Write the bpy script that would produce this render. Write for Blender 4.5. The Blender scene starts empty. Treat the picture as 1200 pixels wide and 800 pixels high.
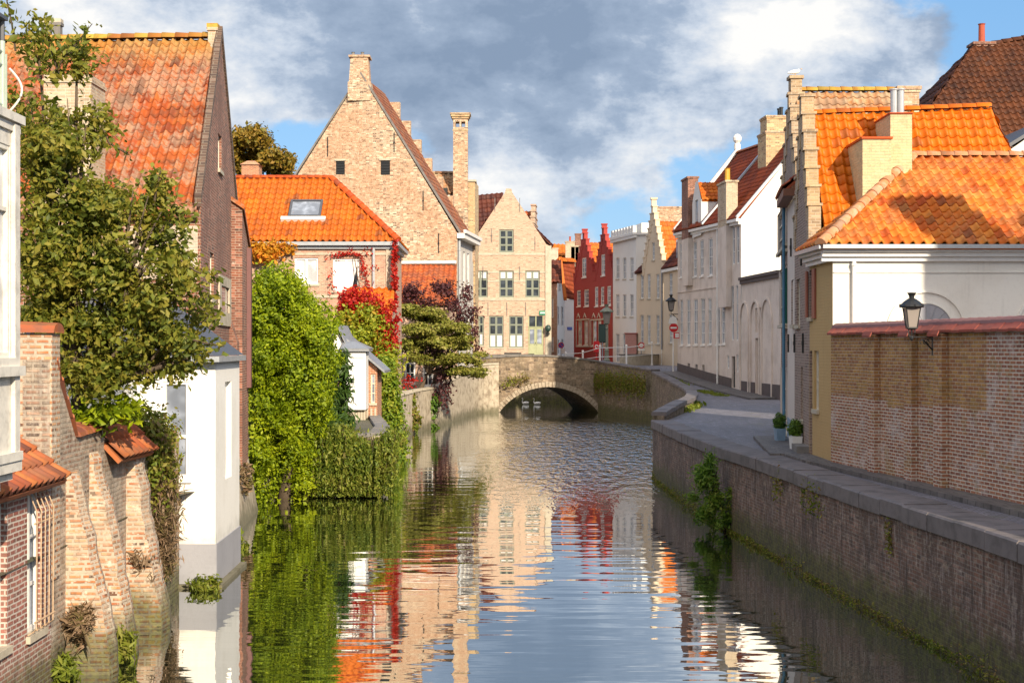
import bpy, bmesh, math, random
import numpy as np
from mathutils import Vector, Matrix, noise as mnoise
random.seed(7); rng = np.random.default_rng(11)
scene = bpy.context.scene
col = scene.collection
R = math.radians
F, HC, YH = 1667.0, 4.8, 405.0      # focal length in photo pixels, eye height, horizon row

# ---------------------------------------------------------------- camera
cam_d = bpy.data.cameras.new("camera"); cam = bpy.data.objects.new("camera", cam_d); col.objects.link(cam)
cam.location = (0, 0, HC); cam.rotation_euler = (R(90), 0, 0)
cam_d.sensor_width = 36; cam_d.lens = 50.0; cam_d.shift_y = 5/1200.0
cam_d.clip_start = .1; cam_d.clip_end = 3000
scene.camera = cam

# ---------------------------------------------------------------- light
SUN_EL, SUN_AZ = R(25), math.atan2(.40, -.92)     # azimuth from +Y towards +X
sdir = Vector((math.sin(SUN_AZ)*math.cos(SUN_EL), math.cos(SUN_AZ)*math.cos(SUN_EL), math.sin(SUN_EL)))
sl = bpy.data.lights.new("sun", 'SUN'); sl.energy = 5.0; sl.angle = R(.5); sl.color = (1, .86, .66)
so = bpy.data.objects.new("sun", sl); col.objects.link(so); so.location = (30, -60, 60)
so.rotation_euler = (-sdir).to_track_quat('-Z', 'Y').to_euler()
vs = scene.view_settings; vs.view_transform = 'Standard'; vs.look = 'None'; vs.exposure = .5; vs.gamma = 1; vs.use_curve_mapping = False
scene.cycles.max_bounces = 7; scene.cycles.diffuse_bounces = 3; scene.cycles.glossy_bounces = 3
scene.cycles.transmission_bounces = 3; scene.cycles.transparent_max_bounces = 4
scene.cycles.use_denoising = True; scene.cycles.sample_clamp_indirect = 6; scene.cycles.caustics_reflective = False

# ---------------------------------------------------------------- node helper
class NT:
    def __init__(s, tree): s.t = tree; s.n = tree.nodes; s.l = tree.links
    def node(s, typ, **kw):
        n = s.n.new(typ)
        for k, v in kw.items(): setattr(n, k, v)
        return n
    def put(s, sock, v):
        if isinstance(v, bpy.types.NodeSocket): s.l.new(v, sock)
        elif v is not None:
            if sock.type == 'RGBA' and not isinstance(v, (int, float)) and len(v) == 3: v = (*v, 1)
            sock.default_value = v
    def m(s, op, a, b=None, c=None, clamp=False):
        n = s.node('ShaderNodeMath', operation=op); n.use_clamp = clamp
        s.put(n.inputs[0], a)
        if b is not None: s.put(n.inputs[1], b)
        if c is not None: s.put(n.inputs[2], c)
        return n.outputs[0]
    def mix(s, f, a, b, blend='MIX'):
        n = s.node('ShaderNodeMix', data_type='RGBA', blend_type=blend)
        s.put(n.inputs[0], f); s.put(n.inputs[6], a); s.put(n.inputs[7], b)
        return n.outputs[2]
    def noise(s, vec, scale, detail=3, rough=.55, dim='3D'):
        n = s.node('ShaderNodeTexNoise', noise_dimensions=dim)
        s.put(n.inputs['Vector'], vec); s.put(n.inputs['Scale'], scale); n.inputs['Detail'].default_value = detail
        n.inputs['Roughness'].default_value = rough
        return n.outputs[0]
    def ramp(s, fac, stops, interp='LINEAR'):
        n = s.node('ShaderNodeValToRGB'); cr = n.color_ramp; cr.interpolation = interp
        while len(cr.elements) < len(stops): cr.elements.new(.5)
        for e, (p, c) in zip(cr.elements, stops):
            e.position = p; e.color = (c, c, c, 1) if isinstance(c, (int, float)) else (*c, 1)
        s.put(n.inputs[0], fac); return n.outputs[0]
    def step(s, x, lo, hi):
        n = s.node('ShaderNodeMapRange', interpolation_type='SMOOTHSTEP'); n.clamp = True
        s.put(n.inputs[0], x); s.put(n.inputs[1], lo); s.put(n.inputs[2], hi)
        return n.outputs[0]
    def scalev(s, vec, k):
        n = s.node('ShaderNodeVectorMath', operation='MULTIPLY'); s.put(n.inputs[0], vec); n.inputs[1].default_value = k
        return n.outputs[0]
    def bump(s, h, strength=.5, dist=.02):
        n = s.node('ShaderNodeBump'); n.inputs['Strength'].default_value = strength; n.inputs['Distance'].default_value = dist
        s.put(n.inputs['Height'], h); return n.outputs[0]

def sepxyz(N, v):
    n = N.node('ShaderNodeSeparateXYZ'); N.put(n.inputs[0], v); return n.outputs

# ---------------------------------------------------------------- sky with clouds
w = bpy.data.worlds.new("World"); scene.world = w; w.use_nodes = True
N = NT(w.node_tree); N.n.clear()
sky = N.node('ShaderNodeTexSky', sky_type='NISHITA'); sky.sun_disc = False
sky.sun_elevation = SUN_EL; sky.sun_rotation = SUN_AZ; sky.air_density = 1.0; sky.dust_density = .6; sky.ozone_density = 1.6
tc = N.node('ShaderNodeTexCoord').outputs['Generated']
X_, Y_, Z_ = sepxyz(N, tc)
warp = N.noise(N.scalev(tc, (5, 5, 9)), 1.0, 3); warp2 = N.noise(N.scalev(tc, (6, 5, -8)), 1.1, 3)
comb = N.node('ShaderNodeCombineXYZ')
N.put(comb.inputs[0], N.m('MULTIPLY_ADD', X_, 5.2, N.m('MULTIPLY', warp, .12)))
N.put(comb.inputs[1], N.m('MULTIPLY', Y_, 3.0))
N.put(comb.inputs[2], N.m('MULTIPLY_ADD', Z_, 8.0, N.m('MULTIPLY', warp2, .12)))
nz = N.noise(comb.outputs[0], 1.5, 9, .58)
nz2 = N.noise(N.scalev(comb.outputs[0], (1.1, 1.1, 1.2)), 2.2, 9, .62)
def blob(px, py, sx, sy):
    a, b = (px-600)/F, (405-py)/F
    u = N.m('DIVIDE', N.m('SUBTRACT', X_, a), sx/F); v = N.m('DIVIDE', N.m('SUBTRACT', Z_, b), sy/F)
    return N.m('EXPONENT', N.m('MULTIPLY', N.m('ADD', N.m('MULTIPLY', u, u), N.m('MULTIPLY', v, v)), -1.0))
def addn(*xs):
    r = xs[0]
    for x in xs[1:]: r = N.m('ADD', r, x)
    return r
def k(x, a): return N.m('MULTIPLY', x, a)
cov = addn(nz, k(blob(520, 50, 400, 110), .34), k(blob(890, 50, 120, 60), .28), k(blob(610, 235, 160, 60), .12),
           k(blob(150, 60, 250, 90), .2), k(blob(1075, 90, 50, 60), .22), k(blob(330, 200, 70, 30), .05),
           k(blob(1110, 40, 90, 140), -.24), k(blob(480, 170, 160, 22), -.02), k(blob(320, 180, 120, 35), -.12), k(blob(60, 10, 60, 40), -.06), k(blob(760, 250, 70, 50), -.10))
high = N.step(Z_, .17, .34)
mask = N.step(N.m('SUBTRACT', cov, k(high, .16)), .49, .60)
brt = addn(nz2, k(cov, .18), -.095, k(blob(890, 50, 100, 45), .26), k(blob(650, 235, 170, 42), .15), k(blob(110, 20, 150, 40), .14),
           k(blob(290, 120, 110, 35), .17), k(blob(600, 35, 260, 60), -.22), k(blob(500, 110, 240, 50), -.13), k(blob(1065, 55, 60, 30), -.1), k(blob(200, 30, 90, 60), -.08))
ccol = N.ramp(brt, [(.30, (1.5, 1.95, 2.7)), (.46, (2.2, 2.7, 3.5)), (.56, (3.7, 4.1, 4.7)), (.74, (6.2, 6.05, 5.8))])
low = N.step(Z_, .13, .02)
ccol = N.mix(k(low, .6), ccol, (5.0, 5.5, 6.0))
blue = N.mix(.7, sky.outputs[0], (1.1, 2.7, 5.0))
skyc = N.mix(N.m('MULTIPLY', mask, .94), blue, ccol)
skyc = N.mix(N.m('MULTIPLY', N.m('MULTIPLY', N.step(Z_, .20, .5), N.step(Y_, .45, -.25)), .85), skyc, (10.5, 9.4, 8.5))      # bright cloud deck added overhead and behind the view, lifts the shadow fill
# below the horizon: dull
skyc = N.mix(N.step(Z_, .0, -.05), skyc, (1.2, 1.2, 1.1))
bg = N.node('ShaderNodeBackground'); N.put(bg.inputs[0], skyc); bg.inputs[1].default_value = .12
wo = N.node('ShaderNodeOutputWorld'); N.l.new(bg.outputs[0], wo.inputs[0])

# ---------------------------------------------------------------- materials
def newmat(name):
    m = bpy.data.materials.new(name); m.use_nodes = True; N = NT(m.node_tree); N.n.clear()
    b = N.node('ShaderNodeBsdfPrincipled'); o = N.node('ShaderNodeOutputMaterial'); N.l.new(b.outputs[0], o.inputs[0])
    return m, N, b
def uvpos(N):
    return N.node('ShaderNodeTexCoord').outputs['UV'], N.node('ShaderNodeNewGeometry').outputs['Position']

def brick(name, c1, c2, mortar, patch=None, patch_amt=.0, speck=.35, bw=.21, bh=.07, ms=.012, wash=0.0, damp=.0, rough=.9, patch_scale=.6, dark=(.05, .035, .03), vstreak=0., mottle=0.):
    m, N, b = newmat(name); uv, pos = uvpos(N)
    wob = N.noise(pos, 3.0, 2)
    bt = N.node('ShaderNodeTexBrick'); bt.offset = .5
    uvw = N.node('ShaderNodeVectorMath', operation='ADD'); N.put(uvw.inputs[0], uv)
    cw = N.node('ShaderNodeCombineXYZ'); N.put(cw.inputs[1], N.m('MULTIPLY', wob, .03)); N.l.new(cw.outputs[0], uvw.inputs[1])
    N.put(bt.inputs['Vector'], uvw.outputs[0]); N.put(bt.inputs['Color1'], c1); N.put(bt.inputs['Color2'], c2); N.put(bt.inputs['Mortar'], mortar)
    bt.inputs['Scale'].default_value = 1; bt.inputs['Mortar Size'].default_value = ms; bt.inputs['Brick Width'].default_value = bw
    bt.inputs['Row Height'].default_value = bh; bt.inputs['Mortar Smooth'].default_value = .3
    bt2 = N.node('ShaderNodeTexBrick'); bt2.offset = .5; N.put(bt2.inputs['Vector'], uvw.outputs[0])
    N.put(bt2.inputs['Color1'], (0, 0, 0)); N.put(bt2.inputs['Color2'], (1, 1, 1)); N.put(bt2.inputs['Mortar'], (.3, .3, .3)); bt2.inputs['Bias'].default_value = 0
    bt2.inputs['Scale'].default_value = 1; bt2.inputs['Brick Width'].default_value = bw; bt2.inputs['Row Height'].default_value = bh; bt2.inputs['Mortar Size'].default_value = ms
    c = bt.outputs[0]
    vn = N.node('ShaderNodeTexWhiteNoise', noise_dimensions='2D')
    fl = N.node('ShaderNodeVectorMath', operation='FLOOR'); N.put(fl.inputs[0], N.scalev(uvw.outputs[0], (1/bw*1.0, 1/bh, 0))); N.l.new(fl.outputs[0], vn.inputs['Vector'])
    nonm = N.m('SUBTRACT', 1.0, bt.outputs[1])
    c = N.mix(N.m('MULTIPLY', N.m('MULTIPLY', N.step(vn.outputs[0], .80, .95), nonm), speck*1.5, clamp=True), c, dark)
    c = N.mix(N.m('MULTIPLY', N.m('MULTIPLY', N.step(vn.outputs[0], .22, .08), nonm), speck, clamp=True), c, tuple(min(.75, x*1.6+.08) for x in c1))
    big = N.noise(pos, patch_scale, 4, .6)
    if patch: c = N.mix(N.m('MULTIPLY', N.step(big, .5-.1, .5+.12), patch_amt), c, patch)
    fine = N.noise(pos, 9, 4, .7)
    c = N.mix(N.m('MULTIPLY', N.step(fine, .44, .66), .35), c, N.mix(.55, c, (.02, .016, .014)))
    if mottle:
        mo = N.noise(pos, 5.5, 6, .8); c = N.mix(N.m('MULTIPLY', N.step(mo, .53, .60), mottle), c, (.15, .085, .05)); c = N.mix(N.m('MULTIPLY', N.step(mo, .47, .40), mottle*.8), c, (.66, .54, .40))
    if wash: 
        wn = N.noise(pos, 4.5, 6, .75); c = N.mix(N.m('MULTIPLY', N.step(wn, .60-wash*.35, .74-wash*.2), .7), c, tuple(min(.8, x*1.5+.1) for x in mortar))
    if vstreak:
        vsn = N.noise(N.scalev(pos, (3.0, 3.0, .35)), 1.6, 4, .65); c = N.mix(N.m('MULTIPLY', N.step(vsn, .52, .66), vstreak), c, (.035, .027, .024))
        vs2 = N.noise(N.scalev(pos, (5.0, 5.0, .9)), 2.4, 6, .8); c = N.mix(N.m('MULTIPLY', N.step(vs2, .50, .64), vstreak*.85), c, (.42, .35, .32))
    if damp:
        z = sepxyz(N, pos)[2]; dn = N.noise(pos, 2.5, 4)
        f = N.step(N.m('ADD', z, N.m('MULTIPLY', dn, -.9)), damp, -.15)
        c = N.mix(N.m('MULTIPLY', f, .8), c, N.mix(N.step(fine, .4, .6), (.035, .035, .015), (.10, .11, .02)))
    N.put(b.inputs['Base Color'], c); b.inputs['Roughness'].default_value = rough
    N.put(b.inputs['Normal'], N.bump(N.m('ADD', N.m('MULTIPLY', bt.outputs[1], -1.0), N.m('MULTIPLY', fine, .6)), .7, .012))
    return m

def plaster(name, c, c2=None, amt=.35, scale=1.2, rough=.85, streak=.15, damp=0, bricky=False):
    m, N, b = newmat(name); uv, pos = uvpos(N)
    c2 = c2 or tuple(x*.7 for x in c)
    n1 = N.noise(pos, scale, 5, .6); n2 = N.noise(pos, 14, 4, .65)
    cc = N.mix(N.m('MULTIPLY', N.step(n1, .42, .68), amt), c, c2)
    vsn = N.noise(N.scalev(pos, (5.0, 5.0, .5)), 1.5, 4, .6)
    cc = N.mix(N.m('MULTIPLY', N.step(vsn, .55, .72), streak), cc, tuple(x*.45 for x in c))
    cc = N.mix(N.m('MULTIPLY', N.step(n2, .5, .75), .12), cc, tuple(x*.5 for x in c))
    if damp:
        z = sepxyz(N, pos)[2]; dn = N.noise(pos, 2.5, 4)
        cc = N.mix(N.m('MULTIPLY', N.step(N.m('ADD', z, N.m('MULTIPLY', dn, -.9)), damp, -.35), .75), cc, (.07, .07, .03))
    N.put(b.inputs['Base Color'], cc); b.inputs['Roughness'].default_value = rough
    h = n2
    if bricky:
        bt = N.node('ShaderNodeTexBrick'); N.put(bt.inputs['Vector'], uv); bt.inputs['Scale'].default_value = 1
        bt.inputs['Brick Width'].default_value = .21; bt.inputs['Row Height'].default_value = .07; bt.inputs['Mortar Size'].default_value = .01
        h = N.m('ADD', N.m('MULTIPLY', bt.outputs[1], -1.3), n2)
    N.put(b.inputs['Normal'], N.bump(h, .5, .01))
    return m

def tiles(name, cols, lichen=None, lamt=.4, rough=.7, dark=None, damt=.0, lscale=1.0, topmoss=None):
    m, N, b = newmat(name); uv, pos = uvpos(N)
    fl = N.node('ShaderNodeVectorMath', operation='FLOOR'); N.put(fl.inputs[0], uv)
    wn = N.node('ShaderNodeTexWhiteNoise', noise_dimensions='2D'); N.l.new(fl.outputs[0], wn.inputs['Vector'])
    n = len(cols)
    c = N.ramp(wn.outputs[0], [(i/(n-1) if n > 1 else 0, cc) for i, cc in enumerate(cols)])
    f = N.noise(pos, 7, 5, .7)
    if lichen: c = N.mix(N.m('MULTIPLY', N.step(N.m('ADD', N.m('MULTIPLY', N.noise(pos, lscale, 4, .6), .55), N.m('MULTIPLY', f, .5)), .47, .60), lamt), c, lichen)
    if topmoss:
        zt_ = sepxyz(N, pos)[2]; c = N.mix(N.m('MULTIPLY', N.step(N.m('ADD', zt_, N.m('MULTIPLY', f, 1.2)), topmoss, topmoss+1.3), .75), c, (.40, .23, .05))
    if dark: c = N.mix(N.m('MULTIPLY', N.step(N.noise(pos, 1.4, 5, .7), .52, .64), damt), c, dark)
    wn2 = N.node('ShaderNodeTexWhiteNoise', noise_dimensions='2D')
    N.put(wn2.inputs['Vector'], N.scalev(fl.outputs[0], (1.7, 2.3, 0)))
    c = N.mix(N.m('MULTIPLY', N.step(wn2.outputs[0], .9, .97), .5), c, (.06, .035, .03))
    c = N.mix(N.m('MULTIPLY', N.step(f, .5, .72), .25), c, (.09, .04, .02))
    N.put(b.inputs['Base Color'], c); b.inputs['Roughness'].default_value = rough; b.inputs['Specular IOR Level'].default_value = .2
    N.put(b.inputs['Normal'], N.bump(f, .3, .008))
    return m

def plain(name, c, rough=.6, metal=0., var=.15, spec=.5):
    m, N, b = newmat(name); uv, pos = uvpos(N)
    n = N.noise(pos, 6, 4, .65)
    N.put(b.inputs['Base Color'], N.mix(N.m('MULTIPLY', N.step(n, .4, .7), var*2, clamp=True), c, tuple(x*.55 for x in c)))
    b.inputs['Roughness'].default_value = rough; b.inputs['Metallic'].default_value = metal
    b.inputs['Specular IOR Level'].default_value = spec
    N.put(b.inputs['Normal'], N.bump(N.noise(pos, 30, 3), .15, .004))
    return m

def leafmat(name, stops, trans=.25, rough=.55, posvar=None):
    m, N, b = newmat(name)
    g = N.node('ShaderNodeNewGeometry')
    fac = N.m('ADD', N.m('MULTIPLY', g.outputs['Random Per Island'], .65), N.m('MULTIPLY', N.step(N.noise(g.outputs['Position'], posvar or 1.3, 3), .35, .65), .35))
    c = N.ramp(fac, [(i/(len(stops)-1), s) for i, s in enumerate(stops)])
    N.put(b.inputs['Base Color'], c); b.inputs['Roughness'].default_value = rough; b.inputs['Specular IOR Level'].default_value = .35
    tr = N.node('ShaderNodeBsdfTranslucent'); N.put(tr.inputs[0], N.mix(.5, c, N.scalev(c, (1.5, 1.6, .6))))
    mx = N.node('ShaderNodeMixShader'); mx.inputs[0].default_value = trans
    N.l.new(b.outputs[0], mx.inputs[1]); N.l.new(tr.outputs[0], mx.inputs[2])
    out = [n for n in N.n if n.type == 'OUTPUT_MATERIAL'][0]; N.l.new(mx.outputs[0], out.inputs[0])
    return m

def glassmat(name, c=(.02, .025, .03), rough=.05):
    m, N, b = newmat(name); uv, pos = uvpos(N)
    n = N.noise(pos, 1.2, 3)
    N.put(b.inputs['Base Color'], N.mix(N.step(n, .4, .65), c, tuple(x*2.2+.01 for x in c)))
    b.inputs['Roughness'].default_value = rough; b.inputs['IOR'].default_value = 1.5
    N.put(b.inputs['Normal'], N.bump(N.noise(pos, 1.6, 2), .12, .02))
    return m

M = {}
M['glass'] = glassmat('window_glass'); M['curtain'] = glassmat('curtained_glass', (.42, .43, .44), .12)
M['glass_grey'] = glassmat('grey_glass', (.16, .18, .22), .1)
M['white_paint'] = plain('white_paint', (.78, .76, .72), .5, var=.08)
M['cream_paint'] = plain('cream_paint', (.62, .56, .45), .6)
M['green_paint'] = plain('grey_green_paint', (.20, .22, .17), .5)
M['dark_green'] = plain('dark_green_paint', (.02, .05, .04), .5)
M['teal_green'] = plain('green_shutter_paint', (.03, .22, .15), .5)
M['brown_wood'] = plain('brown_wood', (.16, .06, .03), .6)
M['red_wood'] = plain('red_brown_shutter', (.30, .09, .05), .6)
M['black_iron'] = plain('black_iron', (.012, .013, .014), .45)
M['grey_metal'] = plain('grey_metal', (.30, .31, .33), .4, .3)
M['zinc'] = plain('zinc', (.42, .44, .46), .4, .3)
M['slate'] = plain('slate', (.075, .08, .095), .5)
M['rust'] = plain('rusty_white_iron', (.55, .38, .24), .7, var=.4)
M['stone'] = plaster('pale_stone', (.50, .44, .34), (.33, .28, .2), .6, 3)
M['grey_stone'] = plaster('grey_stone', (.20, .185, .17), (.10, .09, .085), .6, 2.5)
M['coping_stone'] = plaster('dark_bluestone_coping', (.15, .13, .13), (.075, .068, .065), .8, 2.6, .7)
M['wood_bark'] = plaster('bark', (.10, .07, .045), (.05, .035, .02), .6, 5)
M['blue_pipe'] = plain('blue_paint', (.05, .16, .26), .5)
M['pale_blue'] = plain('pale_blue_paint', (.20, .30, .40), .6)
M['yellow_pot'] = plain('yellow_clay', (.55, .30, .03), .6)
M['red_pot'] = plain('red_clay', (.38, .07, .03), .7)
M['red_enamel'] = plain('red_enamel', (.55, .01, .015), .35, var=.03)
M['blue_enamel'] = plain('blue_enamel', (.02, .05, .35), .35, var=.03)
M['green_enamel'] = plain('green_enamel', (.03, .24, .14), .4, var=.03)

# ---------------------------------------------------------------- mesh helpers
def tag(o, label=None, cat=None, group=None, kind=None):
    if label: o['label'] = label
    if cat: o['category'] = cat
    if group: o['group'] = group
    if kind: o['kind'] = kind
    return o
def empty(name, loc, label, cat, group=None):
    o = bpy.data.objects.new(name, None); col.objects.link(o); o.location = loc; o.empty_display_size = .3
    return tag(o, label, cat, group)
def wloc(o):
    v = Vector((0, 0, 0))
    while o is not None: v += o.location; o = o.parent
    return v
def boxuv(bm):
    uvl = bm.loops.layers.uv.verify()
    for f in bm.faces:
        n = f.normal
        if n.length < 1e-6: continue
        if abs(n.z) > .95: t = Vector((1, 0, 0)); s = Vector((0, 1, 0))
        else:
            t = Vector((-n.y, n.x, 0)).normalized(); s = n.cross(t)
            if s.z < 0: s = -s
        for lp in f.loops:
            p = lp.vert.co; lp[uvl].uv = (p.dot(t), p.dot(s))
def obj(name, bm, mat, parent=None, loc=None, uv=True, smooth=False):
    """world-coordinate bmesh -> one mesh object"""
    bm.normal_update()
    if uv: boxuv(bm)
    base = wloc(parent) if parent is not None else Vector(loc or (0, 0, 0))
    bmesh.ops.translate(bm, verts=bm.verts, vec=-base)
    me = bpy.data.meshes.new(name); bm.to_mesh(me); bm.free()
    o = bpy.data.objects.new(name, me); col.objects.link(o)
    for m in (mat if isinstance(mat, (list, tuple)) else [mat]):
        me.materials.append(M[m] if isinstance(m, str) else m)
    if smooth: me.polygons.foreach_set('use_smooth', [True]*len(me.polygons))
    if parent is not None: o.parent = parent
    else: o.location = base
    return o
def nb(): return bmesh.new()
def quad(bm, *ps, mi=0):
    f = bm.faces.new([bm.verts.new(p) for p in ps]); f.material_index = mi; return f
def box(bm, p0, p1, mi=0):
    x0, y0, z0 = p0; x1, y1, z1 = p1
    hexa(bm, [(x0, y0, z0), (x1, y0, z0), (x1, y1, z0), (x0, y1, z0)], [(x0, y0, z1), (x1, y0, z1), (x1, y1, z1), (x0, y1, z1)], mi)
def hexa(bm, bot, top, mi=0):
    n = len(bot); a = [bm.verts.new(p) for p in bot]; b = [bm.verts.new(p) for p in top]
    fs = [bm.faces.new(a[::-1]), bm.faces.new(b)]
    for i in range(n): fs.append(bm.faces.new((a[i], a[(i+1) % n], b[(i+1) % n], b[i])))
    for f in fs: f.material_index = mi
    return fs
def obox(bm, o, d, n, u0, u1, w0, w1, z0, z1, mi=0):
    """box along direction d (unit xy), n outward; w is offset along n"""
    o = Vector((o[0], o[1], 0)); d = Vector((d[0], d[1], 0)); n = Vector((n[0], n[1], 0))
    q = lambda u, w, z: o + d*u + n*w + Vector((0, 0, z))
    hexa(bm, [q(u0, w1, z0), q(u1, w1, z0), q(u1, w0, z0), q(u0, w0, z0)], [q(u0, w1, z1), q(u1, w1, z1), q(u1, w0, z1), q(u0, w0, z1)], mi)
def prism(bm, poly, vec, mi=0):
    """extrude a planar polygon (list of Vectors) by vec"""
    a = [bm.verts.new(Vector(p)) for p in poly]; b = [bm.verts.new(Vector(p)+Vector(vec)) for p in poly]; n = len(a)
    f1 = bm.faces.new(a); f2 = bm.faces.new(b[::-1]); fs = [f1, f2]
    for i in range(n): fs.append(bm.faces.new((a[(i+1) % n], a[i], b[i], b[(i+1) % n])))
    for f in fs: f.material_index = mi
    bmesh.ops.recalc_face_normals(bm, faces=fs)
def tube(bm, pts, radii, seg=8, cap=True):
    pts = [Vector(p) for p in pts]; rings = []
    if isinstance(radii, (int, float)): radii = [radii]*len(pts)
    for i, p in enumerate(pts):
        t = (pts[min(i+1, len(pts)-1)] - pts[max(i-1, 0)]).normalized()
        a = Vector((0, 0, 1)) if abs(t.z) < .9 else Vector((1, 0, 0))
        u = t.cross(a).normalized(); v = t.cross(u)
        rings.append([bm.verts.new(p + (u*math.cos(2*math.pi*k/seg) + v*math.sin(2*math.pi*k/seg))*radii[i]) for k in range(seg)])
    for i in range(len(rings)-1):
        for k in range(seg):
            bm.faces.new((rings[i][k], rings[i][(k+1) % seg], rings[i+1][(k+1) % seg], rings[i+1][k]))
    if cap:
        bm.faces.new(rings[0][::-1]); bm.faces.new(rings[-1])
def lathe(bm, c, prof, seg=12, sq=False, mi=0):
    """profile [(r,z)] round vertical axis at c"""
    rings = []
    off = math.pi/4 if seg == 4 else 0
    for r, z in prof:
        rings.append([bm.verts.new((c[0]+r*math.cos(2*math.pi*k/seg+off), c[1]+r*math.sin(2*math.pi*k/seg+off), c[2]+z)) for k in range(seg)])
    for i in range(len(rings)-1):
        for k in range(seg):
            f = bm.faces.new((rings[i][k], rings[i][(k+1) % seg], rings[i+1][(k+1) % seg], rings[i+1][k])); f.material_index = mi
    for r in (rings[0][::-1], rings[-1]):
        try: f = bm.faces.new(r); f.material_index = mi
        except Exception: pass

def PX(px, Y): return (px-600)/F*Y
def PZ(py, Y): return HC-(py-YH)/F*Y
def P(px, py, Y): return Vector((PX(px, Y), Y, PZ(py, Y)))

class Side:
    """a vertical wall face seen from outside, a = left end, b = right end"""
    def __init__(s, a, b):
        s.a = Vector(a[:2]); s.b = Vector(b[:2]); v = s.b-s.a; s.L = v.length; s.d = v/s.L; s.n = Vector((s.d.y, -s.d.x))
        s.holes = []; s.out = None
    def u(s, px):
        kx = (px-600)/F; return (kx*s.a.y-s.a.x)/(s.d.x-kx*s.d.y)
    def Y(s, u): return s.a.y+s.d.y*u
    def rect(s, px0, py0, px1, py1):
        u0, u1 = sorted((s.u(px0), s.u(px1))); Y = s.Y((u0+u1)/2)
        return (u0, PZ(max(py0, py1), Y), u1, PZ(min(py0, py1), Y))
    def at(s, u, z, w=0):
        p = s.a+s.d*u+s.n*w; return Vector((p.x, p.y, z))
    def box(s, bm, u0, u1, w0, w1, z0, z1, mi=0): obox(bm, s.a, s.d, s.n, u0, u1, w0, w1, z0, z1, mi)
    def flat(s, z0, z1a, z1b=None):
        s.out = [(0, z0), (s.L, z0), (s.L, z1b if z1b is not None else z1a), (0, z1a)]; return s
    def gable(s, z0, ze, za, ua=None, ze2=None):
        s.out = [(0, z0), (s.L, z0), (s.L, ze if ze2 is None else ze2), (s.L/2 if ua is None else ua, za), (0, ze)]; return s
    def stepped(s, z0, ze, za, n, topw=.5, ua=None, step0=0.):
        L = s.L; c = L/2 if ua is None else ua; lt = []
        for i in range(n):          # left foot upward
            u = (c-topw/2)*(i/n); z = ze+(za-ze)*((i+1)/(n+1)); lt += [(u, z-(za-ze)/(n+1) if i == 0 else z-(za-ze)/(n+1)), (u, z)]
        left = []; 
        for i in range(n):
            u0 = (c-topw/2)*(i/n); zz = ze+(za-ze)*((i+1)/(n+1)); left.append((u0, ze+(za-ze)*(i/(n+1)) if i else ze)); left.append((u0, zz))
        left.append((c-topw/2, ze+(za-ze)*(n/(n+1)))); left.append((c-topw/2, za))
        right = []
        for i in range(n):
            u0 = L-(L-c-topw/2)*(i/n); zz = ze+(za-ze)*((i+1)/(n+1)); right.append((u0, ze+(za-ze)*(i/(n+1)) if i else ze)); right.append((u0, zz))
        right.append((c+topw/2, ze+(za-ze)*(n/(n+1)))); right.append((c+topw/2, za))
        s.out = [(0, z0), (L, z0)]+right+left[::-1]; s.steps = (left, right); return s

def wall_face(bm, s, reveal=.14, mi=0, w=0, thick=None):
    """vertical polygon with rectangular openings and their reveals; concave outlines are cut in columns"""
    out = s.out; us = sorted(set([round(u, 4) for u, z in out]+[round(v, 4) for h in s.holes for v in (h[0], h[2])]))
    us = [u for u in us if -1e-6 <= u]
    def spans(u0, u1):   # z intervals of outline over column [u0,u1]
        um = (u0+u1)/2; zs = []
        n = len(out)
        for i in range(n):
            (ua, za), (ub, zb) = out[i], out[(i+1) % n]
            if (ua < um < ub) or (ub < um < ua):
                g = lambda u: za+(zb-za)*(u-ua)/(ub-ua)
                zs.append((g(um), g(u0), g(u1)))
        zs.sort(); return [(zs[i], zs[i+1]) for i in range(0, len(zs)-1, 2)]
    for u0, u1 in zip(us[:-1], us[1:]):
        if u1-u0 < 1e-4: continue
        for lo, hi in spans(u0, u1):
            hs = sorted([h for h in s.holes if h[0] <= u0+1e-3 and h[2] >= u1-1e-3], key=lambda h: h[1])
            a0, a1 = lo[1], lo[2]
            for h in hs:
                quad(bm, s.at(u0, a0, w), s.at(u1, a1, w), s.at(u1, h[1], w), s.at(u0, h[1], w), mi=mi); a0 = a1 = h[3]
            tri = [s.at(u0, a0, w), s.at(u1, a1, w)]
            if abs(hi[2]-a1) > 1e-5: tri.append(s.at(u1, hi[2], w))
            if abs(hi[1]-a0) > 1e-5: tri.append(s.at(u0, hi[1], w))
            if len(tri) > 2: quad(bm, *tri, mi=mi)
    for (u0, z0, u1, z1) in s.holes:
        r = reveal
        A = [s.at(u0, z0, w), s.at(u1, z0, w), s.at(u1, z1, w), s.at(u0, z1, w)]; B = [s.at(u0, z0, w-r), s.at(u1, z0, w-r), s.at(u1, z1, w-r), s.at(u0, z1, w-r)]
        for i in range(4):
            j = (i+1) % 4; quad(bm, A[j], A[i], B[i], B[j], mi=mi)

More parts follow.
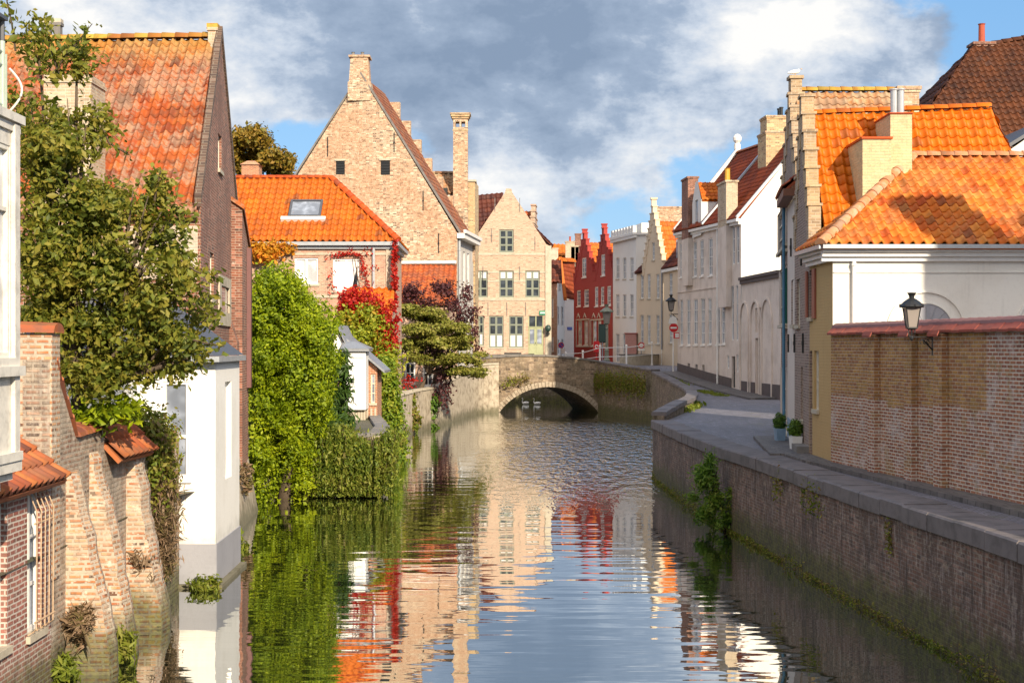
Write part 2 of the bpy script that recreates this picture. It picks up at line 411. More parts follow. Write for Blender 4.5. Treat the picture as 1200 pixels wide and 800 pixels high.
def window(parent, s, r, cols=2, rows=3, frame='white_paint', pane='glass', bar=.05, reveal=.12, sill='stone', label=None, name='window', split=None, bw=.028, arch=False, shade=None):
    """frame + glazing bars, a pane and a sill set in the opening r of side s"""
    u0, z0, u1, z1 = r; bm = nb(); w1, w0 = -reveal+.06, -reveal+.005
    s.box(bm, u0, u0+bar, w0, w1, z0, z1); s.box(bm, u1-bar, u1, w0, w1, z0, z1)
    s.box(bm, u0+bar, u1-bar, w0, w1, z0, z0+bar*1.2); s.box(bm, u0+bar, u1-bar, w0, w1, z1-bar, z1)
    for i in range(1, cols):
        uu = u0+(u1-u0)*i/cols; s.box(bm, uu-bw, uu+bw, w0+.004, w1-.004, z0+bar, z1-bar)
    zs = split if split else [i/rows for i in range(1, rows)]
    for t in zs:
        zz = z0+(z1-z0)*t; s.box(bm, u0+bar, u1-bar, w0+.008, w1-.012, zz-bw*.8, zz+bw*.8)
    fr = obj(name, bm, frame, parent)
    bm = nb(); s.box(bm, u0+.004, u1-.004, -reveal-.03, -reveal+.004, z0+.004, z1-.004); obj('pane', bm, pane, fr)
    if shade:
        bm = nb(); t0, t1, mt = shade; s.box(bm, u0+bar+.01, u1-bar-.01, -reveal+.006, -reveal+.02, z0+(z1-z0)*t0, z0+(z1-z0)*t1); obj('blind', bm, mt, fr)
    if sill:
        bm = nb(); s.box(bm, u0-.06, u1+.06, -reveal+.06, .06, z0-.09, z0+.004); obj('sill', bm, sill, fr)
    if label: fr['label'] = label
    return fr
def solid_door(parent, s, r, mat='brown_wood', reveal=.12, transom=0, label=None, name='door', panels=3):
    u0, z0, u1, z1 = r; bm = nb(); s.box(bm, u0+.004, u1-.004, -reveal-.03, -reveal+.03, z0, z1-transom)
    H = z1-transom-z0; wd = (u1-u0)
    for c in range(2):
        for q in range(panels):
            a = u0+wd*(.1+.45*c); zz = z0+H*(.06+q*.92/panels); s.box(bm, a, a+wd*.35, -reveal+.03, -reveal+.045, zz, zz+H*.8/panels)
    d = obj(name, bm, mat, parent)
    bm = nb(); s.box(bm, u0+wd*.46, u0+wd*.53, -reveal+.045, -reveal+.09, z0+H*.45, z0+H*.49); obj('handle', bm, 'black_iron', d)
    if transom:
        bm = nb(); s.box(bm, u0+.004, u1-.004, -reveal-.03, -reveal+.02, z1-transom+.003, z1); obj('transom_pane', bm, 'glass', d)
    if label: d['label'] = label
    return d

def shell(parent, sides, mat, name='wall', reveal=.14):
    bm = nb()
    for s in sides: wall_face(bm, s, reveal)
    bmesh.ops.remove_doubles(bm, verts=bm.verts, dist=1e-4)
    return obj(name, bm, mat, parent)
def box_sides(A, B, C, D): return [Side(A, B), Side(B, C), Side(C, D), Side(D, A)]

def roof(parent, pts, mat, tw=.23, th=.30, amp=.028, name='roof', over=0.0, lip=.035, thick=.07, seg=6):
    """tiled slope: pts[0]->pts[1] is the eave seen left to right; real pantile relief clipped to the polygon"""
    pts = [Vector(p) for p in pts]; o = pts[0]; t = (pts[1]-pts[0]).normalized()
    q = pts[2] if len(pts) > 2 else pts[1]
    n = Vector((0, 0, 0))
    for i in range(len(pts)): n += pts[i].cross(pts[(i+1) % len(pts)])
    n.normalize()
    if n.z < 0: n = -n
    ctr = sum(pts, Vector())/len(pts); pts = [p-n*((p-ctr).dot(n)) for p in pts]; o = pts[0]
    t = (t-n*t.dot(n)).normalized(); v = n.cross(t).normalized()
    if v.z < 0: v = -v
    uvp = [((p-o).dot(t), (p-o).dot(v)) for p in pts]
    umin, umax = min(a for a, b in uvp), max(a for a, b in uvp); vmin, vmax = min(b for a, b in uvp), max(b for a, b in uvp)
    nu = int((umax-umin)/tw)+2; nv = int((vmax-vmin)/th)+2
    bm = nb(); uvl = bm.loops.layers.uv.verify()
    lay = bm.verts.layers.float_vector.new('tuv')
    jit = rng.normal(0, .004, (nv+1,)); 
    seg = 8; prof = [amp*2.1*q-amp for q in (0, .04, .12, .30, .72, 1.0, .80, .30)]
    for j in range(nv):
        rows = []
        for (dv, h) in ((0, -.004), (0, lip), (1.04, 0.004)):
            row = []
            for i in range(nu*seg+1):
                uu = umin+i*tw/seg; vv = vmin+(j+dv)*th
                sag = .012*math.sin(uu*.9+j*.31)+.008*math.sin(vv*2.3+uu*.4)
                p = o+t*uu+v*vv+n*(prof[i % seg]+h+sag+amp)
                bv = bm.verts.new(p); bv[lay] = Vector((min((i)/seg, 9e9), j+min(dv, .999), 0)); row.append(bv)
            rows.append(row)
        for r0, r1 in ((0, 1), (1, 2)):
            for i in range(nu*seg):
                f = bm.faces.new((rows[r0][i], rows[r0][i+1], rows[r1][i+1], rows[r1][i])); f.smooth = (r0 == 1)
                cu = i//seg+.5
                for lp in f.loops: lp[uvl].uv = (cu, j+.5)
    m = len(pts); cx = sum(a for a, b in uvp)/m; cy = sum(b for a, b in uvp)/m
    for i in range(m):
        a, b = pts[i], pts[(i+1) % m]; e = (b-a)
        if e.length < 1e-4: continue
        pn = e.cross(n).normalized(); c = o+t*cx+v*cy
        if (c-a).dot(pn) > 0: pn = -pn
        bmesh.ops.bisect_plane(bm, geom=bm.verts[:]+bm.edges[:]+bm.faces[:], dist=1e-5, plane_co=a, plane_no=pn, clear_outer=True, clear_inner=False)
    # slab underneath
    a = [bm.verts.new(p-n*.035) for p in pts]; b = [bm.verts.new(p-n*(thick+.035)) for p in pts]
    fs = [bm.faces.new(a), bm.faces.new(b[::-1])]+[bm.faces.new((a[(i+1) % m], a[i], b[i], b[(i+1) % m])) for i in range(m)]
    bmesh.ops.recalc_face_normals(bm, faces=fs)
    ob = obj(name, bm, mat, parent, uv=False); return ob

def ridge(parent, p0, p1, mat, r=.12, step=.34, name='ridge_tiles', up=.03):
    p0, p1 = Vector(p0), Vector(p1); L = (p1-p0).length; t = (p1-p0)/L; nseg = max(1, int(L/step)); st = L/nseg
    side = t.cross(Vector((0, 0, 1))).normalized(); upv = side.cross(t)
    bm = nb(); uvl = bm.loops.layers.uv.verify()
    for i in range(nseg):
        rr = [r*(1.10), r*.93]; rings = []
        for q, (s_, rad) in enumerate(((i*st-.03, rr[0]), ((i+1)*st, rr[1]))):
            c = p0+t*s_+upv*(up+random.uniform(-.006, .006))
            rings.append([bm.verts.new(c+side*math.cos(a)*rad+upv*(math.sin(a)*rad-.03)) for a in [math.pi*x/6 for x in range(7)]])
        for x in range(6):
            f = bm.faces.new((rings[0][x], rings[0][x+1], rings[1][x+1], rings[1][x])); f.smooth = True
            for lp in f.loops: lp[uvl].uv = (i+.5, 77.5)
        f = bm.faces.new(rings[0]); 
        for lp in f.loops: lp[uvl].uv = (i+.5, 77.5)
    bmesh.ops.recalc_face_normals(bm, faces=bm.faces)
    return obj(name, bm, mat, parent, uv=False)

# ---------------------------------------------------------------- foliage
def leaf_mesh(name, C, mat, parent=None, size=.1, jit=.3, loc=None, out=None, aspect=1.6, updir=.5, droop=0.):
    """C (n,3) leaf centres -> one mesh of folded leaf quads"""
    n = len(C)
    d = rng.normal(0, 1, (n, 3))
    if out is not None: d += out*1.6
    d[:, 2] += updir; d /= np.linalg.norm(d, axis=1)[:, None]     # leaf normal
    t = rng.normal(0, 1, (n, 3)); t[:, 2] -= droop; t -= (t*d).sum(1)[:, None]*d; t /= np.linalg.norm(t, axis=1)[:, None]
    s = np.cross(d, t); sz = size*(1+rng.normal(0, jit, n)).clip(.45, 1.9)
    L = t*(sz*.5)[:, None]*aspect**.5*1.15; Wd = s*(sz*.5)[:, None]/aspect**.5; fold = d*(sz*.10)[:, None]
    tip = C+L; base = C-L; mid = C-fold*.6
    a = C+Wd+fold; b = C-Wd+fold
    V = np.stack([base, a, tip, b, mid], 1).reshape(-1, 3)
    i = np.arange(n)*5
    Fc = np.stack([i, i+1, i+4, i+1, i+2, i+4, i+2, i+3, i+4, i+3, i, i+4], 1).reshape(-1, 3)
    base_l = np.array(wloc(parent) if parent is not None else (loc or (0, 0, 0)))
    V = V-base_l
    me = bpy.data.meshes.new(name); me.vertices.add(len(V)); me.vertices.foreach_set('co', V.ravel().astype(np.float32))
    me.loops.add(Fc.size); me.loops.foreach_set('vertex_index', Fc.ravel().astype(np.int32))
    me.polygons.add(len(Fc)); me.polygons.foreach_set('loop_start', np.arange(0, Fc.size, 3, dtype=np.int32)); me.polygons.foreach_set('loop_total', np.full(len(Fc), 3, np.int32))
    me.update(calc_edges=True); me.materials.append(M[mat] if isinstance(mat, str) else mat)
    o = bpy.data.objects.new(name, me); col.objects.link(o)
    if parent is not None: o.parent = parent
    else: o.location = base_l
    return o
def lobed(blobs, k_=9, lo=.34, hi=.55, dep=.8, seed=5):
    rs = np.random.default_rng(seed); out = []
    for b in blobs:
        c = np.array(b[0], float); r = np.array(b[1], float)
        for q in range(k_):
            d = rs.normal(0, 1, 3); d /= np.linalg.norm(d); f_ = rs.uniform(lo, hi); out.append((c+d*r*dep*rs.uniform(.55, 1.0), r*f_*np.array([1, 1, rs.uniform(.7, 1.1)])))
    return out
def blob_points(blobs, n, clump=.25, per=28, shell_=.85, zmin=None, flat=1.0):
    """clumps of leaves spread through ellipsoids [(center,(rx,ry,rz),weight)]"""
    ws = np.array([b[2] if len(b) > 2 else b[1][0]*b[1][1]+b[1][0]*b[1][2] for b in blobs], float); ws /= ws.sum()
    P_, O_ = [], []
    for b, wt in zip(blobs, ws):
        c = np.array(b[0], float); r = np.array(b[1], float); nc = max(2, int(n*wt/per))
        d = rng.normal(0, 1, (nc, 3)); d /= np.linalg.norm(d, axis=1)[:, None]
        rad = shell_+(1.08-shell_)*rng.random(nc)**.7
        inner = rng.random(nc) < .22; rad[inner] *= rng.random(inner.sum())**.4
        cc = c+d*r*rad[:, None]*(1+rng.normal(0, .07, nc))[:, None]
        pts = np.repeat(cc, per, 0)+rng.normal(0, clump*.5, (nc*per, 3))*np.array([1, 1, flat])
        P_.append(pts); O_.append(np.repeat(d/r*r.mean(), per, 0))
    Pp = np.concatenate(P_); Oo = np.concatenate(O_); Oo /= np.linalg.norm(Oo, axis=1)[:, None]
    if zmin is not None: kk = Pp[:, 2] > zmin; Pp, Oo = Pp[kk], Oo[kk]
    return Pp, Oo
def trunk(parent, base, tips, r0, name='trunk', mat='wood_bark', fork=.45):
    bm = nb(); base = Vector(base)
    top = sum((Vector(t) for t in tips), Vector())/len(tips); f = base.lerp(top, fork)
    f.x += .05
    tube(bm, [base-Vector((0, 0, .1)), base.lerp(f, .5)+Vector((.06, .03, 0)), f], [r0*1.25, r0, r0*.8], 10)
    for t in tips:
        t = Vector(t); mid = f.lerp(t, .5)+Vector((random.uniform(-.15, .15), random.uniform(-.15, .15), random.uniform(0, .2)))
        tube(bm, [f-Vector((0, 0, .05)), mid, t], [r0*.6, r0*.38, r0*.12], 7)
        for q in range(3):
            e = mid.lerp(t, random.random())+Vector((random.uniform(-.6, .6), random.uniform(-.6, .6), random.uniform(.1, .6)))*r0*6
            tube(bm, [mid, mid.lerp(e, .6), e], [r0*.25, r0*.15, r0*.05], 5)
    return obj(name, bm, mat, parent, smooth=True)
# ================================================================ SETTING
def lerp_tab(tab, y):
    if y <= tab[0][0]: return tab[0][1]
    for (a, va), (b, vb) in zip(tab[:-1], tab[1:]):
        if y <= b: return va+(vb-va)*(y-a)/(b-a)
    return tab[-1][1]
SZ = [(-40, 2.1), (72, 2.1), (79, 2.24), (88, 2.58), (97, 3.0), (105, 3.25), (2000, 3.25)]
def sz(y): return lerp_tab(SZ, y)
QN = [(11.0, -30), (9.6, -10), (8.5, 4), (7.35, 14.5), (6.93, 20.3), (6.38, 26.5), (5.92, 32.9), (5.6, 37), (5.38, 41), (5.2, 46), (5.08, 51.4)]   # near quay edge
QF = [(5.08, 51.4), (6.5, 57.5), (7.85, 64), (8.75, 72), (9.05, 80), (8.85, 90)]                                                     # bay beyond the corner
QB = [(8.85, 90), (6.15, 102)]
def smooth(pts, n=4):
    out = []
    for i in range(len(pts)-1):
        p0 = Vector(pts[max(i-1, 0)]); p1 = Vector(pts[i]); p2 = Vector(pts[i+1]); p3 = Vector(pts[min(i+2, len(pts)-1)])
        for k in range(n):
            t = k/n; out.append(.5*((2*p1)+(-p0+p2)*t+(2*p0-5*p1+4*p2-p3)*t*t+(-p0+3*p1-3*p2+p3)*t**3))
    out.append(Vector(pts[-1])); return out
QNs, QFs = smooth(QN), smooth(QF)
LB = [(-9, -30), (-7, 0), (-6.15, 14), (-6.3, 27), (-6.0, 28.6), (-6.1, 31.6), (-7.1, 32), (-8.1, 41), (-8.0, 44), (-6.7, 46), (-4.5, 46), (-4.6, 50), (-5.9, 60), (-6.0, 69.6),
      (-6.0, 76), (-4.6, 84), (-2.85, 98.8), (-1.1, 102.6)]

def street_mat(name, c1, c2, mort, w_, h_):
    m, N, b = newmat(name); uv, pos = uvpos(N)
    bt = N.node('ShaderNodeTexBrick'); wob = N.noise(pos, 1.2, 2)
    ad = N.node('ShaderNodeVectorMath', operation='ADD'); N.put(ad.inputs[0], pos); cw = N.node('ShaderNodeCombineXYZ'); N.put(cw.inputs[0], N.m('MULTIPLY', wob, .15)); N.put(cw.inputs[1], N.m('MULTIPLY', wob, .12)); N.l.new(cw.outputs[0], ad.inputs[1])
    N.put(bt.inputs['Vector'], ad.outputs[0]); N.put(bt.inputs['Color1'], c1); N.put(bt.inputs['Color2'], c2); N.put(bt.inputs['Mortar'], mort)
    bt.inputs['Scale'].default_value = 1; bt.inputs['Brick Width'].default_value = w_; bt.inputs['Row Height'].default_value = h_; bt.inputs['Mortar Size'].default_value = .012
    n = N.noise(pos, .7, 5, .65); f = N.noise(pos, 9, 4, .7)
    c = N.mix(N.m('MULTIPLY', N.step(n, .45, .65), .45), bt.outputs[0], tuple(x*.5 for x in c1))
    c = N.mix(N.m('MULTIPLY', N.step(N.noise(pos, .9, 6, .7), .56, .66), .5), c, (.12, .12, .06)); c = N.mix(N.m('MULTIPLY', N.step(N.noise(N.scalev(pos, (3.5, .5, 1)), 1.2, 6, .75), .46, .56), .5), c, tuple(x*.45 for x in c1)); c = N.mix(N.m('MULTIPLY', N.step(N.noise(N.scalev(pos, (2.5, .6, 1)), 2.0, 5, .75), .56, .66), .4), c, tuple(x*1.7 for x in c1))
    N.put(b.inputs['Base Color'], N.mix(N.m('MULTIPLY', N.step(f, .4, .7), .35), c, tuple(x*.4 for x in c1)))
    b.inputs['Roughness'].default_value = .65
    N.put(b.inputs['Normal'], N.bump(N.m('ADD', N.m('MULTIPLY', bt.outputs[1], -1), N.m('MULTIPLY', f, .7)), .8, .02)); return m
M['cobbles'] = street_mat('cobbles', (.23, .22, .25), (.17, .16, .19), (.09, .08, .075), .16, .12)
M['paving'] = street_mat('paving', (.17, .15, .14), (.13, .115, .105), (.05, .045, .04), .30, .30)
M['earth'] = plaster('earth', (.10, .085, .05), (.06, .07, .03), .8, 1.0)

# ground: one sheet reaching the horizon, open over the canal
bm = nb()
def qx(y): 
    pts = QNs+QFs[1:]+[Vector(p) for p in QB[1:]]
    return lerp_tab([(p.y, p.x) for p in pts], y)
ys = [-30, -10, 0, 7, 14.5, 20, 26, 32, 37, 41, 46, 50, 51.4, 54, 57.5, 61, 64, 68, 72, 76, 79, 84, 88, 90, 94, 97, 102, 105, 109.5, 120.5]
def strip_mesh(bm, rows):
    vr = [[bm.verts.new(p) for p in r] for r in rows]
    for a, b in zip(vr[:-1], vr[1:]):
        for i in range(len(a)-1): bm.faces.new((a[i], a[i+1], b[i+1], b[i]))
def qx2(y): return qx(y) if y <= 102 else (6.15+(y-102)*-.2 if y <= 109.5 else 4.65+(y-109.5)*.5)
strip_mesh(bm, [[(qx2(y)+(.2 if y < 102 else .05), y, sz(y)-.02), (60, y, sz(y)-.02), (1500, y, sz(y)-.02)] for y in ys])
def lx(y): return lerp_tab([(p[1], p[0]) for p in LB], y) if y <= 102.6 else (-1.1-(y-102.6)*.25 if y <= 109.5 else -2.8-(y-109.5)*.6)
lz = lambda y: lerp_tab([(0, 1.9), (96, 1.9), (102, 3.2), (2000, 3.23)], y)
strip_mesh(bm, [[(-1500, y, lz(y)), (-60, y, lz(y)), (lx(y)-.25, y, lz(y))] for y in [-30, 0, 14, 27, 28.6, 31.6, 32, 41, 44, 46, 46.01, 50, 60, 69.6, 76, 84, 96, 98.8, 102.6, 109.5, 120.5]])
strip_mesh(bm, [[(-1500, y, 3.23), (-9.6, y, 3.23), (10.4, y, 3.23), (1500, y, 3.23)] for y in (120.5, 2500)])
strip_mesh(bm, [[(-1500, y, 1.9), (-9, y, 1.9), (11.2, y, 2.08), (1500, y, 2.08)] for y in (-1500, -30)])
tag(obj('ground', bm, 'earth'), 'bare earth and garden ground either side of the canal', kind='structure')
bm = nb(); box(bm, (-40, -60, -2.2), (30, 124, -2.0)); tag(obj('canal_bed', bm, 'earth'), kind='structure')

# street and pavements
bm = nb(); rows = []
for y in [-30, -10, 0, 7, 14.5, 20, 26, 32, 37, 41, 46, 50, 51.4, 54, 57.5, 61, 64, 68, 72, 76, 79, 84, 88, 90, 94, 97, 102]:
    rows.append([(qx(y)+.5, y, sz(y)), (qx(y)+.5+(19-qx(y))*.5, y, sz(y)), (19, y, sz(y))])
rows.append([(4.6, 102.8, 3.25), (11, 102.8, 3.25), (24, 102.8, 3.25)]); rows.append([(3.5, 109.7, 3.25), (11, 109.7, 3.25), (24, 109.7, 3.25)])
strip_mesh(bm, rows); strip_mesh(bm, [[(-8, y, 3.25), (3.5, y, 3.25), (24, y, 3.25)] for y in (121, 260)])
strip_mesh(bm, [[(5.2+(y-109.7)*.5, y, 3.251), (24, y, 3.251)] for y in (109.7, 121)])
tag(obj('street', bm, 'cobbles'), kind='structure')
def pavement(a, b, w_, name='pavement', h=.09):
    s = Side(a, b); bm = nb(); n = max(1, int(s.L/3))
    for i in range(n):
        u0, u1 = s.L*i/n, s.L*(i+1)/n; p = s.a+s.d*u0; q = s.a+s.d*u1; o_ = s.n*w_
        z0, z1 = sz(p.y), sz(q.y)
        hexa(bm, [(p.x+o_.x, p.y+o_.y, z0-.1), (q.x+o_.x, q.y+o_.y, z1-.1), (q.x, q.y, z1-.1), (p.x, p.y, z0-.1)],
             [(p.x+o_.x, p.y+o_.y, z0+h), (q.x+o_.x, q.y+o_.y, z1+h), (q.x, q.y, z1+h), (p.x, p.y, z0+h)])
    tag(obj(name, bm, 'paving'), kind='structure')
pavement((11.5, 97.2), (13.4, 71.4), 1.5)
pavement((7.95, 41.2), (7.2, 34.4), .95); pavement((7.2, 34.4), (7.3, 32.2), .62); pavement((7.3, 32.2), (10.4, 8), .55)

# quay walls
M['quay_brick'] = brick('quay_brick', (.21, .105, .07), (.12, .07, .055), (.23, .185, .15), (.075, .05, .04), .75, .5, wash=.12, damp=.5, vstreak=.6, patch_scale=.8, mottle=.3)
M['quay_old'] = brick('quay_old_brick', (.21, .155, .11), (.13, .095, .075), (.24, .2, .16), (.10, .09, .035), .7, .4, damp=.5, vstreak=.5, bw=.28, bh=.10, mottle=.4)
M['bridge_brick'] = brick('bridge_brick', (.33, .24, .155), (.20, .14, .095), (.32, .26, .19), (.14, .115, .075), .65, .5, mottle=.25, bw=.34, bh=.16, ms=.016, damp=.1, vstreak=.2)
def wall_strip(bm, pts, zt, zb, th, mi=0):
    """thick wall along pts, outer face on the left-hand side of travel; thickness to the right"""
    pts = [Vector(p) for p in pts]; n = len(pts); O, I = [], []
    for i, p in enumerate(pts):
        t = (pts[min(i+1, n-1)]-pts[max(i-1, 0)]).normalized(); r_ = Vector((t.y, -t.x)); O.append(p); I.append(p+r_*th)
    zt = zt if callable(zt) else (lambda i, _z=zt: _z)
    for i in range(n-1):
        a, b, c, d = O[i], O[i+1], I[i+1], I[i]
        A = [bm.verts.new((q.x, q.y, zb)) for q in (a, b, c, d)]; z0, z1 = zt(i), zt(i+1)
        B = [bm.verts.new((q.x, q.y, z)) for q, z in ((a, z0), (b, z1), (c, z1), (d, z0))]
        for fa in ((A[1], A[0], B[0], B[1]), (A[3], A[2], B[2], B[3]), (B[0], B[3], B[2], B[1])): bm.faces.new(fa).material_index = mi
        if i == 0: bm.faces.new((A[0], A[3], B[3], B[0]))
        if i == n-2: bm.faces.new((A[2], A[1], B[1], B[2]))
def coping(bm, pts, zt, th, w_, over, blk=1.1):
    pts = [Vector(p) for p in pts]; L = [0]
    for a, b in zip(pts[:-1], pts[1:]): L.append(L[-1]+(b-a).length)
    def at(s_):
        for i in range(len(pts)-1):
            if s_ <= L[i+1]+1e-6:
                t = (pts[i+1]-pts[i]).normalized(); return pts[i]+t*(s_-L[i]), Vector((t.y, -t.x))
    n = int(L[-1]/blk)
    for k_ in range(n):
        s0, s1 = L[-1]*k_/n+.006, L[-1]*(k_+1)/n-.006; (p, r0), (q, r1) = at(s0), at(s1); j = random.uniform(-.012, .012); jo = random.uniform(-.012, .012)
        o0, o1 = p-r0*(over+jo), q-r1*(over+jo); i0, i1 = p+r0*w_, q+r1*w_
        za, zb = zt(p.y)+j, zt(q.y)+j; c = .03
        hexa(bm, [(o0.x, o0.y, za-th), (o1.x, o1.y, zb-th), (i1.x, i1.y, zb-th), (i0.x, i0.y, za-th)],
             [(o0.x, o0.y, za-c), (o1.x, o1.y, zb-c), (i1.x, i1.y, zb-c), (i0.x, i0.y, za-c)])
        hexa(bm, [(o0.x, o0.y, za-c), (o1.x, o1.y, zb-c), (i1.x, i1.y, zb-c), (i0.x, i0.y, za-c)],
             [(o0.x+r0.x*c, o0.y+r0.y*c, za), (o1.x+r1.x*c, o1.y+r1.y*c, zb), (i1.x, i1.y, zb), (i0.x, i0.y, za)])
qw = empty('quay_wall', (5.08, 51.4, 0), 'long dark brick quay wall with bluestone coping on the right bank in front of the garden wall', 'quay wall')
bm = nb(); wall_strip(bm, QNs, 1.86, -2, .5); obj('wall', bm, 'quay_brick', qw)
bm = nb(); coping(bm, QNs, lambda y: 2.135, .29, .72, .07); obj('coping', bm, 'coping_stone', qw)
qw2 = empty('quay_wall', (9, 80, 0), 'curved low parapet and quay wall between the street and the small bay before the bridge', 'quay wall')
pz = lambda y: lerp_tab([(51.4, 2.42), (56, 2.55), (72, 2.62), (79, 2.72), (90, 3.2)], y)
bm = nb(); wall_strip(bm, QFs, lambda i: pz(QFs[i].y)-.14, -2, .42); obj('wall', bm, 'quay_old', qw2)
bm = nb(); coping(bm, QFs, pz, .15, .50, .05); obj('coping', bm, 'coping_stone', qw2)
qw3 = empty('quay_wall', (7.5, 96, 0), 'mossy old abutment wall right of the bridge arch', 'quay wall')
bm = nb(); QBv = [Vector(QB[0]), Vector((7.5, 96)), Vector(QB[1])]; zb_ = [3.2, 3.4, 3.62]
wall_strip(bm, QBv, lambda i: zb_[i], -2, .5); obj('wall', bm, 'quay_old', qw3)
bm = nb(); coping(bm, QBv, lambda y: lerp_tab([(90, 3.3), (96, 3.5), (102, 3.72)], y), .12, .55, .05, 1.3); obj('coping', bm, 'coping_stone', qw3)
s_ = Side((6.15, 102), (8.85, 90)); s_ = Side((6.3, 101.4), (8.7, 90.8))

# left bank masonry
M['bank_stone'] = plaster('weathered_bank_render', (.50, .43, .33), (.22, .17, .12), .85, 2.6, streak=.5, damp=.3)
bw_ = empty('bank_wall', (-4.4, 84, 0), 'weathered pale bank wall running to the left end of the bridge', 'bank wall')
LBW = smooth([(-5.83, 69.8), (-5.75, 75), (-5.05, 80.5), (-4.42, 84), (-3.5, 92), (-2.67, 98.8), (-2.0, 101.3), (-.95, 102.4)], 2)[::-1]
bm = nb(); wall_strip(bm, LBW, lambda i: lerp_tab([(69, 2.1), (84, 2.3), (92, 2.7), (99, 3.3), (103, 3.5)], LBW[i].y), -2, .45); obj('wall', bm, 'bank_stone', bw_)
bm = nb(); coping(bm, LBW, lambda y: lerp_tab([(69, 2.2), (84, 2.4), (92, 2.8), (99, 3.4), (103, 3.6)], y), .1, .5, .05, .9); obj('coping', bm, 'stone', bw_)
tw_ = empty('terrace_wall', (-6.5, 46, 0), 'low garden terrace wall standing in the water under hanging plants', 'terrace wall')
TW = [Vector(p) for p in [(-5.75, 60.5), (-4.35, 50), (-4.2, 45.7), (-6.7, 45.7), (-8.3, 43.6)]]
bm = nb(); wall_strip(bm, TW, 1.9, -2, .4); obj('wall', bm, 'bank_stone', tw_)
bm = nb(); coping(bm, TW, lambda y: 2.0, .12, .45, .05, .8); obj('coping', bm, 'grey_stone', tw_)
# far canal walls beyond the bridge
fw = empty('canal_wall', (0, 120.5, 0), 'dark canal wall seen through the arch beyond the bridge', 'canal wall')
bm = nb(); wall_strip(bm, [(4.6, 109), (10.2, 120.5), (-9.4, 120.5), (-2.8, 109)], 3.2, -2, .5); obj('wall', bm, 'quay_old', fw)

# ---------------------------------------------------------------- water
m, N, b = newmat('canal_water'); uv, pos = uvpos(N); M['water'] = m
px_, py_, pz_ = sepxyz(N, pos)
r1 = N.noise(N.scalev(pos, (.40, 1.35, 1)), 1.0, 1, .45)
r2 = N.noise(N.scalev(pos, (.75, 3.4, 1)), 1.0, 1, .4)
r3 = N.noise(N.scalev(pos, (3.2, 6.0, 1)), 2.6, 3, .6)
def gb(a, s, v): u = N.m('DIVIDE', N.m('SUBTRACT', v, a), s); return N.m('EXPONENT', N.m('MULTIPLY', N.m('MULTIPLY', u, u), -1))
mid = N.m('MULTIPLY', N.m('MULTIPLY', N.step(py_, 38, 66), N.step(py_, 98, 84)), N.step(N.m('ADD', px_, N.m('MULTIPLY', N.noise(pos, .12, 3), 3.0)), -.6, 2.6))
calm = N.m('MULTIPLY', N.step(N.noise(N.scalev(pos, (.08, .05, 1)), 1.0, 2), .4, .65), .5)
h = N.m('ADD', N.m('MULTIPLY', r1, N.m('ADD', .16, N.m('MULTIPLY', calm, .35))), N.m('ADD', N.m('MULTIPLY', r2, .075), N.m('ADD', N.m('MULTIPLY', N.noise(N.scalev(pos, (2.6, .9, 1)), 1.0, 3, .6), N.m('MULTIPLY', mid, 5.0)), N.m('MULTIPLY', r3, .0015))))
N.put(b.inputs['Base Color'], (.018, .024, .012)); b.inputs['Roughness'].default_value = .006; b.inputs['IOR'].default_value = 1.7
wnrm = N.bump(h, 1.0, .05); N.put(b.inputs['Normal'], wnrm)
gl = N.node('ShaderNodeBsdfGlossy'); gl.inputs['Roughness'].default_value = .006; N.put(gl.inputs['Color'], (.93, .95, .95)); N.put(gl.inputs['Normal'], wnrm)
fz = N.node('ShaderNodeFresnel'); fz.inputs[0].default_value = 1.5; N.put(fz.inputs['Normal'], wnrm)
mxw = N.node('ShaderNodeMixShader'); N.put(mxw.inputs[0], N.m('MULTIPLY_ADD', fz.outputs[0], .9, .34, clamp=True)); N.l.new(b.outputs[0], mxw.inputs[1]); N.l.new(gl.outputs[0], mxw.inputs[2])
N.l.new(mxw.outputs[0], [n for n in N.n if n.type == 'OUTPUT_MATERIAL'][0].inputs[0])
bm = nb(); quad(bm, (-40, -60, 0), (30, -60, 0), (30, 122, 0), (-40, 122, 0)); tag(obj('canal_water', bm, 'water'), 'calm canal water with reflections of the houses', kind='structure')

# ---------------------------------------------------------------- bridge
br = empty('arch_bridge', (3, 102.5, 0), 'old brick bridge with one low stone arch across the canal', 'bridge')
BA, BB = Vector((-2.35, 102.9)), Vector((6.2, 102.0)); bs = Side(BA, BB); uA, uB = bs.u(585), bs.u(702); uc = (uA+uB)/2; hw = (uB-uA)/2
BK = Vector((-.22, .975))*7.2        # skewed barrel
def arcz(u, rise=1.85, h_=hw): 
    rr = (h_*h_+rise*rise)/(2*rise); return math.sqrt(max(rr*rr-(u-uc)**2, 0))-(rr-rise)
topz = lambda u: lerp_tab([(0, 3.85), (2.5, 4.02), (4.9, 4.03), (7.0, 3.85), (8.7, 3.62)], u)
bm = nb(); NS = 40
def bp(u, z, k_): p = bs.a+bs.d*u+BK*k_; return Vector((p.x, p.y, z))
uss = [-.0, uA*.5, uA]+[uA+(uB-uA)*i/NS for i in range(1, NS)]+[uB, bs.L]
for k_, fl in ((0, 1), (1, 0)):
    for a, c in zip(uss[:-1], uss[1:]):
        za = arcz(a) if uA-1e-6 <= a <= uB+1e-6 else -2; zc = arcz(c) if uA-1e-6 <= c <= uB+1e-6 else -2
        if a < uA-1e-6 or c > uB+1e-6: za = zc = -2
        q = [bp(a, za, k_), bp(c, zc, k_), bp(c, topz(c), k_), bp(a, topz(a), k_)]; quad(bm, *(q if fl else q[::-1]))
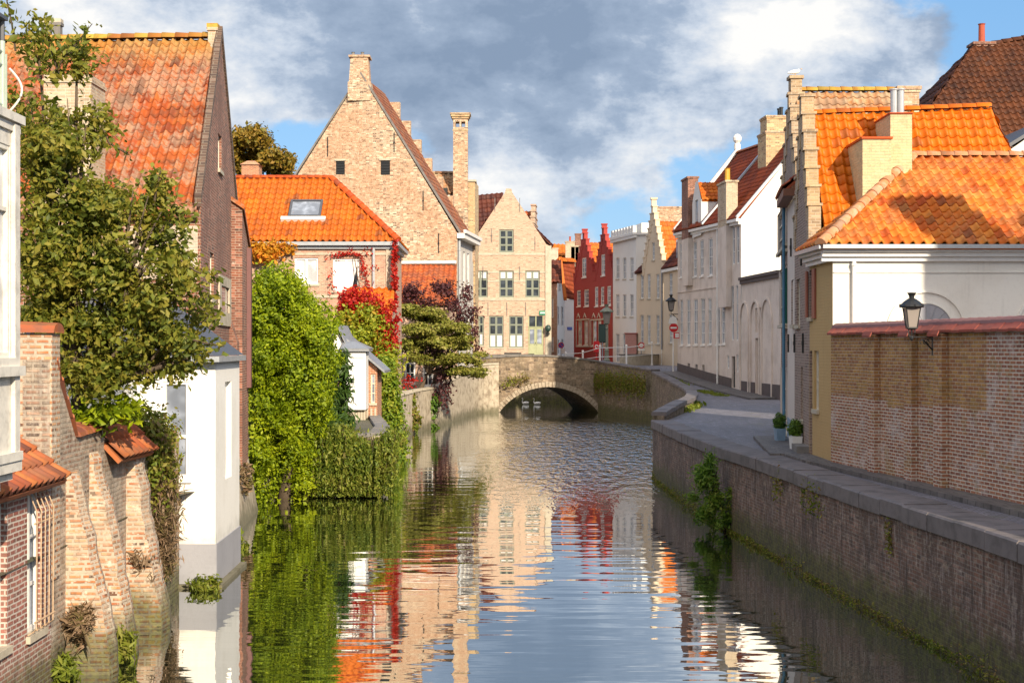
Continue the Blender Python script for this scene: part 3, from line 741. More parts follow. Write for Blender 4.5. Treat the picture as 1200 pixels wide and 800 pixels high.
for a, c in zip(uss[2:-2], uss[3:-1]): quad(bm, bp(a, arcz(a), 0), bp(a, arcz(a), 1), bp(c, arcz(c), 1), bp(c, arcz(c), 0))
for u in (uA, uB): q = [bp(u, -2, 0), bp(u, .0, 0), bp(u, .0, 1), bp(u, -2, 1)]; quad(bm, *q)
# inner faces of both parapets and the deck
for a, c in zip(uss[:-1], uss[1:]):
    for k0, k1 in ((0, .055), (.945, 1)):
        kk = k1 if k0 == 0 else k0
        quad(bm, bp(a, topz(a), k0), bp(c, topz(c), k0), bp(c, topz(c), k1), bp(a, topz(a), k1))
        quad(bm, bp(a, 3.2, kk), bp(c, 3.2, kk), bp(c, topz(c), kk), bp(a, topz(a), kk))
    quad(bm, bp(a, 3.24, .055), bp(c, 3.24, .055), bp(c, 3.24, .945), bp(a, 3.24, .945))
obj('body', bm, 'bridge_brick', br)
bm = nb(); nv = 34                     # voussoir ring
rr = (hw*hw+1.85**2)/(2*1.85); cz = 1.85-rr; a0 = math.asin(hw/rr)
for i in range(nv):
    t0, t1 = -a0+2*a0*i/nv+.004, -a0+2*a0*(i+1)/nv-.004; j = random.uniform(-.02, .03); ro = rr+.36+j
    q = [(uc+math.sin(t)*r_, cz+math.cos(t)*r_) for t, r_ in ((t0, rr-.015), (t1, rr-.015), (t1, ro), (t0, ro))]
    po = [bs.at(u, z, .05+random.uniform(0, .02)) for u, z in q]; prism(bm, po, Vector((-bs.n.x*.3, -bs.n.y*.3, 0)))
M['voussoir'] = plaster('voussoir_stone', (.44, .37, .28), (.18, .13, .09), .85, 4)
obj('arch_ring', bm, 'voussoir', br)
bm = nb()
for i in range(9):
    a, c = bs.L*i/9+.01, bs.L*(i+1)/9-.01
    k0, k1 = -.012, .067
    q = [bp(a, topz(a)+.003, k0), bp(c, topz(c)+.003, k0), bp(c, topz(c)+.003, k1), bp(a, topz(a)+.003, k1)]
    hexa(bm, q, [p+Vector((0, 0, .13)) for p in q])
obj('coping', bm, 'grey_stone', br)
bm = nb()
for i in range(9):
    a, c = bs.L*i/9+.01, bs.L*(i+1)/9-.01; k0, k1 = .935, 1.01
    q = [bp(a, topz(a)+.003, k0), bp(c, topz(c)+.003, k0), bp(c, topz(c)+.003, k1), bp(a, topz(a)+.003, k1)]
    hexa(bm, q, [p+Vector((0, 0, .13)) for p in q])
obj('coping', bm, 'grey_stone', br)
# railing on the far side, posts of a white railing
rl = empty('street_railing', (6.5, 105, 3.3), 'white painted post and rail railing along the street beyond the bridge', 'railing')
RP = []
for px_i, yb, yt, Y in ((663, 419, 413, 110.5), (683, 424, 411, 107), (703, 430, 405, 104.8), (734, 431, 404.5, 107.5), (764, 421, 401, 113), (776, 422, 400, 114), (787, 423, 400, 115)):
    X = PX(px_i, Y); zt = PZ(yt, Y); bm = nb(); lathe(bm, (X, Y, 3.2), [(.10, 0), (.10, .12), (.07, .16), (.065, zt-3.3), (.09, zt-3.26), (.09, zt-3.2), (.03, zt-3.14)], 10)
    obj('post', bm, 'white_paint', rl); RP.append((X, Y, zt))
for fr_ in (.96, .52):
    bm = nb()
    for a, c in zip(RP[:-1], RP[1:]): tube(bm, [(a[0], a[1], 3.2+(a[2]-3.3)*fr_), (c[0], c[1], 3.2+(c[2]-3.3)*fr_)], .03, 6)
    obj('rail', bm, 'white_paint', rl)
lw = empty('low_wall', (9.6, 113, 3.2), 'low sunlit rendered wall under the white railing', 'wall')
bm = nb(); Side((8.6, 110.2), (13.0, 116.5)).box(bm, 0, 7.0, -.3, 0, 2.9, 4.05); obj('wall', bm, 'stone', lw)
bm = nb(); Side((8.6, 110.2), (13.0, 116.5)).box(bm, -.05, 7.05, -.35, .05, 4.053, 4.15); obj('coping', bm, 'grey_stone', lw)
# ================================================================ LEFT BANK HOUSES
def cornice(parent, s, z, h=.25, d_=.18, u0=0, u1=None, mat='white_paint', name='cornice'):
    bm = nb(); u1 = s.L if u1 is None else u1
    s.box(bm, u0-.05, u1+.05, .003, d_*.55, z, z+h*.5); s.box(bm, u0-.08, u1+.08, .003, d_, z+h*.5+.002, z+h); return obj(name, bm, mat, parent)
def pipe(parent, s, u, z0, z1, mat='zinc', r=.045, name='downpipe'):
    bm = nb(); a = s.at(u, z0, r+.03); tube(bm, [a, s.at(u, z1, r+.03)], r, 8)
    for zz in np.arange(z0+.6, z1, 2.0): tube(bm, [s.at(u, zz, r+.03), s.at(u, zz+.05, r+.03)], r*1.35, 8)
    return obj(name, bm, mat, parent)
def ties(parent, s, pts, mat='black_iron', h=.7):
    for (px, py) in pts:
        u = s.u(px); z = PZ(py, s.Y(u)); bm = nb(); s.box(bm, u-.025, u+.025, .003, .05, z-h/2, z+h/2); s.box(bm, u-.05, u+.05, .003, .06, z-.05, z+.05); obj('wall_tie', bm, mat, parent)
def chimney(parent, c, wx, wy, z0, z1, mat, cap='stone', pots=0, name='chimney', potmat='red_pot', capover=.06, d=(1, 0)):
    """brick stack (own part), cap and pots as sub-parts"""
    dv = Vector(d).normalized(); s = Side((c[0]-dv.x*wx/2, c[1]-dv.y*wx/2), (c[0]+dv.x*wx/2, c[1]+dv.y*wx/2)); bm = nb()
    s.box(bm, 0, wx, -wy/2, wy/2, z0, z1-.16); s.box(bm, -.03, wx+.03, -wy/2-.03, wy/2+.03, z1-.159, z1-.08); st = obj(name, bm, mat, parent)
    bm = nb(); s.box(bm, -capover, wx+capover, -wy/2-capover, wy/2+capover, z1-.079, z1+.02); obj('chimney_cap', bm, cap or mat, st)
    for i in range(pots):
        bm = nb(); p = s.at(wx*(i+1)/(pots+1), z1+.02, 0); lathe(bm, p, [(.12, 0), (.13, .05), (.10, .12), (.10, .48), (.13, .5), (.13, .56), (.08, .57)], 12); obj('chimney_pot', bm, potmat, st)
    return st

# ---- H4: big old brick house, roof towards us, gable to the canal
M['red_brick_old'] = brick('dark_red_old_brick', (.29, .10, .055), (.18, .065, .042), (.42, .31, .24), (.15, .07, .05), .5, .5, wash=.05, patch_scale=.9, damp=.4, ms=.010)
M['pale_old'] = brick('pale_flaking_brick', (.46, .33, .22), (.36, .21, .13), (.58, .50, .40), (.55, .48, .38), .7, .3, wash=.25)
M['roof_old'] = tiles('old_lichen_pantiles', [(.28, .06, .018), (.37, .085, .02), (.20, .045, .02), (.43, .12, .028), (.32, .07, .022)], (.38, .29, .21), .6, .75, (.10, .055, .04), .5, 1.1, topmoss=12.2)
M['ridge_moss'] = tiles('mossy_ridge_tiles', [(.45, .22, .04), (.33, .12, .03), (.50, .30, .06)], (.50, .36, .06), .8, .8)
M['yellow_old'] = brick('yellow_brown_old_brick', (.50, .36, .22), (.40, .25, .15), (.52, .45, .36), (.62, .52, .38), .5, .4)
M['duct_wood'] = plain('purplish_brown_wood', (.16, .065, .06), .6)
h4 = empty('brick_house', (-7.0, 32, 0), 'tall old dark brick house with steep lichen-covered red tiled roof behind the leafy tree', 'house')
A, B, C, D = Vector((-17.0, 32.2)), Vector((-7.0, 32.0)), Vector((-7.95, 41.2)), Vector((-17.6, 41.4))
S4 = box_sides(A, B, C, D); f4, g4 = S4[0], S4[1]
ze4, za4 = 7.95, 12.65; uap = 4.5
f4.flat(-1, ze4); g4.gable(-1, ze4, za4+.1, uap, 8.4); S4[2].flat(-1, 8.4); S4[3].gable(-1, 8.4, za4, S4[3].L-uap, ze4)
wins4 = [(255.5, 158, 259.5, 200), (246, 296, 250.5, 350)]
niche = g4.rect(257.5, 336, 267, 366); rw = [g4.rect(*r_) for r_ in wins4]; g4.holes = rw+[niche]
f4.holes = [f4.rect(200, 300, 214, 330)]
shell(h4, S4, 'red_brick_old')
bm = nb(); f4.box(bm, .0, f4.L-.25, .01, .05, 4.0, ze4-.02); pw = f4.holes[0]
for r_ in rw: window(h4, g4, r_, 1, 3, 'cream_paint', 'glass_grey', bar=.06, bw=.02)
window(h4, f4, f4.holes[0], 2, 3)
bm.free()
# pointed stone niche frame with grey glass
bm = nb(); u0, z0, u1, z1 = niche; um = (u0+u1)/2
for (a, c, e, f) in ((u0-.45, u0, z0-.35, z1+.25), (u1, u1+.45, z0-.35, z1+.25), (u0, u1, z0-.35, z0), (u0, u1, z1, z1+.25)): g4.box(bm, a, c, .002, .05, e, f)
obj('niche_surround', bm, 'stone', h4)
bm = nb(); g4.box(bm, u0+.003, u1-.003, -.04, -.01, z0, z1); obj('niche_window', bm, 'glass_grey', h4)
RB = Vector((-7.45, 36.5, za4)); RA = Vector((-17.3, 36.7, za4-.1))
roof(h4, [(-17.3, 31.75, ze4-.25), (-7.02, 31.75, ze4-.25), RB+Vector((-.05, 0, 0)), RA], 'roof_old', .235, .30, .052, lip=.022)
roof(h4, [(-8.05, 41.4, 8.25), (-17.7, 41.6, 8.2), RA+Vector((0, .02, 0)), RB+Vector((-.05, .02, 0))], 'roof_old', .3, .4, .03, name='rear_roof')
ridge(h4, RA+Vector((0, 0, .05)), RB+Vector((-.1, 0, .05)), 'ridge_moss', .14)
# raking parapet along the gable, pinnacle on its apex
M['dark_cope'] = brick('dark_gable_coping', (.13, .075, .05), (.08, .05, .04), (.20, .16, .12), None, 0, .4, bw=.3, bh=.1)
bm = nb()
def rake(bm, s, u0, z0, u1, z1, w0, w1, th):
    q = [s.at(u0, z0, w1), s.at(u1, z1, w1), s.at(u1, z1, w0), s.at(u0, z0, w0)]; hexa(bm, q, [p+Vector((0, 0, th)) for p in q])
rake(bm, g4, -.28, ze4-.05, uap, za4+.08, -.11, .04, .26); rake(bm, g4, uap, za4+.08, g4.L+.1, 8.35, -.11, .04, .26); obj('gable_coping', bm, 'dark_cope', h4)
chimney(h4, (RB.x-.20, RB.y), .22, .4, za4-.3, 13.0, 'yellow_old', 'ridge_moss', name='gable_pinnacle', capover=.03)
# brick breast on the front slope
ch = chimney(h4, (PX(91, 32.2), 32.0), 1.05, 1.1, 2, PZ(90, 31.6), 'yellow_old', 'yellow_old', name='chimney_breast', capover=.0)
bm = nb(); cx = PX(91, 32.2); cz = PZ(90, 31.6)
for i in range(4): box(bm, (cx-.50+.26*i, 31.44, cz+.025), (cx-.26+.26*i, 31.72, cz+.10))
obj('cap_tiles', bm, 'roof_old', ch)
chimney(h4, (PX(56, 37.6), 37.6), .17, .2, 12.0, 13.4, 'grey_stone', name='ridge_vent', capover=.02); chimney(h4, (PX(68, 37.6), 37.6), .17, .2, 12.0, 13.4, 'grey_stone', name='ridge_vent', capover=.02)
# pale patch of render and brickwork under the eave
bm = nb(); f4.box(bm, f4.u(150), f4.u(232), .003, .03, 6.3, 7.5); obj('render_patch', bm, 'pale_old', h4)
bm = nb(); q = [g4.at(7.3, -1, .003), g4.at(7.3, -1, .30), g4.at(9.35, -1, .30), g4.at(9.35, -1, .003)]; q2 = [g4.at(7.3, 8.75, .003), g4.at(7.3, 8.55, .30), g4.at(9.35, 7.7, .30), g4.at(9.35, 7.75, .003)]
hexa(bm, q[::-1], q2[::-1]); obj('stair_projection', bm, 'red_brick_old', h4)
bm = nb(); q = [g4.at(7.2, 8.56, .36), g4.at(9.45, 7.66, .36), g4.at(9.45, 7.76, -.0), g4.at(7.2, 8.8, -.0)]; hexa(bm, q, [p+Vector((0, 0, .12)) for p in q]); obj('projection_coping', bm, 'roof_old', h4)
bm = nb(); g4.box(bm, 8.75, 9.15, .303, .42, 3.6, 7.6); obj('wooden_duct', bm, 'duct_wood', h4)
# stepped-down buttress part on the far end of gable
bm = nb(); g4.box(bm, g4.L-2.6, g4.L-.3, .003, .22, -1, 4.9); q = [g4.at(g4.L-2.6, 4.9, .003), g4.at(g4.L-.3, 4.9, .003), g4.at(g4.L-.3, 5.5, .003), g4.at(g4.L-2.6, 5.5, .003)]
hexa(bm, [g4.at(g4.L-2.6, 4.902, .003), g4.at(g4.L-.3, 4.902, .003), g4.at(g4.L-.3, 4.902, .22), g4.at(g4.L-2.6, 4.902, .22)][::-1], [g4.at(g4.L-2.6, 5.5, .003), g4.at(g4.L-.3, 5.5, .003), g4.at(g4.L-.3, 5.5, .02), g4.at(g4.L-2.6, 5.5, .02)][::-1])
obj('buttress', bm, 'red_brick_old', h4)
bm = nb(); q0 = [g4.at(.5, -1, .5), g4.at(g4.L+.3, -1, .75), g4.at(g4.L+.3, -1, .002), g4.at(.5, -1, .002)]; q1 = [g4.at(.5, 1.0, .23), g4.at(g4.L+.1, 1.9, .24), g4.at(g4.L+.1, 1.9, .002), g4.at(.5, 1.0, .002)]
hexa(bm, q0, q1); obj('battered_base', bm, 'bank_stone', h4)

# ---- H3: white rendered annexe with slate roof
M['white_render'] = plaster('white_render', (.82, .80, .75), (.70, .67, .60), .45, .9, streak=.13, damp=.75)
M['grey_render'] = plaster('grey_plinth_render', (.33, .33, .36), (.26, .26, .28), .5, 1.5)
h3 = empty('white_annexe', (-6.3, 28.3, 0), 'white rendered canal-side annexe with grey plinth and dark slate roof', 'house')
A, B, C, D = Vector((-9.6, 28.3)), Vector((-5.9, 28.3)), Vector((-5.98, 31.2)), Vector((-9.8, 31.4))
S3 = box_sides(A, B, C, D); zt3 = 4.54
for s in S3: s.flat(-1, zt3)
rW = S3[0].rect(191, 447, 221, 560); rN = S3[1].rect(257.5, 445, 263, 560); rN = (1.1, PZ(560, 29.7), 1.85, PZ(447, 29.7)); S3[0].holes = [rW]; S3[1].holes = [rN]
shell(h3, S3, 'white_render', reveal=.1)
wf = window(h3, S3[0], rW, 1, 2, 'white_paint', 'glass_grey', bar=.06, reveal=.08, sill='white_paint', split=[.43], bw=.04)
bm = nb(); S3[1].box(bm, rN[0]+.003, rN[2]-.003, -.11, -.095, rN[1], rN[3]); obj('blind_niche', bm, 'white_render', h3)
bm = nb()
for i, s in enumerate(S3[:2]): s.box(bm, -.0 if i else 0, s.L+(.025 if i == 0 else 0), .003, .028, -1, .86)
obj('plinth', bm, 'grey_render', h3)
bm = nb(); S3[0].box(bm, 0, 3.8, .03, .16, -1, .07); S3[1].box(bm, -.16, 2.9, .03, .16, -1, .072); obj('footing', bm, 'bank_stone', h3)
bm = nb(); e = .28; z = zt3+.06; a_, b_, c_, d_ = (-9.9, 28.3-e, z), (-5.86, 28.3-e, z), (-5.94, 31.5, z), (-9.9, 31.5, z); ap0, ap1 = (-7.4, 30.3, 5.85), (-9.9, 30.3, 5.85)
for q in ((a_, b_, ap0, ap1), (b_, c_, ap0), (c_, d_, ap1, ap0), (d_, c_, b_, a_)): quad(bm, *q)
obj('slate_roof', bm, 'slate', h3)
bm = nb(); S3[0].box(bm, -.3, S3[0].L+.13, .20, .32, zt3-.06, zt3+.05); S3[1].box(bm, -.32, 3.0, .04, .13, zt3-.061, zt3+.049); S3[0].box(bm, -.3, S3[0].L, 0.003, .2, zt3-.08, zt3-.0); obj('gutter', bm, 'zinc', h3)

# ---- H5: orange hipped roof house with red creeper
M['brick_mix'] = brick('mixed_red_buff_brick', (.42, .22, .14), (.50, .36, .24), (.56, .48, .38), (.48, .20, .14), .45, .3, wash=.1)
M['roof_orange'] = tiles('orange_pantiles', [(.46, .105, .009), (.53, .13, .01), (.40, .085, .008), (.57, .155, .012)], (.30, .09, .02), .4, .55)
M['roof_orange_red'] = tiles('orange_red_ridge', [(.42, .065, .012), (.48, .085, .015)], None, 0, .6)
h5 = empty('hipped_house', (-5.9, 69.6, 0), 'brick house with bright orange hipped roof, skylight and red creeper', 'house')
A, B, C, D = Vector((-18.5, 69.8)), Vector((-5.86, 69.6)), Vector((-5.95, 76.6)), Vector((-18.5, 76.8)); S5 = box_sides(A, B, C, D)
ze5, zr5 = 9.85, 13.35
for s in S5: s.flat(-1, ze5)
r5 = [S5[0].rect(345, 302, 373, 333), S5[0].rect(390, 303, 421, 341)]; S5[0].holes = list(r5); S5[1].holes = [(2.2, 6.6, 3.1, 8.3)]
shell(h5, S5, 'brick_mix')
window(h5, S5[0], r5[0], 2, 1, 'white_paint', 'curtain', bar=.09, bw=.06)
window(h5, S5[0], r5[1], 2, 1, 'white_paint', 'glass', bar=.09, bw=.06, label='wide window with a parted white curtain')
window(h5, S5[1], S5[1].holes[0], 1, 2)
wc = [o for o in h5.children if 'label' in o][0]; bm = nb(); a_, b_0, c_1, d_1 = r5[1]; wq = c_1-a_
S5[0].box(bm, a_+.1, a_+wq*.46, -.112, -.10, b_0+.1, d_1-.1); q = [S5[0].at(a_+wq*.54, b_0+.1, -.1), S5[0].at(a_+wq*.70, b_0+.1, -.1), S5[0].at(a_+wq*.95, d_1-.1, -.1), S5[0].at(a_+wq*.54, d_1-.1, -.1)]; prism(bm, q, Vector((0, .012, 0))); obj('curtain', bm, 'white_paint', wc)
bm = nb(); S5[0].box(bm, S5[0].u(345)-1.2, S5[0].L, .003, .04, ze5-.62, ze5-.5); S5[0].box(bm, 4, S5[0].L, .003, .05, PZ(349, 69.7), PZ(345.5, 69.7)); obj('brick_band', bm, 'stone', h5)
bm = nb(); S5[0].box(bm, -.3, S5[0].L+.35, .15, .36, ze5-.16, ze5+.02); S5[1].box(bm, -.36, 7.2, .15, .34, ze5-.161, ze5+.019); S5[0].box(bm, -.3, S5[0].L+.15, .003, .15, ze5-.32, ze5-.17); S5[1].box(bm, -.02, 7, .003, .15, ze5-.321, ze5-.171); obj('gutter', bm, 'zinc', h5)
e = .3; zz = ze5+.02; RX = PX(388, 73.1)
roof(h5, [(-18.9, 69.7-e, zz), (-5.86+e, 69.55-e, zz), (RX, 73.1, zr5), (-18.9, 73.1, zr5)], 'roof_orange', .34, .42, .06, lip=.035)
roof(h5, [(-5.56, 69.25, zz), (-5.62, 76.9, zz), (RX, 73.1, zr5)], 'roof_orange', .34, .42, .045, name='hip_roof')
roof(h5, [(-5.62, 76.9, zz), (-18.9, 76.9, zz), (-18.9, 73.1, zr5), (RX, 73.1, zr5)], 'roof_orange', .5, .6, .045, name='rear_roof')
ridge(h5, (-18.9, 73.1, zr5+.06), (RX, 73.1, zr5+.06), 'roof_orange_red', .16, .4); ridge(h5, (-5.56, 69.25, zz+.08), (RX, 73.1, zr5+.08), 'roof_orange_red', .17, .4)
# skylight lying on the slope
sl_n = Vector((0, -(zr5-zz), 3.8)).normalized(); sv = Vector((0, 3.8, zr5-zz)).normalized()
def on_slope(px, py):
    for t in np.linspace(0, 1, 400):
        Y = 69.3+3.8*t; z = zz+(zr5-zz)*t
        if abs(405-(z-HC)*F/Y-py) < .35: return Vector((PX(px, Y), Y, z))
p0 = on_slope(338, 257); L_ = 2.15; Wd = PX(376, p0.y)-p0.x
bm = nb()
def slab(bm, o, u, v, n, a0, a1, b0, b1, h0, h1):
    q = [o+u*a+v*b_+n*h0 for a, b_ in ((a0, b0), (a1, b0), (a1, b1), (a0, b1))]; hexa(bm, q, [p+n*(h1-h0) for p in q])
ux = Vector((1, 0, 0)); Lv = 1.35
for (a0, a1, b0, b1) in ((0, .10, 0, Lv), (Wd-.10, Wd, 0, Lv), (.10, Wd-.10, 0, .1), (.10, Wd-.10, Lv-.1, Lv)): slab(bm, p0, ux, sv, sl_n, a0, a1, b0, b1, .02, .24)
sk = obj('skylight', bm, 'slate', h5)
bm = nb(); slab(bm, p0, ux, sv, sl_n, .1, Wd-.1, .1, Lv-.1, .05, .17); obj('pane', bm, 'glass_grey', sk)
bm = nb(); slab(bm, p0, ux, sv, sl_n, -.35, Wd+.25, -.22, .0, .02, .21); obj('flashing', bm, 'white_paint', sk)
pipe(h5, S5[0], S5[0].u(438), 3, ze5-.2, 'zinc', .07)
# pale rendered corner pier
bm = nb(); S5[0].box(bm, S5[0].L-.30, S5[0].L+.02, .003, .06, -1, ze5-.35); S5[1].box(bm, -.05, .5, .004, .05, -1, ze5-.35); obj('corner_pier', bm, 'bank_stone', h5)
# little orange lean-to roof under the creeper
l5 = empty('orange_lean_to', (-8, 68, 0), 'small lean-to with orange tiles half hidden by red creeper', 'lean-to')
LS = box_sides(Vector((PX(400, 66.8), 66.8)), Vector((PX(458, 66.8), 66.8)), Vector((PX(458, 66.8)-.1, 69.5)), Vector((PX(400, 66.8), 69.5)))
zl = PZ(373, 66.8)
LS[0].flat(0, zl); LS[1].flat(0, zl, zl+1.5); LS[3].flat(0, zl+1.5, zl); LS[0].holes = [LS[0].rect(405, 380, 425, 396)]
shell(l5, [LS[0], LS[1], LS[3]], 'brick_mix'); window(l5, LS[0], LS[0].holes[0], 2, 2)
roof(l5, [(PX(398, 66.6), 66.6, zl-.05), (PX(459, 66.6), 66.6, zl-.05), (PX(459, 66.6)-.1, 69.55, zl+1.5), (PX(398, 66.6), 69.55, zl+1.5)], 'roof_orange', .34, .4, .045)

# ---- white boarded oriel house and its brick neighbour near the terrace
M['white_board'] = plain('white_boarding', (.80, .78, .74), .6, var=.06)
o5 = empty('garden_house', (-6.4, 56, 1.3), 'small white canal garden house with boarded oriel and grey gabled roof', 'garden house')
A, B = Vector((PX(383, 56), 56.0)), Vector((PX(409, 56), 56.0)); OS = box_sides(A, B, B+Vector((-.1, 3.2)), A+Vector((0, 3.2)))
zo = PZ(420, 56); 
OS[0].gable(0, PZ(425, 56), PZ(386, 56)); OS[2].gable(0, PZ(425, 56), PZ(386, 56)); OS[1].flat(0, PZ(425, 56)); OS[3].flat(0, PZ(425, 56)); OS[0].holes = [OS[0].rect(390, 447, 400, 464)]
shell(o5, OS, 'white_render'); window(o5, OS[0], OS[0].holes[0], 2, 2)
bm = nb(); cx_ = (A.x+B.x)/2; za_ = PZ(384, 56)
for sx in (1, -1):
    x1 = cx_+sx*.72; q = [Vector((cx_, 55.75, za_+.12)), Vector((x1, 55.75, PZ(427, 56)+.02)), Vector((x1, 59.4, PZ(427, 56)+.02)), Vector((cx_, 59.4, za_+.12))]
    hexa(bm, [p-Vector((0, 0, .09)) for p in q], q)
obj('gable_roof', bm, 'grey_metal', o5)
O2 = box_sides(Vector((PX(404, 55.4), 55.4)), Vector((PX(428.5, 55.4), 55.4)), Vector((PX(428.5, 55.4)-.05, 57.2)), Vector((PX(404, 55.4), 57.2)))
for s in O2: s.out = [(0, PZ(480, 55.4)), (s.L, PZ(480, 55.4)), (s.L, PZ(411, 55.4)), (0, PZ(411, 55.4))]
O2[0].holes = [O2[0].rect(411, 419, 425, 474)]
bm = nb()
for s in O2: wall_face(bm, s, .03)
quad(bm, *[O2[i].at(0, PZ(480, 55.4)) for i in range(4)]); ob_ = obj('oriel', bm, 'white_board', o5)
bm = nb(); r_ = O2[0].holes[0]; O2[0].box(bm, r_[0], r_[2], -.04, -.028, r_[1], r_[3]); obj('shutter_panel', bm, 'white_paint', ob_)
bm = nb(); zt_ = PZ(411, 55.4)
for s_i, s in enumerate(O2): s.box(bm, -.12, s.L+.12, -.0+.004+s_i*.001, .14, zt_-.02+s_i*.001, zt_+.09)
x0, x1 = PX(404, 55.4)-.14, PX(428.5, 55.4)+.14; hexa(bm, [(x0, 55.25, zt_+.092), (x1, 55.25, zt_+.092), (x1, 57.3, zt_+.092), (x0, 57.3, zt_+.092)], [(x0, 55.9, zt_+.36), (x0+.5, 55.9, zt_+.36), (x0+.5, 57.3, zt_+.36), (x0, 57.3, zt_+.36)]); obj('oriel_roof', bm, 'grey_metal', ob_)
bm = nb()
for i in range(7):
    x = PX(406, 55.6)+.11*i; box(bm, (x, 55.6, 1.2), (x+.085, 55.63, PZ(480.5, 55.6)))
box(bm, (PX(405, 55.7), 55.64, 1.2), (PX(428, 55.7), 55.70, PZ(480.5, 55.6))); obj('lower_boarding', bm, 'stone', o5)
o6 = empty('brick_outhouse', (-5.6, 57.5, 1), 'narrow orange brick outhouse with sloping grey roof beside the white garden house', 'outhouse')
M['orange_brick'] = brick('orange_red_brick', (.52, .18, .07), (.42, .14, .06), (.50, .38, .28), None, 0, .25)
A, B = Vector((PX(427, 57), 57.0)), Vector((PX(442, 57), 57.0)); OS = box_sides(A, B, B+Vector((-.1, 3.0)), A+Vector((0, 3.0)))
z0_, z1_ = PZ(431, 57), PZ(418, 57)
OS[0].flat(0, z1_, z0_); OS[1].flat(0, z0_); OS[2].flat(0, z0_, z1_); OS[3].flat(0, z1_); OS[0].holes = [OS[0].rect(434.5, 438, 440, 472)]
shell(o6, OS, 'orange_brick'); window(o6, OS[0], OS[0].holes[0], 1, 3, 'cream_paint', 'glass_grey')
bm = nb(); q = [Vector((A.x-1.3, 56.7, z1_+1.15)), Vector((B.x+.32, 56.7, z0_-.2)), Vector((B.x+.25, 60.2, z0_-.2)), Vector((A.x-1.3, 60.2, z1_+1.15))]; hexa(bm, q, [p+Vector((0, 0, .1)) for p in q]); obj('lean_roof', bm, 'grey_metal', o6)
bm = nb(); 
for i in range(3): OS[0].box(bm, .08+.16*i, .16+.16*i, .003, .05, 1.0, PZ(478, 57))
obj('pilaster_strips', bm, 'stone', o6)

# ---- H6: big brick gable house
M['buff_old'] = brick('mottled_buff_brick', (.54, .38, .25), (.44, .26, .15), (.52, .43, .33), (.50, .27, .15), .55, .9, wash=.05, patch_scale=.45, ms=.014, bw=.23, bh=.085, dark=(.12, .07, .045), mottle=.55)
M['roof_brown'] = tiles('brown_red_tiles', [(.22, .07, .04), (.30, .10, .05), (.15, .06, .045), (.36, .13, .05)], (.25, .17, .12), .5, .7)
h6 = empty('gable_house', (-3.6, 94, 0), 'huge steep buff brick gable house with two small black windows and chimney on its apex', 'house')
A, B = Vector((PX(304, 95.6), 95.6)), Vector((-3.62, 94.0)); dd = (B-A).normalized(); nn = Vector((-dd.y, dd.x)); C, D = B+nn*7.4, A+nn*7.4
C = Vector((-2.75, 101.2)); D = A+(C-B); S6 = box_sides(A, B, C, D); f6 = S6[0]
ze6 = 12.25; ua6 = f6.u(423); za6 = PZ(88, f6.Y(ua6))
f6.gable(-1, ze6, za6, ua6); S6[2].gable(-1, ze6, za6, S6[2].L-ua6); S6[1].flat(-1, ze6); S6[3].flat(-1, ze6)
rr6 = [f6.rect(393.5, 188.5, 404, 204.5), f6.rect(446, 188, 457, 205)]; f6.holes = list(rr6); S6[1].holes = [(.9, 8.2, 1.7, 11.2), (2.6, 8.2, 3.5, 11.2), (4.4, 8.2, 5.3, 11.2), (1.0, 4.4, 1.8, 6.8), (4.2, 4.4, 5.2, 6.8)]
w6 = shell(h6, [f6, S6[2], S6[3]], 'buff_old'); M['pale_render'] = plaster('pale_greyish_render', (.55, .52, .48), (.42, .38, .33), .5, 1.0, streak=.3)
shell(h6, [S6[1]], 'pale_render', name='canal_front')
for r_ in rr6:
    bm = nb(); u0, z0, u1, z1 = r_; f6.box(bm, u0+.003, u1-.003, -.14, -.06, z0, z1)
    for i in range(5): f6.box(bm, u0+.05, u1-.05, -.06, -.02, z0+(z1-z0)*(.06+.19*i), z0+(z1-z0)*(.16+.19*i))
    sh = obj('black_shutter', bm, 'black_iron', h6); bm = nb(); f6.box(bm, u0-.08, u1+.08, .003, .06, z1, z1+.12); obj('lintel', bm, 'stone', sh)
for r_ in S6[1].holes: window(h6, S6[1], r_, 2, 3, 'white_paint', 'glass', bar=.07)
ap = f6.at(ua6, za6); apb = S6[2].at(S6[2].L-ua6, za6)
ev0, ev1 = f6.at(f6.L+.1, ze6-.1), Vector((C.x+.1, C.y, ze6-.1))
roof(h6, [ev0+Vector((0, .25, 0)), ev1, apb, ap+Vector((0, .25, 0))], 'roof_brown', .34, .40, .03, name='canal_roof')
roof(h6, [Vector((D.x-.1, D.y, ze6-.1)), f6.at(-.1, ze6-.1)+Vector((0, .25, 0)), ap+Vector((0, .25, 0)), apb], 'roof_brown', .5, .6, .03, name='rear_roof')
bm = nb(); rake(bm, f6, -.2, ze6-.1, ua6, za6+.02, -.3, .07, .2); rake(bm, f6, ua6, za6+.02, f6.L+.2, ze6-.1, -.3, .07, .2); obj('gable_coping', bm, 'grey_stone', h6)
Yc = f6.Y(ua6); bm = nb()
def stackbox(bm, px0, px1, py0, py1, Y, d_, taper=0):
    x0, x1 = PX(px0, Y), PX(px1, Y); z0, z1 = PZ(py1, Y), PZ(py0, Y); t = taper
    hexa(bm, [(x0, Y-.08, z0), (x1, Y-.08, z0), (x1, Y+d_, z0), (x0, Y+d_, z0)], [(x0+t, Y-.08+t*.5, z1), (x1-t, Y-.08+t*.5, z1), (x1-t, Y+d_, z1), (x0+t, Y+d_, z1)])
stackbox(bm, 407.5, 434.5, 96, 118, Yc-.05, 1.3); stackbox(bm, 409, 433, 67, 95.9, Yc, 1.2, .10); stackbox(bm, 408.5, 433.5, 64.5, 66.9, Yc-.05, 1.3)
c6 = obj('chimney', bm, 'buff_old', h6)
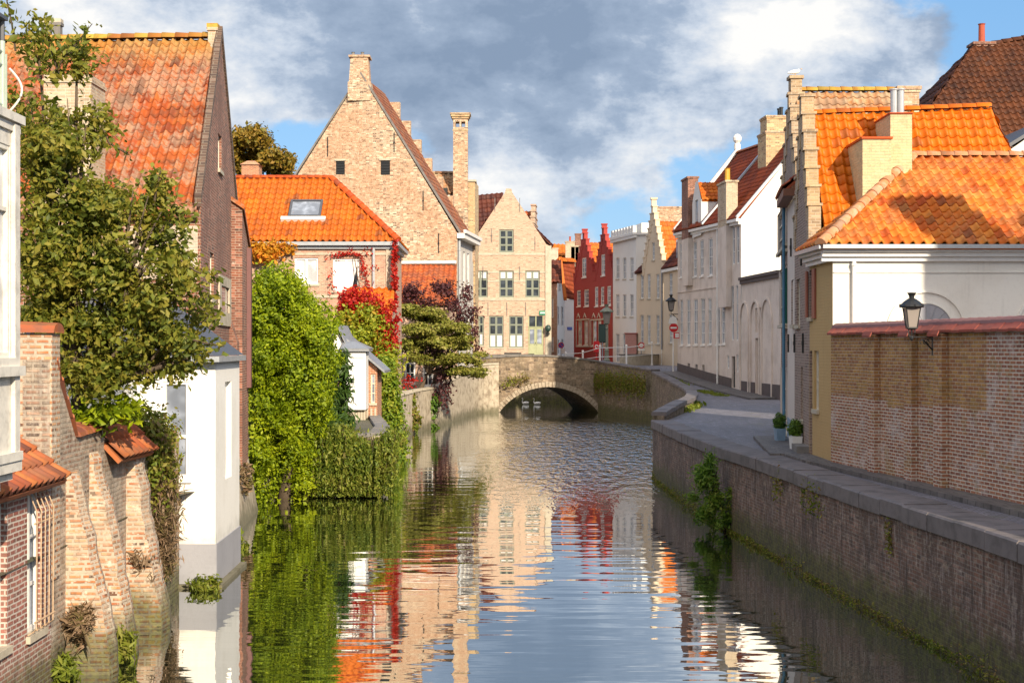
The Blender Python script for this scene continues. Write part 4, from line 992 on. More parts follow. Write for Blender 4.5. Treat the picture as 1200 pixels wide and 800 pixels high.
for i in range(2):
    bm = nb(); lathe(bm, (PX(413+i*11, Yc), Yc+.4, PZ(64.5, Yc)), [(.12, 0), (.1, .1), (.1, .22), (.14, .25)], 8); obj('chimney_pot', bm, 'grey_stone', c6)
ties(h6, f6, [(384, 172), (462, 167), (496, 235), (514, 285)], h=1.3)
s61 = S6[1]; bm = nb(); s61.box(bm, -.1, s61.L+.1, .003, .5, ze6-.35, ze6-.02); s61.box(bm, -.15, s61.L+.15, .45, .62, ze6-.019, ze6+.2); obj('cornice', bm, 'white_paint', h6)
pipe(h6, s61, .25, 2.5, ze6-.4, 'zinc', .08)
# far stepped gable of the big house
bm = nb(); fs = S6[2]; n_ = 8; uh = fs.L-ua6
for i in range(n_):
    ulo = 0+(uh-.3)*(i/n_); z_ = ze6+(za6+.2-ze6)*((i+1)/n_)-.85; fs.box(bm, ulo-.15, ulo+(uh)/n_+.02, -.35-.002*i, .03+.001*i, z_-2.0, z_)
obj('stepped_gable', bm, 'buff_old', h6)
for (px_, py_, Y_, w__) in ((511, 218, 103, .5), (519, 226, 103, .45)):
    bm = nb(); x_ = PX(px_, Y_); box(bm, (x_-w__/2, Y_, PZ(245, Y_)), (x_+w__/2, Y_+.5, PZ(py_+4, Y_))); box(bm, (x_-w__/2-.1, Y_-.1, PZ(py_+4, Y_)+.003), (x_+w__/2+.1, Y_+.6, PZ(py_, Y_)+.35)); obj('flue', bm, 'black_iron', h6)

# ---- lean-to with weathered orange roof in front of the big gable
M['roof_red'] = tiles('weathered_red_tiles', [(.34, .075, .02), (.40, .10, .028), (.27, .06, .025), (.44, .125, .035)], (.16, .08, .06), .5, .7)
h7 = empty('tiled_lean_to', (-6, 89, 0), 'low wing with weathered red tiled roof leaning against the big gable', 'wing')
zA, zB = PZ(310, 93.6), PZ(356, 89.5)
LS = box_sides(Vector((-11, 89.9)), Vector((-3.98, 89.6)), Vector((-3.75, 93.8)), Vector((-11, 94.7)))
LS[0].flat(-1, zB); LS[1].flat(-1, zB, zA); LS[3].flat(-1, zA, zB)
LS[0].holes = [LS[0].rect(495, 421, 508, 453), LS[0].rect(474, 424, 487, 450)]; shell(h7, [LS[0], LS[1], LS[3]], 'brick_mix')
for r_ in LS[0].holes: window(h7, LS[0], r_, 2, 2, 'white_paint', 'glass', bar=.12)
roof(h7, [(-11, 89.5, zB-.05), (PX(535, 89.3), 89.3, zB-.05), (PX(535, 93.8), 93.75, zA), (-11, 94.6, zA)], 'roof_red', .34, .40, .045)
bm = nb(); sz7 = Side((-11, 94.55), (PX(535, 93.7), 93.72)); sz7.box(bm, 0, sz7.L, .0, .18, zA+.08, zA+.26); obj('flashing', bm, 'white_paint', h7)

# ---- building with small tiled roof and tall pierced chimney behind the gable
M['yellow_brick'] = brick('yellow_brick', (.56, .39, .20), (.48, .30, .15), (.50, .42, .30), None, 0, .35, bw=.26, bh=.10)
h8 = empty('yellow_house', (-5, 104, 3.2), 'yellow brick house with small mossy tiled roof and tall chimney pierced by two arches', 'house')
A, B = Vector((PX(492, 104), 104)), Vector((PX(541, 104), 104.0)); YS = box_sides(A, B, B+Vector((.2, 7)), A+Vector((0, 7))); zy = PZ(229, 104)
for s in YS: s.flat(2.5, zy)
YS[0].out = [(0, 2.5), (YS[0].L, 2.5), (YS[0].L, zy), (0, zy)]; shell(h8, YS, 'yellow_brick')
M['roof_moss'] = tiles('mossy_brown_tiles', [(.28, .17, .11), (.36, .22, .13), (.42, .18, .07), (.22, .14, .10)], (.45, .36, .24), .7, .8)
x0, x1 = A.x, PX(535, 104); roof(h8, [(x0, 103.7, zy+.1), (x1, 103.7, zy+.1), (x1, 105.5, zy+1.75), (x0, 105.5, zy+1.75)], 'roof_moss', .36, .42, .045)
roof(h8, [(x1, 107.4, zy+.1), (x0, 107.4, zy+.1), (x0, 105.5, zy+1.75), (x1, 105.5, zy+1.75)], 'roof_moss', .5, .6, .04, name='rear_roof')
bm = nb(); YS[0].box(bm, 0, YS[0].L, .003, .2, zy-.1, zy+.1); obj('flashing', bm, 'white_paint', h8); ridge(h8, (x0, 105.5, zy+1.8), (x1, 105.5, zy+1.8), 'roof_moss', .16, .45)
# tower chimney
Yt = 103.2; x0, x1 = PX(531, Yt), PX(548, Yt); tsd = box_sides(Vector((x0, Yt)), Vector((x1, Yt)), Vector((x1, Yt+1.1)), Vector((x0, Yt+1.1)))
for s in tsd: s.out = [(0, 3), (s.L, 3), (s.L, PZ(139, Yt)), (0, PZ(139, Yt))]
for s in (tsd[0], tsd[2]): s.holes = [(s.L*.16, PZ(149, Yt), s.L*.44, PZ(142.5, Yt)), (s.L*.56, PZ(149, Yt), s.L*.84, PZ(142.5, Yt))]
tc_ = shell(h8, tsd, 'buff_old', name='tall_chimney', reveal=.55)
bm = nb(); zc_ = PZ(139, Yt)
for i, (o_, h0, h1) in enumerate(((.08, 0, .14), (.16, .142, .30), (.22, .302, .40))): box(bm, (x0-o_, Yt-o_, zc_+h0), (x1+o_, Yt+1.1+o_, zc_+h1))
box(bm, (x0-.04, Yt-.04, PZ(153.5, Yt)), (x1+.04, Yt-.003, PZ(152, Yt))); obj('chimney_cap', bm, 'yellow_brick', tc_)
A, B = Vector((PX(540, 105), 105)), Vector((PX(556.5, 105), 105.0)); z_ = PZ(213, 105); YT = box_sides(A, B, B+Vector((.2, 3)), A+Vector((0, 3)))
for s in YT: s.flat(2.5, z_)
YT[0].holes = [YT[0].rect(543.5, 240, 546.5, 268)]
x_ = shell(h8, YT, 'yellow_brick', name='stair_wing'); bm = nb(); r_ = YT[0].holes[0]; YT[0].box(bm, r_[0], r_[2], -.15, -.13, r_[1], r_[3]); obj('slit_window', bm, 'glass', x_)
bm = nb(); box(bm, (A.x-.1, 104.9, z_+.002), (B.x+.1, 108, z_+.14)); obj('flat_coping', bm, 'stone', x_)

# ---- H9: pinkish brick gable house with green-grey windows
M['pink_brick'] = brick('pinkish_buff_brick', (.56, .37, .26), (.50, .30, .20), (.56, .46, .36), (.60, .42, .30), .4, .35, bw=.24, bh=.085)
M['roof_darkred'] = tiles('dark_red_tiles', [(.075, .022, .016), (.12, .032, .02), (.06, .02, .018), (.15, .042, .024)], None, 0, .6)
h9 = empty('pink_gable_house', (0, 125, 3.2), 'pinkish brick gable house with grey-green windows and double door beyond the bridge', 'house')
Y9 = 125; A, B = Vector((PX(551.5, Y9), Y9)), Vector((PX(645.5, Y9), Y9)); S9 = box_sides(A, B, B+Vector((0, 11)), A+Vector((0, 11))); f9 = S9[0]
def g9(px, py): return (PX(px, Y9)-A.x, PZ(py, Y9))
zb9 = PZ(427, Y9)
f9.out = [(0, 2.5), (f9.L, 2.5), g9(645.5, 289), g9(640, 286), g9(600.5, 226), g9(599, 221), g9(593, 221), g9(591.5, 226), g9(556, 280), g9(551.5, 283)]
S9[2].gable(2.5, 11, 17.5); S9[1].flat(2.5, 11.2); S9[3].flat(2.5, 11.2)
up = [(585, 269, 602, 296)]; mid_ = [(554.5, 317, 571.5, 348.5), (585, 317, 602, 348.5), (615.5, 317, 632.5, 348.5)]; low_ = [(556, 370, 567, 405), (573, 370, 590, 407.5), (596.5, 370, 613.5, 407.5)]; dr = (619, 370, 637, 416)
f9.holes = [f9.rect(*r_) for r_ in up+mid_+low_+[dr]]
shell(h9, [f9], 'pink_brick', name='front_wall', reveal=.2); shell(h9, S9[1:], 'pink_brick')
k_ = 0
for r_ in f9.holes[:1]: window(h9, f9, r_, 2, 3, 'green_paint', 'glass', bar=.14, bw=.09, reveal=.14)
for r_ in f9.holes[1:4]: window(h9, f9, r_, 2, 3, 'green_paint', 'glass', bar=.12, bw=.09, reveal=.14, shade=(.72, .985, 'white_paint'))
for r_ in f9.holes[4:7]: window(h9, f9, r_, 2, 1, 'green_paint', 'glass', bar=.12, bw=.09, reveal=.14, split=[.42, .72], shade=(.03, .40, 'white_paint'))
u0, z0, u1, z1 = f9.holes[7]; bm = nb(); zt_ = z0+(z1-z0)*.73
M['door_green'] = plain('pale_green_paint', (.36, .38, .22), .5)
f9.box(bm, u0+.003, u1-.003, -.16, -.1, z0, zt_)
for c in (0, 1):
    a = u0+(u1-u0)*(.06+.48*c); b_ = a+(u1-u0)*.38; f9.box(bm, a, b_, -.1, -.07, z0+.15, z0+.75); f9.box(bm, a, a+.06, -.1, -.05, z0+.9, zt_-.1); f9.box(bm, b_-.06, b_, -.1, -.05, z0+.9, zt_-.1)
for c in (0, .5, 1): f9.box(bm, u0+(u1-u0-.09)*c, u0+(u1-u0-.09)*c+.09, -.16, -.04, zt_+.002, z1)
f9.box(bm, u0, u1, -.1, -.03, zt_-.06, zt_+.0); door9 = obj('double_door', bm, 'door_green', h9)
for c in (0, 1):
    a = u0+(u1-u0)*(.10+.48*c); b_ = a+(u1-u0)*.30; bm = nb(); f9.box(bm, a, b_, -.1, -.085, z0+1.0, zt_-.25); obj('pane', bm, 'glass_grey', door9)
bm = nb(); f9.box(bm, u0+.005, u1-.005, -.18, -.15, zt_, z1-.01); obj('transom_pane', bm, 'glass', door9)
bm = nb(); um = (u0+u1)/2; f9.box(bm, um-.05, um-.02, -.1, -.03, z0+1.0, z0+1.15); obj('handle', bm, 'black_iron', door9)
bm = nb(); ya = [(296.5, 299), (318, 320), (328.5, 330.5), (349.5, 352)]
cuts = {1: [(571.5, 585), (602, 615.5), (632.5, 640)], 2: [(571.5, 585), (602, 615.5), (632.5, 640)]}
for i, (a, b_) in enumerate(ya):
    for (p, q) in cuts.get(i, [(552, 645)]): f9.box(bm, PX(p, Y9)-A.x, PX(q, Y9)-A.x, .003, .05, PZ(b_, Y9), PZ(a, Y9))
obj('stone_bands', bm, 'stone', h9)
bm = nb(); f9.box(bm, PX(639, Y9)-A.x, f9.L+.05, .004, .12, 2.6, PZ(288, Y9)); obj('corner_pilaster', bm, 'stone', h9)
ties(h9, f9, [(576, 276), (561, 286), (627, 285), (580, 240), (609, 240), (566, 320), (609, 320), (572, 362), (594, 362), (616, 362)], 'grey_stone', 1.2)
mp = A.x+g9(596, 0)[0]
eL, eR = PZ(283, Y9), PZ(289, Y9); zr9 = PZ(233, Y9)
roof(h9, [(B.x+.1, Y9+.2, eR), (B.x+.1, Y9+11, eR), (mp, Y9+11, zr9-.8), (mp, Y9+.2, zr9)], 'roof_darkred', .4, .45, .04)
# dark roof of the cross wing left
h9b = empty('dark_roofed_house', (-4, 121, 3.2), 'dark brown roof slope rising behind the tall chimney left of the pink gable', 'house')
q0, q1, q2, q3 = P(549, 322, 124.6), P(572, 262, 130), P(590, 228, 132), P(556, 233, 126)
WS = box_sides(Vector((-6.5, 126.5)), Vector((-3.7, 126.5)), Vector((-3.7, 134)), Vector((-6.5, 134)))
for s in WS: s.flat(2.5, PZ(300, 126.5))
shell(h9b, WS, 'pink_brick'); zz0 = PZ(292, 126.3)
roof(h9b, [(-5.5, 126.3, zz0-2.2), (PX(556, 126.3), 126.3, zz0-2.0), P(590, 226, 131), P(552, 230, 131)], 'roof_darkred', .45, .5, .05)
roof(h9b, [(-9.5, 126.3, zz0-2.2), (-5.48, 126.3, zz0-2.2), P(552.2, 230, 131), P(520, 240, 131)], 'roof_darkred', .45, .5, .05, name='rear_roof')
# small stepped gable peeping behind the pink gable
sg = empty('stepped_gable_house', (3, 140, 3.2), 'distant brick stepped gable with tiled roof peeping over the pink gable', 'house')
ss = Side((PX(628.5, 140), 140.5), (PX(617, 140)+1.6, 134.5)); SG = [Side((PX(612, 139), 137), (PX(627, 139), 137)), ]
A, B = Vector((PX(612, 137), 137)), Vector((PX(624, 137), 137.0)); G_ = box_sides(A, B, B+Vector((.6, 8)), A+Vector((0, 8)))
for s in G_: s.flat(3, PZ(288, 137))
shell(sg, G_, 'brick_mix'); roof(sg, [(A.x-1.0, 136.9, PZ(290, 137)), (B.x, 136.9, PZ(290, 137)), (B.x+.3, 141, PZ(248, 141)), (A.x-1.0, 141, PZ(248, 141))], 'roof_red', .4, .45, .05)
bm = nb(); g1 = G_[1]
for i in range(6):
    z_ = PZ(275-7.5*i, 138); g1.box(bm, .2+.55*i, 7.8-.55*i, -.3-.002*i, .1+.002*i, 3+i*.003, z_); g1.box(bm, .1+.55*i, 7.9-.55*i, -.36-.002*i, .16+.002*i, z_-.1+.003*i, z_+.05)
obj('stepped_gable', bm, 'brick_mix', sg)
# ================================================================ NEAR LEFT: white bay, low brick house, buttressed garden wall
M['garden_old'] = brick('salted_old_brick', (.32, .20, .13), (.26, .125, .08), (.35, .29, .23), (.36, .30, .23), .8, .6, wash=.25, damp=.35, ms=.022, bw=.22, bh=.075, patch_scale=1.4, mottle=.5, vstreak=.3)
M['buttress_brick'] = brick('buttress_orange_brick', (.50, .22, .085), (.40, .13, .055), (.48, .40, .31), (.46, .36, .26), .55, .6, wash=.22, damp=.4, ms=.024, bw=.20, bh=.078, mottle=.3, patch_scale=1.5)
M['near_red'] = brick('near_red_brick', (.33, .11, .08), (.24, .08, .06), (.55, .48, .42), (.42, .30, .22), .35, .3, ms=.014, wash=.1, damp=.35)
M['rough_render'] = plaster('weathered_rough_render', (.55, .48, .38), (.26, .20, .15), .85, 3.0, streak=.5, damp=.3)
M['roof_near'] = tiles('old_rusty_tiles', [(.40, .12, .04), (.30, .08, .04), (.48, .17, .05), (.22, .07, .05)], (.20, .10, .07), .5, .7)
h = empty('low_brick_house', (-6.5, 18, 0), 'low red brick waterside house with rusty white window grille and small tiled roof, lower left', 'house')
f = Side((-6.48, 8), (-6.48, 20.0)); f = Side((-6.48, 8), (-6.48, 20.0))
A, B = Vector((-6.48, 8)), Vector((-6.48, 20.0)); S = box_sides(A, B, Vector((-9.5, 20.0)), Vector((-9.5, 8))); f = S[0]
for s in S: s.flat(-1, 3.1)
gr = f.rect(32, 575, 50, 740); w2 = (f.L-2.45, .95, f.L-1.75, 2.85); f.holes = [gr, w2, (5, 1, 6, 2.8)]
shell(h, S, 'near_red', reveal=.16)
for r_ in f.holes: fr = window(h, f, r_, 2, 3, 'white_paint', 'glass_grey', bar=.05, reveal=.14)
for r_ in (gr,):
    bm = nb(); n_ = 5
    for i in range(n_):
        u = r_[0]-.03+(r_[2]-r_[0]+.06)*i/(n_-1); tube(bm, [f.at(u, r_[1]+.02, .02), f.at(u, r_[1]+.1, .13), f.at(u, r_[3]-.25, .14), f.at(u, r_[3]-.03, .05), f.at(u, r_[3]+.02, .0)], .010, 6)
    for zz in (r_[1]+.2, r_[3]-.4): tube(bm, [f.at(r_[0]-.1, zz, .13), f.at(r_[2]+.1, zz, .13)], .014, 6)
    obj('window_grille', bm, 'rust', h)
roof(h, [(-6.22, 8, 2.95), (-6.22, 19.96, 2.95), (-7.6, 19.96, 3.95), (-7.6, 8, 3.95)], 'roof_near', .24, .30, .035, lip=.045)
roof(h, [(-9.6, 19.96, 2.95), (-9.6, 8, 2.95), (-7.6, 8, 3.95), (-7.6, 19.96, 3.95)], 'roof_near', .4, .5, .035, name='rear_roof')

h = empty('white_bay', (-6.2, 15, 3.2), 'white painted timber bay with green balcony railing on its top, at the left edge', 'bay window')
M['bay_white'] = plain('old_white_timber_paint', (.72, .68, .60), .6, var=.3)
A, B = Vector((-5.60, 11.5)), Vector((-5.60, 16.1)); S = box_sides(A, B, Vector((-8, 16.1)), Vector((-8, 11.5))); f = S[0]
zb, zt = PZ(540, 15.9), PZ(135, 15.9)
for s in S: s.flat(zb, zt)
n_ = 4; f.holes = [(.35+i*1.08, zb+1.15, .35+i*1.08+.78, zt-.35) for i in range(4)]
bm = nb()
for s in S: wall_face(bm, s, .08)
quad(bm, *[S[i].at(0, zb) for i in (3, 2, 1, 0)]); obj('body', bm, 'bay_white', h)
for r_ in f.holes: window(h, f, r_, 1, 2, 'bay_white', 'curtain', bar=.05, reveal=.07, sill='bay_white', split=[.7])
bm = nb()
for i in range(5): u = .13+i*1.08; f.box(bm, u-.06, u+.10, .003, .05, zb, zt-.1)
for (z0, z1, w1) in ((zb+.95, zb+1.06, .09), (zb+.0, zb+.1, .06)): f.box(bm, -.02, f.L+.02, .004, w1, z0, z1)
obj('pilasters', bm, 'bay_white', h)
bm = nb()
for (z0, z1, w1) in ((zb-.12, zb-.002, .04), (zb-.22, zb-.122, -.04), (zb-.34, zb-.222, -.14)): box(bm, (-8, 11.5-w1, z0), (-5.60+w1, 16.1+w1, z1))
obj('base_moulding', bm, 'bay_white', h)
bm = nb()
for i, (z0, z1, w1) in enumerate(((zt-.18, zt-.08, .03), (zt-.078, zt+.02, .07))): box(bm, (-8, 11.5-w1, z0), (-5.60+w1, 16.1+w1, z1))
obj('cornice', bm, 'bay_white', h)
M['rail_green'] = plain('pale_green_iron', (.42, .50, .42), .5)
bm = nb(); zr = zt+.02; zz = PZ(62, 16)
for y in np.arange(11.6, 16.1, .16): tube(bm, [(-5.72, y, zr), (-5.72, y, zz)], .012, 5)
for x in np.arange(-7.9, -5.8, .16): tube(bm, [(x, 15.95, zr), (x, 15.95, zz)], .012, 5)
for z_ in (zr+.1, zz-.15, zz): tube(bm, [(-5.72, 11.6, z_), (-5.72, 15.95, z_), (-8, 15.95, z_)], .022, 6)
tube(bm, [(-5.72, 15.95, zr), (-5.72, 15.95, zz+.12)], .035, 8); obj('balcony_railing', bm, 'rail_green', h)
bm = nb(); box(bm, (-8.2, 11.3, zz+.35), (-5.66, 15.98, zz+.39)); tube(bm, [(-5.72, 15.95, zz), (-5.72, 15.95, zz+.36)], .03, 6); obj('balcony_canopy', bm, 'slate', h)
bm = nb(); pts = []
for i in range(16):
    t = i/15; a = 2.2*math.pi*t*.6; r_ = .30*(1-t*.35); pts.append((-5.62+.02, 15.98+.0, zr+.25+.5*t)) if False else pts.append((-5.50-.20*math.cos(math.pi*t)+.05, 16.0, zr+.02+.62*t if t < .7 else zr+.45+.14*math.sin(a)))
tube(bm, [(-5.68+.16*math.sin(math.pi*t*.8), 16.02, zr+.02+.42*t) for t in np.linspace(0, 1.2, 14)], .013, 6); obj('scroll_bracket', bm, 'bay_white', h)

# buttressed garden wall
M['roof_near_light'] = tiles('rusty_orange_tiles', [(.44, .12, .04), (.36, .09, .035), (.50, .16, .05)], (.25, .14, .09), .5, .7)
h = empty('buttressed_wall', (-6.5, 22.5, 0), 'crumbling whitewashed garden wall with three brick buttresses standing in the water', 'wall')
w_ = Side((-6.5, 20.0), (-6.6, 28.2)); bm = nb()
w_.out = [(0, -1.2), (w_.L, -1.2), (w_.L, 3.1), (5.0, 3.1), (4.98, 3.28), (2.75, 3.32), (2.72, 3.45), (1.25, 3.42), (.15, 4.6), (0, 4.6)]
poly = [w_.at(u, z) for u, z in w_.out]; prism(bm, poly, Vector((-w_.n.x*.38, -w_.n.y*.38, 0))); obj('wall', bm, 'garden_old', h)
# pillar
bm = nb(); box(bm, (-6.93, 20.003, 1.5), (-6.47, 20.36, 4.97)); obj('brick_pillar', bm, 'buttress_brick', h)
def halfcap(bm, p0, p1, r_):
    p0, p1 = Vector(p0), Vector(p1); t = (p1-p0).normalized(); sd_ = t.cross(Vector((0, 0, 1))).normalized(); up_ = sd_.cross(t); n_ = max(1, round((p1-p0).length/.36))
    for i in range(n_):
        a = p0.lerp(p1, i/n_)+up_*random.uniform(0, .02); b_ = p0.lerp(p1, (i+1)/n_-.01)
        for (q, e) in (((a, r_*1.08), (b_, r_)),):
            ra = [bm.verts.new(q[0]+sd_*math.cos(x)*q[1]+up_*math.sin(x)*q[1]*.6) for x in [math.pi*k_/8 for k_ in range(9)]]; rb = [bm.verts.new(e[0]+sd_*math.cos(x)*e[1]+up_*math.sin(x)*e[1]*.6) for x in [math.pi*k_/8 for k_ in range(9)]]
            for k_ in range(8): bm.faces.new((ra[k_], ra[k_+1], rb[k_+1], rb[k_]))
            bm.faces.new(ra); bm.faces.new(rb[::-1]); bm.faces.new((ra[0], rb[0], rb[8], ra[8]))
    bmesh.ops.recalc_face_normals(bm, faces=bm.faces)
bm = nb(); halfcap(bm, (-6.95, 20.18, 4.98), (-6.42, 20.18, 4.98), .24); obj('pillar_cap', bm, 'roof_near', h)
bm = nb(); halfcap(bm, w_.at(.2, 4.58, -.19), w_.at(1.25, 3.45, -.19), .23); halfcap(bm, w_.at(1.25, 3.44, -.19), w_.at(2.72, 3.47, -.19), .25); obj('rounded_coping', bm, 'roof_near', h)
roof(h, [w_.at(2.78, 2.98, .30), w_.at(5.0, 2.95, .30), w_.at(5.0, 3.52, -.24), w_.at(2.78, 3.56, -.24)], 'roof_near_light', .30, .36, .03, name='tiled_coping', lip=.04)
roof(h, [w_.at(5.0, 3.1, -.7), w_.at(2.78, 3.1, -.7), w_.at(2.78, 3.62, -.30), w_.at(5.0, 3.58, -.30)], 'roof_near', .26, .30, .03, name='tiled_coping', lip=.04)
M['cap_lichen'] = tiles('grey_lichen_ridge', [(.30, .2, .15), (.36, .24, .17)], (.5, .45, .38), .7, .8)
bm = nb(); halfcap(bm, w_.at(2.75, 3.58, -.26), w_.at(5.02, 3.54, -.26), .13); obj('ridge_tiles', bm, 'cap_lichen', h)
for (u0, u1, zt_, pr) in ((.75, 1.25, 2.95, .60), (1.95, 2.5, 3.15, .57), (4.15, 4.85, 3.15, .55)):
    bm = nb(); n_ = 34; prev = None; uvl = None; rings = []
    for i in range(n_+1):
        t = i/n_; z_ = zt_-(zt_+1.2)*t; w0 = .03+pr*min(1, (zt_-z_)/max(zt_-.3, .1))**.85 if z_ > .3 else pr+.04
        if t == 0: w0 = .015
        j = random.uniform(-.014, .014)+.05*mnoise.noise(Vector((z_*1.6, u0*3, 0))); ex = .03*t
        rings.append([bm.verts.new(w_.at(u0-ex, z_, -.05)), bm.verts.new(w_.at(u0-ex+.02, z_, w0+j)), bm.verts.new(w_.at((u0+u1)/2, z_, w0+.05+j)), bm.verts.new(w_.at(u1+ex-.02, z_, w0+j)), bm.verts.new(w_.at(u1+ex, z_, -.05))])
    for a, b_ in zip(rings[:-1], rings[1:]):
        for k_ in range(4): bm.faces.new((a[k_], b_[k_], b_[k_+1], a[k_+1]))
    bm.faces.new(rings[0]); bmesh.ops.recalc_face_normals(bm, faces=bm.faces); obj('buttress', bm, 'buttress_brick', h)
# ================================================================ RIGHT BANK HOUSES
M['white_wash'] = plaster('whitewashed_brick', (.72, .62, .54), (.53, .44, .37), .6, .9, streak=.32, bricky=True)
M['white_wall'] = plaster('white_gable_paint', (.80, .77, .70), (.66, .61, .53), .45, .6, streak=.14)
M['white_flat'] = plaster('white_house_paint', (.74, .72, .68), (.64, .61, .57), .3, .5, streak=.1)
M['cream_flat'] = plaster('cream_house_paint', (.66, .53, .38), (.56, .43, .30), .35, .5, streak=.1)
M['red_flat'] = plaster('dark_red_house_paint', (.36, .045, .035), (.28, .035, .03), .4, .6, streak=.15)
M['roof_crimson'] = tiles('dark_crimson_tiles', [(.26, .05, .018), (.31, .065, .022), (.21, .04, .018), (.34, .08, .028)], (.13, .04, .025), .35, .65)
M['roof_far_orange'] = tiles('far_orange_tiles', [(.44, .11, .015), (.52, .15, .02), (.38, .085, .015)], None, 0, .6)
M['plinth_dark'] = plaster('dark_plinth', (.11, .085, .08), (.07, .06, .055), .5, 2)
# ---- R6 long white house
A, B = Vector((11.3, 97.0)), Vector((12.72, 79.0))
nrm = Vector((Side(A, B).n.x, Side(A, B).n.y)); 
h = empty('long_white_house', (12, 88, 2.5), 'long whitewashed house with crimson tiled roof, dormer and rows of tall windows', 'house')
S = box_sides(A, B, B-nrm*8.2, A-nrm*8.2); f = S[0]
zA, zB = 12.45, 11.85; zrA, zrB = 17.9, 16.9; 
f.flat(1.8, zA, zB); f.out[0] = (0, 2.6); f.out[1] = (f.L, 2.0)
S[1].gable(2, zB+.05, zrB+.1, 4.1, zB); S[2].flat(2, zB, zA); S[3].gable(2.6, zA, zrA+.3, 4.1, zA)
lowp = [(797, 351, 800.5, 404.5), (805, 350.5, 809, 404.5), (813, 350, 817.5, 404), (821.5, 349.5, 826, 404), (830, 349, 834, 403.5), (839, 348.5, 843.5, 403.5), (845.5, 351, 849.8, 403)]
upp = [(796.5, 285, 799.5, 325), (812.5, 283, 816.5, 324), (820.5, 281, 824.5, 323.5), (830.5, 279, 835, 323), (840.5, 277.5, 844.5, 322.5)]
cel = [(805.5, 425.5, 808.5, 440), (814.5, 427, 817.5, 441), (823, 427.5, 825.7, 442)]
gr = [(857.2, 335, 860, 399), (862.4, 334, 865, 399), (858, 265, 861, 310), (863, 264, 866, 309)]
f.holes = [f.rect(*r_) for r_ in lowp+upp+cel+gr]
dz = f.rect(857.5, 417.5, 861.5, 455); dz = (dz[0], 2.42, dz[2], dz[3]); f.holes.append(dz); sm = [f.rect(852, 416, 854.5, 432), f.rect(863, 415, 865.3, 436)]; f.holes += sm
shell(h, S[:1]+S[2:], 'white_wash', reveal=.16); shell(h, [S[1]], 'white_wall', name='gable_wall')
for i, r_ in enumerate(f.holes[:12]): window(h, f, r_, 2, 4, 'white_paint', 'glass_grey', bar=.07, reveal=.1, sill='white_paint')
for r_ in f.holes[12:15]:
    bm = nb(); f.box(bm, r_[0]+.003, r_[2]-.003, -.15, -.13, r_[1], r_[3]); obj('cellar_window', bm, 'black_iron', h)
for r_ in f.holes[15:19]+sm: window(h, f, r_, 1, 3, 'white_paint', 'glass_grey', bar=.06, reveal=.1, sill=None)
solid_door(h, f, dz, 'black_iron', .14)
bm = nb(); n_ = 8
for i in range(n_):
    u0, u1 = f.L*i/n_, f.L*(i+1)/n_
    z0, z1 = sz(f.Y(u0)), sz(f.Y(u1))
    if dz[0] > u0 and dz[0] < u1: u1 = dz[0]-.02
    q = [f.at(u0, z0-.5, .04), f.at(u1, z1-.5, .04), f.at(u1, z1-.5, .004), f.at(u0, z0-.5, .004)]; t_ = [f.at(u0, z0+.62, .04), f.at(u1, z1+.62, .04), f.at(u1, z1+.62, .004), f.at(u0, z0+.62, .004)]; hexa(bm, q, t_)
obj('plinth', bm, 'plinth_dark', h)
bm = nb(); rake(bm, f, -.1, zA-.32, f.L+.1, zB-.32, .004, .16, .16); rake(bm, f, -.1, zA-.158, f.L+.1, zB-.158, .004, .3, .16); obj('cornice', bm, 'white_paint', h)
bm = nb(); rake(bm, f, 0, PZ(343.5, 97), f.L*.75, PZ(336, 83.5), .004, .05, .07); obj('string_course', bm, 'white_wash', h)
e0, e1 = f.at(0, zA+.02, .3), f.at(f.L, zB+.02, .3); r0, r1 = f.at(0, zrA, -4.1), f.at(f.L, zrB, -4.1)
roof(h, [e0, e1, r1, r0], 'roof_crimson', .32, .36, .03)
roof(h, [f.at(f.L, zB+.02, -8.5), f.at(0, zA+.02, -8.5), r0, r1], 'roof_crimson', .5, .6, .03, name='rear_roof'); ridge(h, r0+Vector((0, 0, .05)), r1+Vector((0, 0, .05)), 'roof_far_orange', .15, .45)
bm = nb(); s1 = S[1]; s3 = S[3]
rake(bm, s1, -.25, zB-.05, 4.1, zrB+.02, -.3, .06, .2); obj('gable_coping', bm, 'white_flat', h); bm = nb(); rake(bm, s3, 4.1, zrA+.1, 8.5, zA, -.3, .06, .35); rake(bm, s3, -.2, zA, 4.1, zrA+.1, -.3, .06, .35); obj('gable_coping', bm, 'white_flat', h)
bm = nb(); pf = s3.at(4.1, zrA+.3, -.12); lathe(bm, pf, [(.22, 0), (.22, .35), (.14, .4), (.28, .6), (.3, .8), (.18, 1.0), (.02, 1.06)], 12); obj('ball_finial', bm, 'white_flat', h)
# roof seam (lead) and big chimney between the two halves
def slope_pt(u, t, off=0):  # t 0 eave..1 ridge
    a = e0.lerp(e1, u/f.L); b_ = r0.lerp(r1, u/f.L); return a.lerp(b_, t)+Vector((-.6, 0, .75)).normalized()*off
us_ = f.L*.52
bm = nb(); q = [slope_pt(us_, .0, .1), slope_pt(us_+.3, .0, .1), slope_pt(us_+.3, .99, .1), slope_pt(us_, .99, .1)]; hexa(bm, q, [p+Vector((-.05, 0, .1)) for p in q]); obj('lead_seam', bm, 'zinc', h)
uc_ = f.u(PX(0, 1) and 895) if False else None
cc = r0.lerp(r1, .74); chimney(h, (cc.x-.6, cc.y), 1.5, 2.0, 15.4, 18.25, 'yellow_brick', 'buff_old', 2, d=(f.d.x, f.d.y), potmat='black_iron')
chimney(h, (cc.x-.5, cc.y), 1.9, 2.4, 14.8, 17.3, 'yellow_brick', 'buff_old', 0, d=(f.d.x, f.d.y), name='chimney_shoulder')
